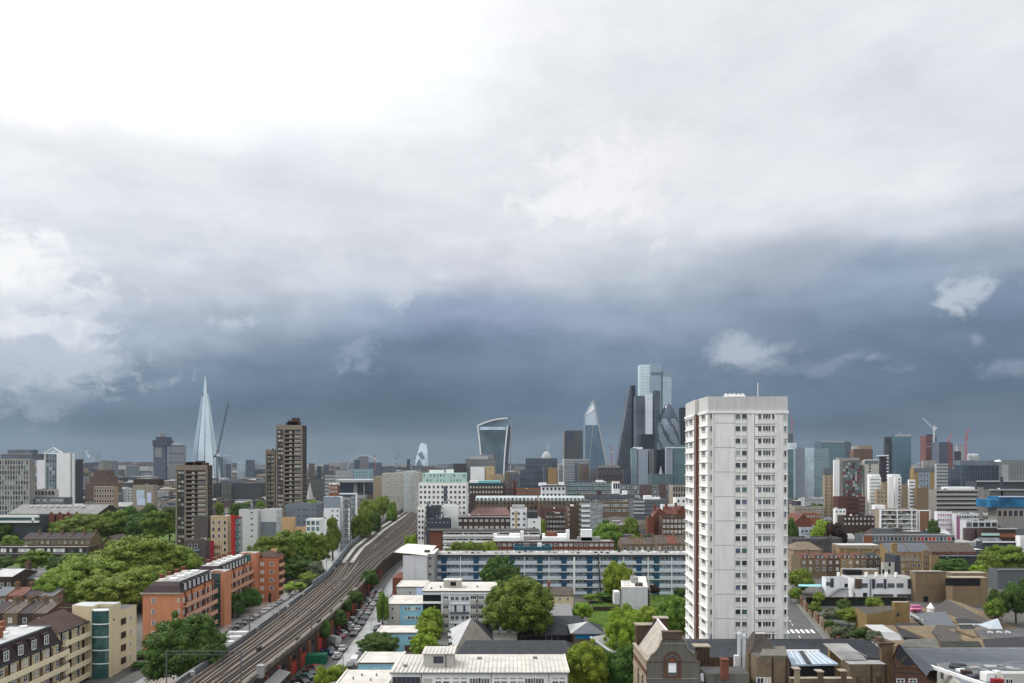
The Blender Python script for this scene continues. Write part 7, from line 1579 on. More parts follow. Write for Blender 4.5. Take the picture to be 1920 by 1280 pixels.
# flared "walkie-talkie" profile tower
def flare():
 Y=1600;T=Thing('skyscraper','top-heavy concave glass tower with white curved frame and arched roof','skyscraper',(PX(926,Y),Y+20,0))
 L=[(903.5,905),(902,870),(901.5,852),(900,835),(898,815),(895.5,797)];Rr=[(944,905),(945,870),(946.5,850),(948,830),(950,806),(952,783)]
 zs=[PZ(y,Y)for _,y in L];A=MB();top=[]
 n=10
 def row(i):
  t=i/20;y=905-t*(905-797);
  xl=L[0][0]*(1-t)**1.6+L[-1][0]*(1-(1-t)**1.6);xl=903.5-8.0*t**1.9;xr=944+7.5*t**1.6;return xl,xr,y
 rows_=[row(i)for i in range(21)]
 for(a,b,y),(a2,b2,y2)in zip(rows_,rows_[1:]):
  for j in range(n):
   f0,f1=j/n,(j+1)/n;bow=lambda f,t_:5*math.sin(math.pi*f)
   A.face([(PX(a+(b-a)*f0,Y),Y+bow(f0,0),PZ(y,Y)),(PX(a+(b-a)*f1,Y),Y+bow(f1,0),PZ(y,Y)),(PX(a2+(b2-a2)*f1,Y),Y+bow(f1,0),PZ(y2,Y)),(PX(a2+(b2-a2)*f0,Y),Y+bow(f0,0),PZ(y2,Y))])
   # arched top
 a,b,y=rows_[-1];N=10
 arch=lambda f:y-14*(math.sin(math.pi*(.08+f*.62))/math.sin(math.pi*.7)*.0+(1-(1-f)**2))
 for j in range(N):
  f0,f1=j/N,(j+1)/N;bw=lambda f:5*math.sin(math.pi*f)
  A.face([(PX(a+(b-a)*f0,Y),Y+bw(f0),PZ(y,Y)),(PX(a+(b-a)*f1,Y),Y+bw(f1),PZ(y,Y)),(PX(a+(b-a)*f1,Y),Y+bw(f1),PZ(arch(f1),Y)),(PX(a+(b-a)*f0,Y),Y+bw(f0),PZ(arch(f0),Y))])
 T.part('concave_glass_front',A,'wt_glass')
 A=MB()
 for(a0,b0,y0),(a2,b2,y2)in zip(rows_,rows_[1:]):
  A.bar((PX(a0,Y),Y-1,PZ(y0,Y)),(PX(a2,Y),Y-1,PZ(y2,Y)),2.6,3);A.bar((PX(b0,Y),Y-1,PZ(y0,Y)),(PX(b2,Y),Y-1,PZ(y2,Y)),2.0,3)
 for j in range(N):f0,f1=j/N,(j+1)/N;A.bar((PX(a+(b-a)*f0,Y),Y+1,PZ(arch(f0),Y)),(PX(a+(b-a)*f1+.3,Y),Y+1,PZ(arch(f1),Y)),3.4,3.2)
 T.part('white_frame',A,'white')
 # roof and right flank
 A=MB();q=[]
 for(a0,b0,y0),(a2,b2,y2)in zip(rows_,rows_[1:]):A.face([(PX(b0,Y),Y,PZ(y0,Y)),(PX(b0+7.0,Y+30),Y+34,PZ(y0,Y)),(PX(b2+7.3,Y+30),Y+34,PZ(y2,Y)),(PX(b2,Y),Y,PZ(y2,Y))])
 T.part('glass_flank',A,'guys_dark');A=MB()
 for j in range(N):f0,f1=j/N,(j+1)/N;x0,x1=PX(a+(b-a)*f0,Y),PX(a+(b-a)*f1,Y);A.face([(x0,Y+4,PZ(arch(f0),Y)),(x1,Y+4,PZ(arch(f1),Y)),(x1+12,Y+34,PZ(arch(f1),Y)),(x0+12,Y+34,PZ(arch(f0),Y))])
 A.bar((PX(b+7,Y),Y+20,PZ(784,Y)),(PX(b+5.5,Y),Y+20,PZ(900,Y)),3);T.part('roof_shell',A,'far_pale')
 A=MB()
 for i,(a0,b0,y0)in enumerate(rows_):A.bar((PX(a0+1,Y),Y-.4,PZ(y0,Y)),(PX(b0-1,Y),Y-.4,PZ(y0,Y)),.7)
 for j in range(1,14):f=j/14;A.bar((PX(903+41*f,Y),Y-.6+5*math.sin(math.pi*f),PZ(905,Y)),(PX(895.5+56*f,Y),Y-.6+5*math.sin(math.pi*f),PZ(800,Y)),.6)
 T.part('glazing_bars',A,'glass_blue2',kind='stuff')
 A=MB();A.face([P3(899.5,799,Y-1.5),P3(948,799,Y-1.5),P3(948,805,Y-1.5),P3(899,805,Y-1.5)][::-1]);T.part('pale_band',A,'glass_sky')
flare()
# dark rounded tower
T=blk('dark grey older tower with black top band left of the scalpel tower',1059,1092,806,1900,40,'guys_brown',12,0,'far_dark');strip(T,T.f,.0,.45,PZ(826,1900),PZ(806,1900),'guys_dark2',.6,'dark_band');T.f
for x0,x1 in((1056.5,1059),(1092,1094.5)):P1(T,'prism','corner','far_grey',[(PX(x0,1902),1902),(PX(x1,1902),1902),(PX(x1,1902),1930),(PX(x0,1902),1930)],0,PZ(807,1900))
# angular "scalpel" tower
Y=1500;T=Thing('skyscraper','sharp angular glass skyscraper with white diagonal tip','skyscraper',(PX(1114,Y),Y+20,0));bk=36
P=[P3(1096.5,905,Y),P3(1143,905,Y),P3(1113,749,Y),P3(1096.5,778,Y)]
A=MB();A.face(P);A.face([(x,y+bk,z)for x,y,z in P][::-1])
for i in range(4):a,b=P[i],P[(i+1)%4];A.face([a,(a[0],a[1]+bk,a[2]),(b[0],b[1]+bk,b[2]),b][::-1]if False else[a,b,(b[0],b[1]+bk,b[2]),(a[0],a[1]+bk,a[2])])
T.part('glass_front',A,'scalpel_blue')
A=MB();A.face([P3(1097,779,Y-.6),P3(1115.5,767,Y-.6),P3(1113,750,Y-.6)][::1]);A.face([P3(1097,796,Y-.6),P3(1121,796,Y-.6),P3(1116,768,Y-.6),P3(1097,780,Y-.6)]);T.part('pale_tip',A,'scalpel_pale')
A=MB();A.face([P3(1097,779,Y-.9),P3(1115.5,766,Y-.9),P3(1113,749,Y-.9)]);T.part('white_tip',A,'scalpel_white')
A=MB();A.bar(P3(1113,749,Y-1.5),P3(1143,905,Y-1.5),2.6);A.bar(P3(1096.8,778,Y-1.5),P3(1096.8,905,Y-1.5),1.4);A.bar(P3(1112.5,797,Y-1.5),P3(1104,868,Y-1.5),1.2);A.bar(P3(1096.8,778,Y-1.5),P3(1113,750,Y-1.5),1.4);T.part('white_edge',A,'far_pale')
A=MB()
for i in range(24):y=798+i*4.2;A.bar(P3(1097,y,Y-.8),P3(1113+(y-749)*.192-.5,y,Y-.8),.6)
T.part('floor_lines',A,'shard_line2',kind='stuff')
# wedge tower
Y=1534;T=Thing('skyscraper','dark wedge-shaped glass tower sloping up to the right','skyscraper',(PX(1175,Y),Y+20,0))
P=[P3(1152,905,Y),P3(1184,905,Y),P3(1184,724,Y),P3(1181,724,Y)];A=MB();A.face(P);A.face([(x,y+40,z)for x,y,z in P][::-1])
for i in range(4):a,b=P[i],P[(i+1)%4];A.face([a,(a[0],a[1]+40,a[2]),(b[0],b[1]+40,b[2]),b][::-1])
T.part('sloping_glass',A,'wedge');P1(T,'prism','service_core','wedge_dark',[(PX(1184,Y),Y-.5),(PX(1191.5,Y),Y-.5),(PX(1191.5,Y),Y+30),(PX(1184,Y),Y+30)],0,PZ(721.5,Y))
A=MB()
for i in range(9):
 y=735+i*19;xl=1181-(y-724)*.16;A.bar(P3(xl,y,Y-1),P3(1184,y,Y-1),1.3)
for i in range(6):A.bar(P3(1182.5-i*.2,740+i*14,Y-1),P3(1157+4.6*i,905,Y-1),.6)
T.part('steel_frame',A,'wedge_line')
# tall stepped cluster
T=blk('tallest pale glass skyscraper, left stepped volume with flat top',1196,1222,682,1600,44,'bis_a',5,40,'bis_line');T=blk('tallest skyscraper, central grey-blue glass volume',1217,1239.5,679.5,1596,44,'bis_b',5,40,'bis_line');strip(T,T.f,0,1,PZ(702,1596),PZ(697,1596),'glass_blue2',.6,'plant_band')
T=blk('tallest skyscraper, lower right-hand volume with pale vertical stripes',1239.5,1259,694,1598,44,'bis_c',7,30,'bis_line');strip(T,T.f,0,1,PZ(705,1598),PZ(694,1598),'bis_line',.4,'crown_band')
T=blk('dark faceted tower block in front of the tallest skyscraper, left',1192,1208,741,1490,40,'wedge',4,20,'wedge_line',side=1208.1);T=blk('bright silver vertical glass panel of the dark central tower',1208,1223.5,736,1480,40,'bis_silver',3,16,'bis_line');T=blk('dark right part of the silver-fronted central tower',1223.5,1238,731,1484,40,'wedge',4,20,'wedge_line')
T=blk('dark thin wedge just left of the dark faceted tower',1190.5,1199,747,1500,40,'wedge_dark');T=blk('black cube-like office block under the silver panel tower',1197,1227,813,1300,30,'wedge_dark',8,6,'wedge',name='office_block',cat='office block');T=blk('black slab partly hidden behind the white tower block',1273,1292,763,1600,36,'wedge_dark',4,20,'wedge')
# gherkin
def gherkin():
 Y=1450;cx=PX(1254.5,Y+20);T=Thing('skyscraper','rounded bullet-shaped glass tower with spiral dark bands','skyscraper',(cx,Y+25,0));Yc=Y+26
 prof=[(908,19.0),(880,20.5),(850,21.6),(820,21.8),(805,21.2),(792,19.6),(780,16.8),(770,13.2),(762,9.3),(756,5.4),(753.2,2.2),(752.5,0.1)]
 nr,ns=44,48;A=MB();V_=[]
 def rad(y):
  for(a,ra),(b,rb)in zip(prof,prof[1:]):
   if b<=y<=a:return ra+(rb-ra)*(a-y)/(a-b)
  return .1
 for i in range(nr+1):
  t=i/nr;y=908-(908-752.5)*(1-(1-t)**1.25);r=rad(y)/F*Y
  for j in range(ns):a=2*math.pi*j/ns;V_.append((cx+r*math.cos(a),Yc+r*math.sin(a),PZ(y,Y)))
 A.v=V_
 for i in range(nr):
  for j in range(ns):
   k=(j+1)%ns;A.f.append((i*ns+j,i*ns+k,(i+1)*ns+k,(i+1)*ns+j));d=(j+i*.75)%(ns/6);y=908-(908-752.5)*(1-(1-(i+.5)/nr)**1.25)
   A.m.append(1 if(d<2.6 or y<783)else(0 if(j+i)%2 else 2))
 T.part('glass_shell',A,['gher_a','gher_d','gher_b']);A=MB()
 for s in(1,-1):
  for q in range(18):
   for i in range(nr):
    p=[]
    for ii in(i,i+1):
     t=ii/nr;y=908-(908-752.5)*(1-(1-t)**1.25);r=rad(y)/F*Y+.25;a=2*math.pi*q/18+s*ii*.065;p.append((cx+r*math.cos(a),Yc+r*math.sin(a),PZ(y,Y)))
    if p[0][1]<Yc+5 and i<31 and(q*2.667+s*i*.5)%8>2.7:A.bar(p[0],p[1],.42)
 T.part('diagonal_grid',A,'gher_b',kind='stuff')
gherkin()
# nearer office blocks
T=blk('glass office with flat grey blank face left of the bullet-shaped tower',1194,1215,841,900,30,'grey_lav',name='office_block',cat='office block');T=blk('turquoise glazed left flank of the grey-faced office',1182,1194,839,903,30,'glass_turq',3,12,'far_pale',name='office_block',cat='office block');T=blk('ribbed right flank of the grey-faced office',1215,1226,840,903,30,'far_grey',2,16,'far_dark',name='office_block',cat='office block')
rh(T,1188,1205,837,908,'white',5)
T=blk('near-black glass slot building under the bullet-shaped tower',1226,1254,842,930,20,'wedge_dark',5,12,'wedge',name='office_block',cat='office block');T=blk('horizontal-banded glass office touching the white tower, left',1258,1292,833,880,30,'glass_teal',0,22,'far_pale',name='office_block',cat='office block');T=blk('grey-blue slab edge in front of the banded glass office',1247,1261,838,876,20,'grey_lav',2,14,'far_grey',name='office_block',cat='office block');band(T,T.f,[T.z],1.0,'white',0,3,1)
T=blk('lower teal office linking the two nearer office blocks',1215,1262,888,820,20,'glass_teal',14,4,'far_grey',name='office_block',cat='office block');P1(T,'tube','spirelet','far_pale',P3(1239,888,818),P3(1239,872,818),2.2,.15,8)
T=blk('white gridded block with dark central column below scalpel tower',1055,1105,860,800,24,'far_pale',14,12,'glass_mid_m',name='office_block',cat='office block');strip(T,T.f,.42,.55,0,T.z-4,'wedge',.4,'dark_column');strip(T,T.f,.58,.98,0,T.z-6,'far_brown2',.3,'panel');rh(T,1058,1103,859.5,806,'white',5);wg(T,T.f,11,14,1.3,1.4,2.6,2,gm=['glass','glass_mid'],each=False)
T=blk('stepped white block right of the white gridded one',1105,1118,878,790,20,'far_grey',4,8,'far_dark',name='apartment_block',cat='apartment block');T=blk('tan stone slab standing among grey blocks',1026,1044,876,700,14,'tan_y2',name='apartment_block',cat='apartment block');T=blk('narrow grey slab attached left of tan slab',1018,1026,872,704,14,'far_blue',2,8,'far_dark',name='office_block',cat='office block')
T=blk('pale framed block right of tan slab',1046,1056,872,720,14,'far_pale',3,8,'far_dark',name='office_block',cat='office block');T=blk('dark block with white diagonal bracing lines',1118,1168,876,760,20,'taupe_dark2',0,0,name='office_block',cat='office block');e=T.f
for i in range(7):A=MB();A.bar(e.p((i+.1)/7,T.z-8,.3),e.p((i+.5)/7,T.z-1.5,.3),.4);A.bar(e.p((i+.5)/7,T.z-1.5,.3),e.p((i+.9)/7,T.z-8,.3),.4);T.part('brace',A,'far_grey')
rh(T,1124,1162,871,768,'far_grey',6)
T=blk('dark teal office right of the braced block',1168,1183,878,800,20,'glass_navy',4,6,name='office_block',cat='office block');T=blk('green-roofed low office left of the tan slab',985,1045,858,1100,30,'glass_navy',16,6,'far_grey',name='office_block',cat='office block')
Y=2100;T=Thing('cathedral_dome','pale domed roof with lantern rising above the green-roofed office','dome',(PX(1025,Y),Y,0));A=MB();cx=PX(1025,Y)
for i in range(6):
 a,b=math.pi/2*i/6,math.pi/2*(i+1)/6;A.tube((cx,Y,PZ(860,Y)+24*math.sin(a)),(cx,Y,PZ(860,Y)+24*math.sin(b)),15*math.cos(a)+1,15*math.cos(b)+1,16)
A.tube((cx,Y,PZ(845,Y)-2),(cx,Y,PZ(837,Y)),2.2,.5);A.tube((cx,Y,0),(cx,Y,PZ(860,Y)),17,17,16);T.part('dome',A,'far_pale')
T=blk('grey stone office with stepped roofs behind white shed',873,930,860,1000,30,'far_grey',14,8,'far_dark',name='office_block',cat='office block');rh(T,880,915,854,1010,'far_pale',8);rh(T,900,925,851,1020,'far_grey',8)
T=blk('dark brown block left of the grey stone office',850,873,868,980,24,'taupe_dark2',5,4,name='office_block',cat='office block')
T=gridb('plain white metal-clad box beside yellow brick block',882,910,874,640,16,'white',0,0,0,0,3,name='warehouse',cat='warehouse');T=gridb('yellow brick block right of the plain white box',911,927,873,640,16,'yellow_pale',4,1,1.6,2.2,6,gm='glass_mid');T=gridb('pink-tan lower block attached right of yellow brick block',927,945,888,630,14,'tan',2,2,1.6,1.8,4,gm='glass_mid')
T=gridb('brown brick hall with rows of small white triangular dormers',880,944,905,590,18,'brown_dark2',0,0,0,0,3,name='hall',cat='hall');
for r in range(2):
 for q in range(11):A=MB();p=T.f.p((q+.5)/11,T.z-3-r*4.2,.2);A.face([(p.x-1.0,p.y-.2,p.z-1.2),(p.x+1.0,p.y-.2,p.z-1.2),(p.x,p.y-.2,p.z+1.3)]);A.box((p.x,p.y,p.z-.4),(1.6,.3,1.2));T.part('dormer',A,'offwhite')
A=MB();x0,x1=PX(897,592),PX(938,592);A.prism([(x0,592),(x1,592),(x1,604),(x0,604)],T.zr,PZ(900,592));T.part('turquoise_roof',A,'turq');strip(T,T.f,0,1,T.z-1.0,T.z+.4,'teal',.4,'green_band');rh(T,880,897,900,594,'white',6)
T=gridb('pinkish-brown block behind white dormer range',944,968,900,600,16,'brick_purple',2,2,1.5,5,8,gm='glass');strip(T,T.f,.72,1,0,T.z,'brick_maroon',.3,'brick_strip');T=gridb('long salmon brick range with dark gables',968,1012,915,590,14,'orange_brick',2,12,1.4,1.6,3.6,gm=['glass_pale','glass'])
T=blk('dark glass block right of the salmon range with white roof lights',975,1018,880,860,20,'glass_navy',10,5,'far_grey',name='office_block',cat='office block');T=blk('white and grey gridded block between dark glass and wheel',800,850,878,960,24,'far_grey',8,4,name='office_block',cat='office block')
# curved-roof building and the wedge-faced trackside flats on the left of centre
T=Thing('office_block','office with wide oversailing pale disc roof on columns','office block',(PX(680,760),780,0));Y=760;P1(T,'prism','wall','glass_navy',[(PX(633,Y),Y+6),(PX(708,Y),Y+6),(PX(708,Y),Y+30),(PX(633,Y),Y+30)],0,PZ(903,Y));A=MB();n=20;rim=[(PX(668,Y+20)+27*math.cos(2*math.pi*i/n),Y+20+24*math.sin(2*math.pi*i/n))for i in range(n)];A.prism(rim,PZ(903,Y),PZ(898.5,Y),bottom=True);T.part('disc_roof',A,'far_pale')
for x in(666,682,700):P1(T,'bar','column','conc',(PX(x,Y),Y+3,0),(PX(x,Y),Y+3,PZ(903,Y)),1.6 if x>670 else 4)
T=gridb('pale diamond-patterned flats beside the disc-roofed office',609,631,890,700,16,'far_pale',8,5,1.6,1.8,3.6,gm=['glass_mid','glass'],fm='far_grey');T=gridb('orange and white brick house below diamond-patterned flats',617,636,908,600,12,'orange_brick',2,3,1.6,2,3.6,gm=['glass_pale']);rh(T,617,634,905,606,'white',6)
T=Thing('apartment_block','long speckled stone flats stepping down alongside the railway curve','apartment block',(PX(750,620),640,0))
for i,(a,b,t,Yv,m)in enumerate(((700,716,892,720,'far_tan'),(716,738,886,680,'speck'),(738,757,884,640,'speck'),(757,776,882,610,'speck2'),(776,786,884,600,'speck'))):
 A=MB();A.prism([(PX(a,Yv),Yv),(PX(b,Yv),Yv),(PX(b,Yv),Yv+22),(PX(a,Yv),Yv+22)],0,PZ(t,Yv));T.part('wall',A,m);e=Edge((PX(a,Yv),Yv),(PX(b,Yv),Yv),0,PZ(t,Yv));wg(T,e,8,max(3,int((b-a)/3.4)),1.1,1.7,2.8,1.2,gm=['glass','glass_pale','glass_mid','brown_dark'],each=True,pane=False,st=1)
T=Thing('church','thin pale church spire right of the tall brown tower','church',(PX(581,640),640,0));P1(T,'tube','spire','far_pale',P3(581,935,640),P3(581,904,640),3.6,.2,8);P1(T,'box','tower','stone',(PX(581,640),643,9),(7,7,18));P1(T,'box','nave','stone_grey',(PX(583,650),660,6),(12,26,12))
T=blk('low dark glass office range between the brown towers, left',400,500,905,880,20,'far_dark',30,3,'conc_dark',name='office_block',cat='office block');T=blk('paler bay in the low office range beside left brown tower',415,437,902,876,10,'conc_dark',4,3,name='office_block',cat='office block')
T=blk('dark grey modernist office right of the tall brown pair',575,612,897,820,20,'conc_dark',10,4,'far_dark',name='office_block',cat='office block')
# ------------------------------------------------------------------ right-hand skyline
T=blk('tall grey-teal tower emerging right of the white tower block',1476,1487,812,1500,30,'far_blue',3,20);T=blk('narrow white tower in front of the grey-teal one',1477,1494,829,1400,30,'glass_silver',3,20,'far_grey')
T=blk('horizontal-banded dark office edge right of the white tower',1476,1488,841,900,24,'glass_teal',0,22,'far_grey',name='office_block',cat='office block');T=blk('plain blue-grey ribbed office face right of the white tower',1488,1509,839,905,24,'grey_lav',9,0,'far_blue',name='office_block',cat='office block');T=blk('silver-and-white reflective office strip next to ribbed face',1509,1526,838,908,24,'glass_sky',4,12,'far_pale',name='office_block',cat='office block');T=blk('pale turquoise gridded glass office, right skyline',1527,1552,840,915,24,'glass_turq',7,16,'far_pale',side=1556,name='office_block',cat='office block')
T=blk('broad teal glass tower with white top rim and blue flank',1539,1584,826,1150,40,'glass_teal2',12,12,'teal_line',side=1596);band(T,T.f,[T.z-.8],2.2,'far_pale',-.02,1.0,1.0);A=MB();A.face([(T.s.a.x+.1,T.s.a.y-.3,0),(T.s.b.x+.1,T.s.b.y-.3,0),(T.s.b.x+.1,T.s.b.y-.3,T.z-3),(T.s.a.x+.1,T.s.a.y-.3,T.z)]);T.part('blue_flank',A,'glass_navy')
T=blk('salmon-brown drum-roofed block right of the teal glass tower',1594,1636,841,950,30,'tan_salmon',8,5,'far_dark',name='office_block',cat='office block');rh(T,1606,1634,834,960,'far_tan',10);rh(T,1600,1611,836,955,'far_pale',6)
T=blk('blue glass tower with white rooftop screen, right skyline',1672,1708,813,900,30,'glass_tow',14,18,'tow_line',name='skyscraper');strip(T,T.f,0,1,T.z-3,T.z,'far_pale',.5,'crown_screen');P1(T,'bar','mast','far_pale',(PX(1687,905),905,T.z),(PX(1687,905),905,T.z+4),.7)
T=blk('narrow dark-notched flank of the blue glass tower',1655,1672,818,912,24,'far_blue',4,18,'far_dark');strip(T,T.f,.3,.6,T.z-8,T.z-2,'far_dark',.4,'dark_notch')
T=blk('red-brown brick tower with dark glass flank under white crane',1736,1745,816,1300,30,'tow_red',2,10,'far_dark',side=1756);rh(T,1740,1750,813,1305,'far_dark',8);band(T,T.f,[PZ(836,1300)],1.4,'far_pale',0,1,1);strip(T,T.s,0,1,0,T.z-2,'guys_dark',.5,'glass_flank')
T=blk('dark blue tower framed by brown side walls, right skyline',1759,1776,828,1250,30,'guys_dark',6,12,'guys_dark2',side=1786);strip(T,T.s,0,1,0,T.z-1,'tow_red',.6,'brown_flank');pil(T,T.f,[0],2.0,'far_grey',1.0)
T=blk('pale concrete frame tower under construction by red crane',1792,1808,834,1400,24,'far_pale',4,5,'far_grey');T=blk('dark low tower in front of the pale frame tower',1788,1802,845,1350,20,'taupe_dark2',3,3)
Y=1500;T=Thing('dome','cluster of small white domes on the right skyline','dome',(PX(1825,Y),Y,0));
for px,r_ in((1818,5),(1825,7),(1831,5)):A=MB();A.tube((PX(px,Y),Y,45),(PX(px,Y),Y,PZ(850,Y)-r_),r_,r_);[A.tube((PX(px,Y),Y,PZ(850,Y)-r_+r_*math.sin(a)*1.2),(PX(px,Y),Y,PZ(850,Y)-r_+r_*math.sin(a+.39)*1.2),r_*math.cos(a),r_*max(.02,math.cos(a+.39)),12)for a in(0,.39,.78,1.17)];T.part('dome',A,'far_pale')
T=blk('long dark blue glazed office with pale frame lines, right horizon',1790,1872,871,1050,30,'glass_navy',16,5,'far_blue',name='office_block',cat='office block');rh(T,1800,1870,862,1060,'far_blue',14);P1(T,'tube','dome_light','white',P3(1871,864,1050),P3(1871,861,1050),5,2,12)
T=blk('long low white-framed office with dark voids at right edge',1878,1960,870,1000,30,'far_grey',12,4,'far_dark',name='office_block',cat='office block');T=blk('far low pale ridge of offices at right edge horizon',1845,1960,862,1500,40,'far_grey',20,3,'far_dark',name='office_block',cat='office block')
T=blk('long white viaduct-like roof crossing right middle distance',1810,1960,901,800,20,'far_dark',0,0,name='station_building',cat='station');band(T,T.f,[T.z],1.6,'far_pale',0,1,2);T=blk('dark slim chimney column in front of the long white roof',1875,1881,893,640,4,'far_dark',name='chimney_stack',cat='chimney')
T=blk('long grey-white low roofs below the white viaduct-like roof',1835,1960,917,640,16,'conc_dark',20,2,'far_grey',name='office_block',cat='office block');band(T,T.f,[T.z],1.2,'far_pale',0,1,2)
T=blk('dark navy glazed low block behind tan brick tower',1778,1800,878,850,20,'glass_navy',5,5,'far_grey',name='office_block',cat='office block')
# cranes
def crane(label,pxm,ytop,ybase,tip,Y,m,cab='crane_white',back=None,w=1.2):
 T=Thing('tower_crane',label,'crane',(PX(pxm,Y),Y,0));A=MB();a,b=P3(pxm,ytop,Y),P3(pxm,ybase,Y)
 def lattice(A,p,q,w,n):
  p,q=Vector(p),Vector(q);d=(q-p);u=Vector((0,1,0)).cross(d).normalized()*w/2;k=Vector((0,w/2,0))
  for s in(u+k,u-k,-u+k,-u-k):A.bar(p+s,q+s,w*.22)
  for i in range(n):
   s0,s1=(u,-u)if i%2 else(-u,u)
   A.bar(p+d*i/n+s0-k,p+d*(i+1)/n+s1-k,w*.15)
 lattice(A,b,a,w*1.5,14);T.part('mast',A,m)
 A=MB();t_=P3(tip[0],tip[1],Y);lattice(A,a,t_,w,16);T.part('jib',A,m)
 if back:A=MB();lattice(A,a,P3(back[0],back[1],Y),w*1.1,4);A.box(P3(back[0],back[1]+1.5,Y),(w*2.5,w*2,w*2));T.part('counter_jib',A,m)
 A=MB();A.box((a[0]+w,a[1],a[2]-w),(w*3,w*2,w*2.4));T.part('cab',A,cab)
 A=MB();hd=P3(pxm+(1.5 if tip[0]<pxm else-1.5),ytop-7,Y);A.bar(a,hd,w*.7);A.bar(hd,t_,w*.12);T.part('a_frame',A,m)
crane('dark luffing tower crane with steep jib right of the glass spire',407.5,850,905,(428,755),900,'crane_dark',back=(403,853))
crane('white luffing crane with long jib up to the left, right skyline',1751,803,860,(1730,783),1290,'crane_white',back=(1755,800),w=1.3)
crane('red tower crane standing beside the pale concrete frame tower',1811,850-30,862,(1817,800),1380,'crane_red','crane_red',w=1.2)
crane('faint red crane above the dark blue framed tower',1778,826,842,(1784,812),1500,'crane_red','crane_red',w=1.3)
crane('small red crane between scalpel and wedge towers',1147,845,872,(1142,833),1500,'crane_red',w=1.2);crane('red crane tip on top of the grey-teal tower',1485,790,812,(1483,776),1490,'crane_red','crane_red',w=.9)
crane('thin pale crane above the cathedral dome',1028,838,860,(1024,829),2000,'crane_white',w=1.0);crane('thin pink crane left of the concave glass tower',703,858,880,(700,851),1600,'crane_red',w=1.0);crane('thin dark crane near the railway vanishing point',743,862,880,(749,848),1600,'crane_dark',w=.9)
# ------------------------------------------------------------------ ordinary city in between and out to the horizon
rf=random.Random(11)
cands=[]
y=352.0
while y<6200:
 cell=max(17,y/34);x=-0.86*y-30
 while x<0.86*y+30:
  w=cell*rf.uniform(.55,1.0);d=cell*rf.uniform(.5,.9);h=rf.choice([7,8,9,9,11,12,14,16])*(1 if y<700 else rf.uniform(.9,1.6))
  if y>900 and rf.random()<.13:h=rf.uniform(24,40)
  if y>1700 and rf.random()<.12:h=rf.uniform(38,58)
  cands.append((x+rf.uniform(0,cell*.2),y+rf.uniform(-.25,.25)*cell,w,d,h,rf.uniform(-.5,.5)));x+=cell*rf.uniform(1.0,1.35)
 y*=1.045 if y>700 else 1.05
keep=[]
for(x,y,w,d,h,rz)in cands:
 if any(a-2<x+w and x<b+2 and c-2<y+d and y<e+2 for a,b,c,e in FOOT):continue
 if vx(VL,y)-22<x+w and x<vx(VR,y)+9 and y<1200:continue
 if-330<x<-105 and y<500:continue
 p0,p1=960+F*x/y,960+F*(x+w)/y;tp=HZ-F*(h-H)/y
 bad=False
 for a,b,Yg,vb in GUARD:
  if Yg>y and p1>a-1 and p0<b+1 and tp<vb-1:bad=True;break
 if bad and tp<HZ+(H-h)*F/y+1:
 # allow low building only
  h2=5.5;tp2=HZ-F*(h2-H)/y
  if any(Yg>y and p1>a-1 and p0<b+1 and tp2<vb-3 for a,b,Yg,vb in GUARD):continue
  h=h2
 if h>40 and y<2500:h=30
 keep.append((x,y,w,d,h,rz))
keep.sort(key=lambda k:-k[2]*k[4]/k[1]/k[1])
fm_=['far_grey','far_brown','far_pale','far_tan','far_blue','far_dark','brick_stock','conc','brick_purple','far_grey','conc_dark']
rm_=['roof_grey','roof_dark','slate_grey','roof_light_metal','slate','slate_brown']
def fill_geo(A,x,y,w,d,h,rz,wi,ri,gi,pitched):
 P=[(x,y),(x+w,y),(x+w,y+d),(x,y+d)]
 A.prism(P,0,h,wi,top=ri)
 if pitched:
  A.face([(x-.2,y-.2,h-.1),(x+w+.2,y-.2,h-.1),(x+w+.2,y+d/2,h+d*.22),(x-.2,y+d/2,h+d*.22)],ri);A.face([(x+w+.2,y+d+.2,h-.1),(x-.2,y+d+.2,h-.1),(x-.2,y+d/2,h+d*.22),(x+w+.2,y+d/2,h+d*.22)],ri);A.face([(x,y+d,h),(x,y,h),(x,y+d/2,h+d*.21)],wi);A.face([(x+w,y,h),(x+w,y+d,h),(x+w,y+d/2,h+d*.21)],wi)
 elif h>8:A.box((x+w*.5,y+d*.55,h+1),(w*.35,d*.4,2),0,ri)
CW=dict(far_grey='grey',far_brown='brown',far_pale='pale',far_tan='tan',far_blue='blue-grey',far_dark='dark',brick_stock='brown brick',conc='concrete',brick_purple='purplish brick',conc_dark='dark concrete');RWD=dict(roof_grey='grey',roof_dark='blackish',slate_grey='slate',roof_light_metal='light metal',slate='dark slate',slate_brown='brownish');used={}
STOPW={'with','and','beside','behind','right','left','in','between','under','below','above','at','of','attached','joined','by','running','standing','wrapped','hiding','directly','just','over','on','near','from','touching','partly','rising','crossing','among','framed','emerging','linking','tucked','to','alongside','next','stepping','set','seen'}
def near_words(px,y):
 b=min(range(len(GUARD)),key=lambda i:abs((GUARD[i][0]+GUARD[i][1])/2-px)/60+abs(math.log(GUARD[i][2]/y))*2.2)
 w=[]
 for t in GL[b].replace(',','').split():
  if t in STOPW:break
  w.append(t)
 g=GUARD[b];c=(g[0]+g[1])/2;rel='in front of' if(g[0]<px<g[1]and g[2]>y)else('behind' if g[0]<px<g[1]else('left of' if px<c else 'right of'))
 return f"{rel} {'' if w[0] in ('tallest',) else 'the '}{' '.join(w[:6])}".replace('the the','the')
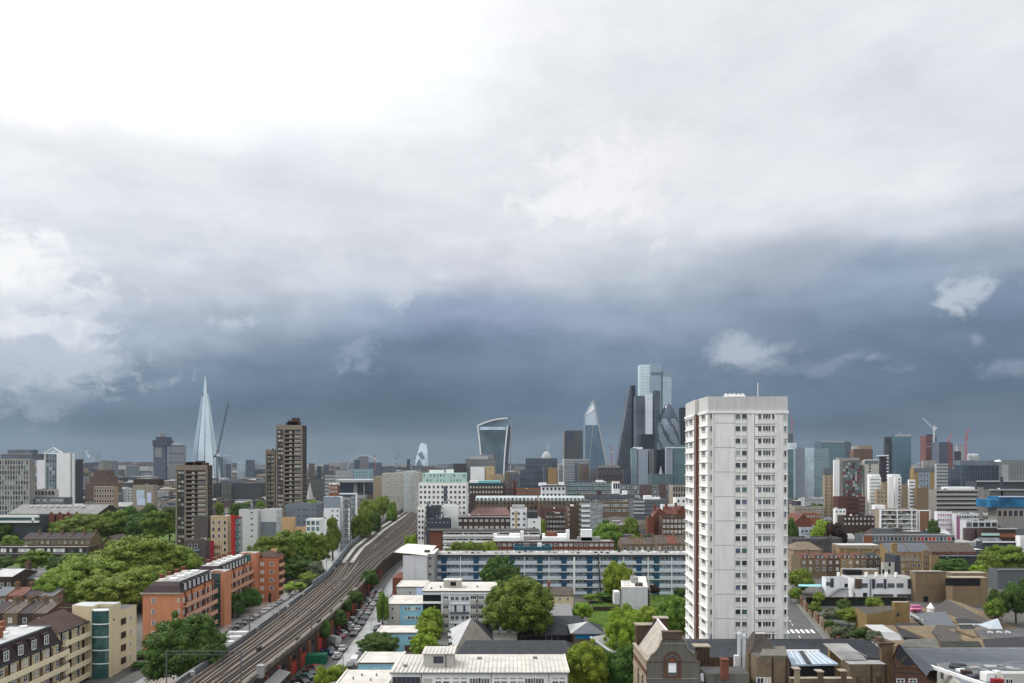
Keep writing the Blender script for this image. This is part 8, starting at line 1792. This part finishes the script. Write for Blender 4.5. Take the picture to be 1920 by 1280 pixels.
for n_,(x,y,w,d,h,rz)in enumerate(keep[:290]):
 wm,rm=rf.choice(fm_),rf.choice(rm_);A=MB();pt=y<900 and rf.random()<.5 and h<13
 lb=f"{CW[wm]} {'low' if h < 9 else ('mid-height' if h < 20 else 'tall')} block with {RWD[rm]} {'pitched' if pt else 'flat'} roof {near_words(960+F*(x+w/2)/y, y)}";used[lb]=used.get(lb,0)+1
 if used[lb]>1:lb=lb.replace(' block',[' second block',' third block',' fourth block',' fifth block'][min(3,used[lb]-2)],1)
 lb=' '.join(lb.split()[:16]);T=Thing('city_building',lb,'building',(x+w/2,y+d/2,0),group='ordinary city buildings in the middle distance')
 fill_geo(A,x,y,w,d,h,0,0,1,2,pt);T.part('wall',A,[wm,rm])
 e=Edge((x,y),(x+w,y),0,h);fl=max(1,int(h/3.3));nc=max(2,int(w/3.6));wg(T,e,fl,nc,1.4,1.5,3.2,.9,gm=rf.choice(['glass','glass_mid','glass_pale']),each=False)
 if rf.random()<.5:P1(T,'box','chimney','brick_stock',(x+w*rf.uniform(.1,.8),y+d*.5,h+1.2),(1.2,1.6,2.4))
far=MB()
for(x,y,w,d,h,rz)in keep[290:]:
 wi=rf.randrange(6);ri=6+rf.randrange(4);fill_geo(far,x,y,w,d,h,0,wi,ri,0,y<1500 and rf.random()<.3 and h<14)
 if y<2600:
  for k_ in range(max(1,int(h/4.2))):far.box((x+w/2,y-.1,2.4+k_*4.1),(w*.86,.25,1.5),0,10)
o=struct('distant_city',far,['far_grey','far_brown','far_pale','far_tan','far_blue','far_dark','roof_grey','roof_dark','slate_grey','roof_light_metal','glass_mid']);o['kind']='stuff';tag(o,'mass of small distant city buildings stretching to the horizon','buildings')
A=MB();hz=[]
for i in range(61):
 x=-9000+i*18000/60;h=42+22*math.sin(i*.7)*math.sin(i*.23)+10*math.sin(i*1.9);hz.append((x,h))
for(a,ha),(b,hb)in zip(hz,hz[1:]):A.face([(a,7600,0),(b,7600,0),(b,8300,hb),(a,8300,ha)]);A.face([(a,8300,ha),(b,8300,hb),(b,9200,0),(a,9200,0)])
struct('hills',A,'far_hill')
print('fill kept',len(keep))
# ------------------------------------------------------------------ trees
def crown_mesh(name,m,seed,lobes,n,leaf,core=True,squash=1.0,droop=False):
 """unit-radius crown: leaf clumps scattered on and inside several lobes, with ragged gaps"""
 r=random.Random(seed);A=MB()
 L_=[];big=lobes>30
 for i in range(lobes):
  z=r.uniform(-.7,.97);a=r.uniform(0,6.283);s_=math.sqrt(1-z*z);rr=(.08+.20*r.random()**1.6)if big else(.20+.24*r.random()**1.3);q=(1.0-rr)*r.uniform(.72,1.06)
  L_.append((q*s_*math.cos(a),q*s_*math.sin(a),q*z,rr))
 L_.append((0,0,0,.74 if big else .66))
 tot=sum(l[3]**2 for l in L_)
 for(cx,cy,cz,rr)in L_:
  k=int(n*rr*rr/tot)
  for _ in range(k):
   z=r.uniform(-.85,1);a=r.uniform(0,2*math.pi);s=math.sqrt(1-z*z)
   d=Vector((s*math.cos(a),s*math.sin(a),z));depth=1-abs(r.gauss(0,.13))+(r.random()<.10)*r.uniform(0,.30)
   p=Vector((cx,cy,cz))+d*rr*depth
   if droop:p.z-=r.random()**2*.25*(p.x*p.x+p.y*p.y)
   nr=(d*1.0+Vector((r.uniform(-1,1),r.uniform(-1,1),r.uniform(-.6,1)))*.75).normalized()
   u=nr.cross(Vector((r.uniform(-1,1),r.uniform(-1,1),r.uniform(-1,1)))).normalized();w=nr.cross(u);sz=leaf*r.uniform(.5,1.35)
   pts=[p+u*sz,p+w*sz*.8+u*sz*.1,p-u*sz*.9+w*sz*.15,p-w*sz*.75]
   A.face([(q.x,q.y,q.z)for q in pts])
 if core:
  for(cx,cy,cz,rr)in L_:
   c=MB();ns,nl=7,5
   for i in range(1,nl):
    t=math.pi*i/nl
    for j in range(ns):
     f=2*math.pi*j/ns;q=rr*.80*r.uniform(.86,1.0);c.v.append((cx+q*math.sin(t)*math.cos(f),cy+q*math.sin(t)*math.sin(f),cz+q*math.cos(t)))
   c.v+=[(cx,cy,cz+rr*.78),(cx,cy,cz-rr*.78)];tp,bt=len(c.v)-2,len(c.v)-1
   for i in range(nl-2):
    for j in range(ns):k=(j+1)%ns;c.f.append((i*ns+j,(i+1)*ns+j,(i+1)*ns+k,i*ns+k))
   for j in range(ns):k=(j+1)%ns;c.f.append((tp,j,k));c.f.append((bt,(nl-2)*ns+k,(nl-2)*ns+j))
   o_=len(A.v);A.v+=c.v;A.f+=[tuple(o_+q for q in f)for f in c.f];A.m+=[0]*len(c.f)
 return A.mesh(name,m)
CR={}
for m in('leaf_mid','leaf_dark','leaf_yellow','leaf_olive','leaf_copper','leaf_grey'):
 for v in range(3 if m in('leaf_mid','leaf_dark','leaf_yellow')else 2):CR[m,v,0]=crown_mesh('crown',m,v*17+len(m)*5,17+v*3,5600,.055)
CR['leaf_mid',0,1]=crown_mesh('crown','leaf_mid',91,120,24000,.029);CR['leaf_olive',0,1]=crown_mesh('crown','leaf_olive',92,120,24000,.030);CR['leaf_dark',0,1]=crown_mesh('crown','leaf_dark',93,110,24000,.030);CR['leaf_yellow',0,1]=crown_mesh('crown','leaf_yellow',94,110,22000,.030)
CR['leaf_mid',0,2]=crown_mesh('crown','leaf_wide',95,12,17000,.026,squash=1.0)if False else CR['leaf_mid',0,1]
tb=MB()
for a,b,r0,r1 in(((0,0,0),(.02,0,.55),.05,.036),((.02,0,.5),(.22,.06,.95),.028,.012),((.02,0,.48),(-.2,.1,.92),.026,.012),((.02,0,.52),(.03,-.22,1.0),.026,.012),((.02,0,.55),(.04,.16,1.1),.024,.010)):tb.tube(a,b,r0,r1,6)
TRUNK=tb.mesh('trunk','trunk');rv_=random.Random(5)
def tree(label,px,top,bot,wpx,m='leaf_mid',Y=None,hi=0,v=None,group=None,zb=None,name='tree',trunk=True,cz=None):
 """crown spans photo rows top..bot and is wpx wide; Y distance of the trunk (default: ground seen at `bot`)"""
 Y=Y or GY(bot+4)
 rx=wpx/2/F*Y;z1,z0=PZ(top,Y),(max(.2,min(PZ(bot,Y),1.8))if trunk else max(.2,PZ(bot,Y)));rz=(z1-z0)/2;c=(z1+z0)/2;x=PX(px,Y)
 T=Thing(name,label,'tree' if trunk else 'bush',(x,Y,0),group)
 k=(m,(0 if hi else(v if v is not None else rv_.randrange(2))),1 if hi else 0)
 o=link('crown',CR[k],T.o,(0,0,c),rv_.uniform(0,6.28));o.scale=(rx*1.12,rx*1.12,rz*1.05)
 if trunk:
  t_=link('trunk',TRUNK,T.o,(0,0,0),rv_.uniform(0,6));s=max(1.5,c);t_.scale=(s*.8,s*.8,s)
 return T
 # near and prominent
tree('big smooth round willow-like tree in the centre foreground',972,1080,1196,130,'leaf_mid',Y=186,hi=1,v=0)
tree('large dark horse chestnut beside the railway at bottom left',346,1146,1292,138,'leaf_dark',Y=152,hi=1)
tree('broad olive plane tree crown, upper middle of the big left clump',258,1004,1110,150,'leaf_olive',Y=262,hi=1)
tree('broad olive plane tree crown, left side of the big left clump',165,1040,1140,140,'leaf_olive',Y=240,hi=1)
tree('olive plane tree crown at lower middle of the big left clump',205,1075,1160,130,'leaf_olive',Y=226,hi=1)
tree('olive plane tree crown at lower left of the big clump',115,1068,1165,92,'leaf_olive',Y=222,hi=1)
tree('olive plane tree crown at right end of the big clump',318,1022,1100,110,'leaf_olive',Y=272,hi=1)
tree('darker tree filling behind the orange gable',270,1060,1140,110,'leaf_olive',Y=236,hi=1)
tree('weeping yellow-green tree beside the white blank-gabled flats',1160,1051,1128,58,'leaf_yellow',Y=238,hi=1)
tree('bright yellow-green tree at bottom centre, right of the ribbed roof',1098,1198,1300,88,'leaf_yellow',Y=140,hi=1)
tree('tall mixed green tree left of the Dutch gable building',1172,1133,1240,78,'leaf_yellow',Y=168,hi=1)
tree('dark lower tree beside the brick flank wall',1170,1205,1320,80,'leaf_dark',Y=142,hi=1)
tree('dark rounded tree growing at the foot of the white tower',1262,1115,1195,62,'leaf_mid',Y=186,hi=1)
tree('yellowish tree in front of the white blank-gabled flats',1222,1135,1185,62,'leaf_yellow',Y=196,hi=1)
tree('small shrubby tree between cream house and lawn',1092,1122,1163,36,'leaf_yellow',Y=214,hi=0)
tree('dark green round tree in front of the blue-panelled block',938,1040,1092,72,'leaf_dark',Y=240,hi=1)
for i,(px,t_,b_,w)in enumerate(((808,1136,1200,46),(800,1160,1215,54),(795,1185,1232,50))):tree(['tallest','middle','lowest and nearest'][i]+' of three bright trees beside the sky blue houses',px,t_,b_,w,'leaf_yellow',Y=[198,186,172][i],hi=1,group='bright trees by the blue houses')
tree('round dark bush in front of the sky blue two-storey house',709,1186,1226,74,'leaf_dark',Y=172,hi=1,trunk=False,name='bush')
tree('slim tree between the street and grey-gabled house',717,1105,1172,24,'leaf_mid',Y=208);tree('young street tree at the bottom edge beside parked cars',628,1240,1290,46,'leaf_yellow',Y=153);tree('second young street tree at bottom edge, left of the first',604,1246,1300,30,'leaf_yellow',Y=149)
for i,(px,t_,b_,w,Yv)in enumerate(((666,1103,1135,34,222),(632,1140,1180,36,198),(608,1160,1200,26,186),(690,1065,1100,30,256),(700,1075,1098,24,268),(652,1120,1150,20,210))):
 tree(f'dark shrub hanging over the viaduct wall, {ordn[i]} of six',px,t_,b_,w,'leaf_dark',Y=Yv,trunk=False,name='bush',group='shrubs on the viaduct wall')
tree('left of the two street trees beside the orange stair tower',447,1104,1158,36,'leaf_dark',Y=222,hi=0);tree('right of the two street trees beside the orange stair tower',468,1098,1146,40,'leaf_dark',Y=229)
for i,(px,t_,b_,w,Yv,m,lb)in enumerate(((510,1002,1075,88,290,'leaf_mid','left crown of the dark wood behind the orange end block'),(545,992,1062,76,305,'leaf_mid','highest crown of the dark wood beside the railway'),(585,996,1060,68,312,'leaf_mid','right crown of the dark wood beside the railway'),(560,1040,1090,80,288,'leaf_dark','shadowed lower crown of the wood near the tracks'),(593,1052,1086,44,285,'leaf_grey','grey-green small tree on the railway embankment'),(550,1090,1120,50,268,'leaf_yellow','yellow-green bush beside the orange end block'),(580,1070,1105,44,278,'leaf_olive','olive bush on the embankment slope'),(624,966,1014,34,352,'leaf_mid','round tree in front of the white trackside block'),(679,953,1002,40,400,'leaf_mid','rounded street tree right of the portal-framed block'),(702,953,980,26,440,'leaf_dark','dark tree at the bend of the railway'),(735,938,960,22,520,'leaf_mid','small tree at the bend by the speckled flats'),(770,1000,1022,32,330,'leaf_yellow','bright bush right of the tracks beside charcoal block'),(495,1012,1048,44,300,'leaf_mid','tree peeking between grey clad block and orange roof'),(384,1008,1030,38,330,'leaf_yellow','light tree behind the taupe block'),(1140,978,1038,62,340,'leaf_mid','large green tree right of the red brick flats'),(1184,966,1002,36,400,'leaf_mid','tree in the gap below the long brown terrace'),(1217,993,1022,32,330,'leaf_grey','grey blossoming tree near the low brown houses'),(1190,1000,1022,34,320,'leaf_mid','small tree between blossoming tree and flats'),(1128,965,985,30,430,'leaf_dark','dark tree beside the white balcony column'),(1013,962,990,24,380,'leaf_yellow','tree tucked between white and dark brick flats'),(862,1014,1040,60,292,'leaf_mid','left of the trees in front of the white gallery flats'),(888,1012,1040,50,290,'leaf_mid','middle tree in front of the white gallery flats'),(912,1004,1036,44,292,'leaf_yellow','light yellow-green tree at the end of the gallery flats'),(1000,985,1005,30,320,'leaf_grey','roof garden shrub cluster behind the white stair heads'),(1486,966,1010,26,380,'leaf_dark','dark tree squeezed against the right side of the tower'),(1541,965,1012,42,372,'leaf_yellow','bright green tree left of the copper-leaved tree'),(1566,970,1012,44,362,'leaf_copper','dark copper-leaved tree right of the bright green tree'),(1616,995,1008,18,390,'leaf_mid','small tree beyond the glazed shopfront terrace'),(1751,972,1002,22,420,'leaf_dark','narrow tree between terracotta wall and magenta block'),(1884,1020,1066,78,296,'leaf_mid','big green tree at the right edge above the tan hall'),(1848,1036,1068,50,290,'leaf_mid','green tree left of the big right-edge tree'),(1788,1044,1070,56,292,'leaf_dark','dark hedge-like trees beside the low grey roof'),(1768,1050,1072,30,290,'leaf_dark','small dark tree behind the tan sports hall'),(1833,1058,1076,36,284,'leaf_yellow','bright lime bush in front of the dark trees'),(1872,1098,1150,40,214,'leaf_dark','dark tree right of the tan sports hall'),(1905,1088,1150,44,214,'leaf_dark','tall dark tree at the right edge beside fence'),(1866,1120,1152,34,210,'leaf_mid','lower green tree behind the grey hall roof'),(1927,1080,1150,40,210,'leaf_dark','dark tree cut off by the right frame edge'),(1502,1062,1110,44,262,'leaf_olive','brownish tree right of the tower beside the terrace'),(1492,1100,1125,26,245,'leaf_mid','small green tree beside the road at the tower'),(1528,1125,1150,26,222,'leaf_mid','small tree inside the boundary wall'),(1562,1138,1165,40,212,'leaf_grey','thin grey-green tree in the playground'),(1592,1138,1168,44,208,'leaf_olive','olive tree in the playground with visible trunk'),(1620,1140,1162,34,210,'leaf_olive','olive tree beside the yellow-brick workshop'),(1558,1160,1185,24,200,'leaf_dark','dark shrub by the road wall'),(1580,1120,1145,30,226,'leaf_dark','dark shrub against the green mesh fence'),(1640,1118,1140,36,224,'leaf_olive','olive shrub against the fence by the brick tower'),(1535,1108,1130,22,236,'leaf_olive','olive shrub at the corner of the boundary wall'),(1575,1170,1200,40,190,'leaf_grey','grey-green tree near the zebra crossing wall'),(1612,1172,1200,36,192,'leaf_dark','dark tree in front of the yellow-brick workshop'),(1640,1180,1205,30,184,'leaf_grey','pale shrub beside the ribbed pale shed'),(1226,1092,1112,24,250,'leaf_copper','dark red tree behind the white blank-gabled flats'),(1275,1098,1122,26,246,'leaf_dark','dark bush against the tower base behind lawn'),(1148,1108,1120,60,250,'leaf_dark','low dark hedge at the foot of the blue-panelled block'),(1110,1112,1124,34,246,'leaf_mid','left part of the hedge below the blue-panelled block'))):
 tree(lb,px,t_,b_,w,m,Y=Yv,hi=1 if(w>50 and m in('leaf_mid','leaf_dark','leaf_yellow'))else 0)
 # park trees, left
for i,(px,t_,b_,w,Yv,m,lb)in enumerate(((160,962,1012,92,420,'leaf_mid','largest mid-green tree of the park in front of tan flats'),(216,955,1010,60,440,'leaf_mid','park tree right of the largest one'),(262,958,1010,52,430,'leaf_dark','dark park tree below the painted building'),(238,945,980,50,470,'leaf_dark','dark park tree behind, under the painted building'),(296,955,1012,56,420,'leaf_mid','park tree left of the brown concrete tower'),(318,946,1005,40,440,'leaf_dark','dark tree touching the brown concrete tower'),(285,940,975,40,500,'leaf_dark','far dark park tree near painted building'),(110,975,1005,44,440,'leaf_mid','park tree left of the largest one'),(80,985,1003,50,440,'leaf_dark','low park tree by the white-banded building'),(45,988,1003,60,440,'leaf_dark','low park hedge tree at left'),(8,976,1003,36,430,'leaf_dark','dark tree at left edge below white-banded building'),(22,1002,1026,46,365,'leaf_mid','rounded tree at left edge above the maisonettes'),(60,1014,1026,40,362,'leaf_grey','grey shrub behind the maisonettes'),(8,1040,1066,40,310,'leaf_dark','dark garden tree at left edge below maisonettes'),(68,1030,1068,56,308,'leaf_mid','light green garden tree below the maisonettes'),(110,1038,1072,50,300,'leaf_dark','dark garden tree below the maisonettes'),(140,1036,1070,56,306,'leaf_mid','bright garden tree right of centre below maisonettes'),(170,1038,1066,40,312,'leaf_mid','garden tree beside plain brown brick house'),(222,1012,1040,40,330,'leaf_olive','olive tree hiding the foot of the plain brown house'),(409,938,952,26,560,'leaf_mid','tree right of the brown concrete tower'),(455,938,958,50,520,'leaf_dark','dark trees behind the tall plain white block'),(585,930,948,26,560,'leaf_yellow','yellow-green tree below the church spire'),(490,935,950,24,540,'leaf_mid','small tree left of the brown tower pair'),(690,935,952,40,560,'leaf_olive','olive trees below the disc-roofed office'),(718,928,948,34,600,'leaf_olive','olive tree beside the speckled flats'),(1530,940,948,30,540,'leaf_dark','dark shrub line below the turquoise office'))):
 tree(lb,px,t_,b_,w,m,Y=Yv,hi=1 if(w>52 and m in('leaf_mid','leaf_dark'))else 0)
tree('small garden tree behind the dark old terrace at lower left',96,1135,1160,34,'leaf_dark',Y=190);tree('low shrubs at the foot of the orange gable',272,1218,1250,40,'leaf_dark',Y=176,trunk=False,name='bush');tree('dark planting between yellow flats and orange gable',262,1238,1262,30,'leaf_dark',Y=166,trunk=False,name='bush')
# distant tree masses between roofs
mm=MB();rr_=random.Random(3);cnt=0
for i in range(420):
 y=480*(1.0065**i);x=rr_.uniform(-.78,.78)*y
 if any(a-6<x<b+6 and c-6<y<e+6 for a,b,c,e in FOOT)or(vx(VL,y)-12<x<vx(VR,y)+6 and y<1200):continue
 h=rr_.uniform(6,10);p=960+F*x/y;tp=HZ-F*(h-H)/y
 if any(Yg>y and a-3<p<b+3 and tp<vb-1 for a,b,Yg,vb in GUARD):continue
 rd=rr_.uniform(4,8)
 for k_ in range(90):
  a,z=rr_.uniform(0,6.28),rr_.uniform(-.3,1);s=math.sqrt(max(0,1-z*z));c=Vector((x+rd*s*math.cos(a),y+rd*s*math.sin(a),h*.45+h*.5*z));u=Vector((rr_.uniform(-1,1),rr_.uniform(-1,1),rr_.uniform(-1,1))).normalized()*rd*.28;w=u.cross(Vector((.3,-1,.8))).normalized()*rd*.24
  mm.face([tuple(c+u),tuple(c+w),tuple(c-u),tuple(c-w)])
 cnt+=1
o=link('distant_trees',mm.mesh('distant_trees','leaf_dark'),kind='stuff');tag(o,'scattered small trees between the far roofs','trees')
# grass tufts on the lawns and embankment
g=MB();rg=random.Random(9)
for i in range(5000):
 a=rg.random();px=rg.uniform(1105,1280);py=rg.uniform(1118,1176);x,y=GP(px,py);h=rg.uniform(.08,.25);w=rg.uniform(.1,.3);t_=rg.uniform(0,3.14)
 g.face([(x-w*math.cos(t_),y-w*math.sin(t_),0),(x+w*math.cos(t_),y+w*math.sin(t_),0),(x+rg.uniform(-.1,.1),y,h)])
o=link('grass_tufts',g.mesh('grass_tufts','leaf_yellow'),kind='stuff');tag(o,'rough grass on the lawn behind the gabled building','grass')
# ------------------------------------------------------------------ vehicles
def car_proto(paint,van=False):
 """side profile extruded with tumblehome; origin at ground centre, nose towards +X"""
 parts=[]
 L=4.3 if not van else 5.2;Wd=.88 if not van else .98;Hh=1.45 if not van else 2.1
 A=MB();low=[(-L/2,.35),(L/2,.35),(L/2+.02,.62),(L/2-.12,.82),(L*.22,.95),(-L*.44,.97),(-L/2,.85)]if not van else[(-L/2,.35),(L/2,.35),(L/2,.95),(L*.36,1.2),(-L/2,1.25)]
 def ext(A,prof,w0,w1=None):
  w1=w1 or w0;n=len(prof);k=len(A.v)
  A.v+=[(x,-w0,z)for x,z in prof]+[(x,w0,z)for x,z in prof]
  A.f.append(tuple(range(k,k+n)));A.f.append(tuple(range(k+2*n-1,k+n-1,-1)))
  for i in range(n):j=(i+1)%n;A.f.append((k+j,k+i,k+n+i,k+n+j))
  A.m+=[0]*(n+2)
 ext(A,low,Wd);parts.append(('body',A.mesh('body',paint)))
 G=MB();top=[(-L*.44,.95),(L*.22,.94),(L*.06,Hh-.06),(-L*.30,Hh-.04)]if not van else[(-L*.49,1.24),(L*.36,1.19),(L*.24,Hh-.08),(-L*.49,Hh-.06)]
 k=len(G.v);n=4
 w_=[Wd-.05,Wd-.05,Wd-.2,Wd-.2]
 G.v+=[(p[0],-w_[i],p[1])for i,p in enumerate(top)]+[(p[0],w_[i],p[1])for i,p in enumerate(top)]
 G.f+=[(0,1,2,3),(7,6,5,4),(1,0,4,5),(2,1,5,6),(3,2,6,7),(0,3,7,4)];G.m+=[0]*6
 parts.append(('cabin_glass',G.mesh('cabin_glass','glass' if not van else paint)))
 Rf=MB();Rf.box((-L*.12,0,Hh-.02),(L*.36,(Wd-.2)*2-.04,.06))if not van else Rf.box((-L*.12,0,Hh-.03),(L*.72,(Wd-.2)*2,.06));parts.append(('roof',Rf.mesh('roof',paint)))
 if van:Wn=MB();Wn.box((L*.315,0,1.6),(.06,1.4,.5));parts.append(('windscreen',Wn.mesh('windscreen','glass')))
 w=MB();w.tube((0,-.11,0),(0,.11,0),.33,.33,12)
 wm=w.mesh('wheel','tyre')
 hl=MB();hl.box((0,0,0),(.08,.34,.16));hm=hl.mesh('headlight','lamp_glass');tl_=MB();tl_.box((0,0,0),(.08,.3,.18));tm=tl_.mesh('tail_light','red')
 return parts,wm,hm,tm,L,Wd
PROTO={(n,v):car_proto(n,v)for n,_ in CARP for v in(False,True)if not v or n in('car_white','car_silver','car_black','car_blue')}
def car(label,x,y,rz,paint='car_white',van=False,group=None,z=0.008):
 parts,wm,hm,tm,L,Wd=PROTO[(paint,van)];T=Thing('parked_van' if van else 'parked_car',label,'van' if van else 'car',(x,y,z),group);T.o.rotation_euler[2]=rz
 for n,me in parts:link(n,me,T.o)
 for sx in(-1,1):
  for sy in(-1,1):link('wheel',wm,T.o,(sx*L*.31,sy*(Wd-.1),.33))
 for sy in(-1,1):link('headlight',hm,T.o,(L/2-.06,sy*(Wd-.25),.68));link('tail_light',tm,T.o,(-L/2+.02,sy*(Wd-.22),.72))
cw={'car_white':'white','car_black':'black','car_silver':'silver','car_grey':'dark grey','car_blue':'blue','car_red':'dark red','car_green':'green','car_navy':'navy'}
# left street, kerb side, far to near
rc=random.Random(21);prev={}
lst=[(486,1190,'car_white'),(431,1191,'car_white'),(437,1188,'car_black'),(453,1173,'car_black'),(462,1170,'car_navy'),(470,1157,'car_grey'),(476,1153,'car_silver'),(481,1148,'car_white'),(490,1147,'car_white'),(497,1141,'car_silver'),(510,1136,'car_white'),(550,1118,'car_silver'),(560,1110,'car_white')]
seq=['car_white','car_black','car_black','car_navy','car_grey','car_silver','car_white','car_white','car_silver','car_silver','car_white','car_black','car_silver','car_white','car_grey','car_blue','car_white','car_silver']
places=['at the lower end by the chestnut tree','just above the lowest white one','opposite the stair tower foot','beyond the stair tower foot','in front of the street trees','under the left street tree','between the street trees','past the right street tree','before the orange end block','by the orange end block corner','at the orange end block door','in the shadow of the end block','beyond the orange end block','beside the bushes','near the embankment start','by the embankment','further up the embankment','farthest up the street']
for i,c in enumerate(seq):
 y=197+i*5.3;x=-83.2-.1*max(0,y-262);car(f'{cw[c]} car parked along the left street {places[i]}',x,y,math.pi/2+.08,c,van=(i in(10,)),group='cars parked along the left street')
 # yard beside the viaduct arches and the right-hand street
def rx_(y):
 for(a,b),(c,d)in zip(right_st,right_st[1:]):
  if b<=y<=d:return a+(c-a)*(y-b)/(d-b)
 return right_st[-1][0]
ry=random.Random(8);pal=['car_white','car_black','car_silver','car_grey','car_white','car_navy','car_black','car_silver','car_red','car_blue','car_green']
nrow=['at the bottom edge','below the street trees','beside the street trees','just below the green skip','above the green skip','under the second arch shrub','halfway up the yard','above the yard middle','under the upper arch shrubs','near the upper bend','below the panelled shed','beside the panelled shed','last before the shed corner']
last=None;k_=0;y=141.0
while y<268:
 if 167.5<y<174.5 or 187<y<192.5:y+=3.4;continue
 c=ry.choice([q for q in pal if q!=last]);last=c;zn=nrow[min(12,int((y-141)/9.8))]
 car(f'{cw[c]} car in arches yard, {zn}, {"nearest" if k_ % 3 == 0 else ("middle" if k_ % 3 == 1 else "farthest")} there',rx_(y)-6.6+ry.uniform(-.5,.5),y,ry.uniform(2.2,2.8),c,group='cars parked in the viaduct yard');y+=3.0+ry.uniform(0,.7);k_+=1
car('pale grey van parked in the arches yard above the green skip',rx_(190)-7.2,190,2.5,'car_silver',True)
for i,(c,y,pl,vn)in enumerate((('car_black',164,'behind the nearest flat roof',True),('car_black',192,'below the sky blue house bush',False),('car_silver',197,'just above the black one',False),('car_navy',205,'beside the slim tree',False),('car_white',212,'above the slim tree',False),('car_black',240,'by the small lilac house',False),('car_white',246,'next to the lilac house, upper',False),('car_white',170,'between white roof and black van',True),('car_silver',262,'at the top of the street',False))):
 car(f'{cw[c]} {"van" if vn else "car"} on the right kerb of the arches street, {pl}',rx_(y)+2.6,y,math.pi/2+.1,c,vn,group='vehicles on the right kerb')
for i,y in enumerate((158,176,183,199,205,212,219,227,234,241,249,256,264)):
 c=ry.choice(pal[:8]);car(f'{cw[c]} car at the left edge of the arches street, {nrow[min(12, int((y-141)/9.8))]}',rx_(y)-3.1,y,math.pi/2+.08,c,group='cars along the left edge of the arches street')
for i,y in enumerate((176,183,219,226,233,253,269,276)):
 c=ry.choice(pal[:8]);car(f'{cw[c]} car filling a right kerb gap, {nrow[min(12, int((y-141)/9.8))]}, {["near", "far"][i % 2]} one',rx_(y)+2.6,y,math.pi/2+.1,c,group='vehicles on the right kerb')
for i,(x,y)in enumerate(((-39,188),(-37.4,197))):car(['white car in the small car park beside the blue houses','dark grey car in the small car park beside the blue houses'][i],x,y,0.2,['car_white','car_grey'][i])
for i,(x,y,c)in enumerate(((96,262,'car_white'),(88,226,'car_black'),(92,242,'car_grey'))):car(f'{cw[c]} car on the right-hand road beside the tower',x-.5,y,1.35,c)
for i,(px,py,c)in enumerate(((655,1012,'car_white'),(668,1006,'car_grey'),(700,985,'car_black'),(712,978,'car_white'),(724,968,'car_silver'),(733,963,'car_white'),(690,990,'car_white'))):x,y=GP(px,py);car(f'{cw[c]} car on the upper lane left of the railway bend, {ordn[i]}',x,y,1.3,c)
# green covered skip
T=Thing('skip','dark green tarpaulin-covered skip in the arches yard','skip',(rx_(171)-7.5,171,0));A=MB();x=rx_(171)-7.5;A.prism([(x-3,169.5),(x+2.8,170.2),(x+2.6,173),(x-3.2,172.3)],0,1.9);T.part('body',A,'green_tarp');P1(T,'bar','tarpaulin','green_tarp',(x-3.1,170.9,2.0),(x+2.7,171.6,2.1),2.6,.35)
T=Thing('canopy','row of low glazed canopy strips over the parking by the chestnut tree','canopy',(-76,190,0))
for i in range(9):y=170+i*2.6;x=-72.5-.06*(y-170);A=MB();A.box((x-2.6,y,3.0),(5.6,1.7,.12),.12);T.part('glazed_strip',A,'glass_pale' if i%2 else 'panel_grey');P1(T,'bar','post','metal_grey',(x-5.2,y,0),(x-5.2,y,3.0),.12)
for i,(x,y)in enumerate(((-74.2,205),(-76.5,246),(-82,290))):
 T=Thing('street_lamp',f'{ordn[i]} grey street lamp on the left street','street lamp',(x-9,y,0),group='street lamps on the left street');A=MB();A.tube((x-9,y,0),(x-9,y,8),.09,.06);A.bar((x-9,y,8),(x-7.6,y,8.2),.07);T.part('post',A,'metal_grey');P1(T,'box','lamp_head','metal_dark',(x-7.3,y,8.18),(.7,.25,.12))
for i,(y,)in enumerate(((150,),(185,),(222,),(262,))):
 x=rx_(y)+4.2;T=Thing('street_lamp',f'{ordn[i]} grey street lamp on the arches street','street lamp',(x,y,0),group='street lamps on the arches street');A=MB();A.tube((x,y,0),(x,y,7.5),.09,.06);A.bar((x,y,7.5),(x-1.4,y,7.7),.07);T.part('post',A,'metal_grey');P1(T,'box','lamp_head','metal_dark',(x-1.7,y,7.68),(.7,.25,.12))
 # ------------------------------------------------------------------ haze
hb=MB();hb.box((0,4550,180),(19000,9700,362));hm_=bpy.data.materials.new('haze');hm_.use_nodes=True;t=hm_.node_tree
for n in list(t.nodes):
 if n.type=='BSDF_PRINCIPLED':t.nodes.remove(n)
pv=t.nodes.new('ShaderNodeVolumePrincipled');pv.inputs['Color'].default_value=(.55,.66,.78,1);pv.inputs['Density'].default_value=.00003;pv.inputs['Anisotropy'].default_value=.2
t.links.new(pv.outputs[0],[n for n in t.nodes if n.type=='OUTPUT_MATERIAL'][0].inputs['Volume']);hz_o=link('haze',hb.mesh('haze',hm_),kind='stuff');tag(hz_o,'thin blue-grey air haze over the whole city','haze')
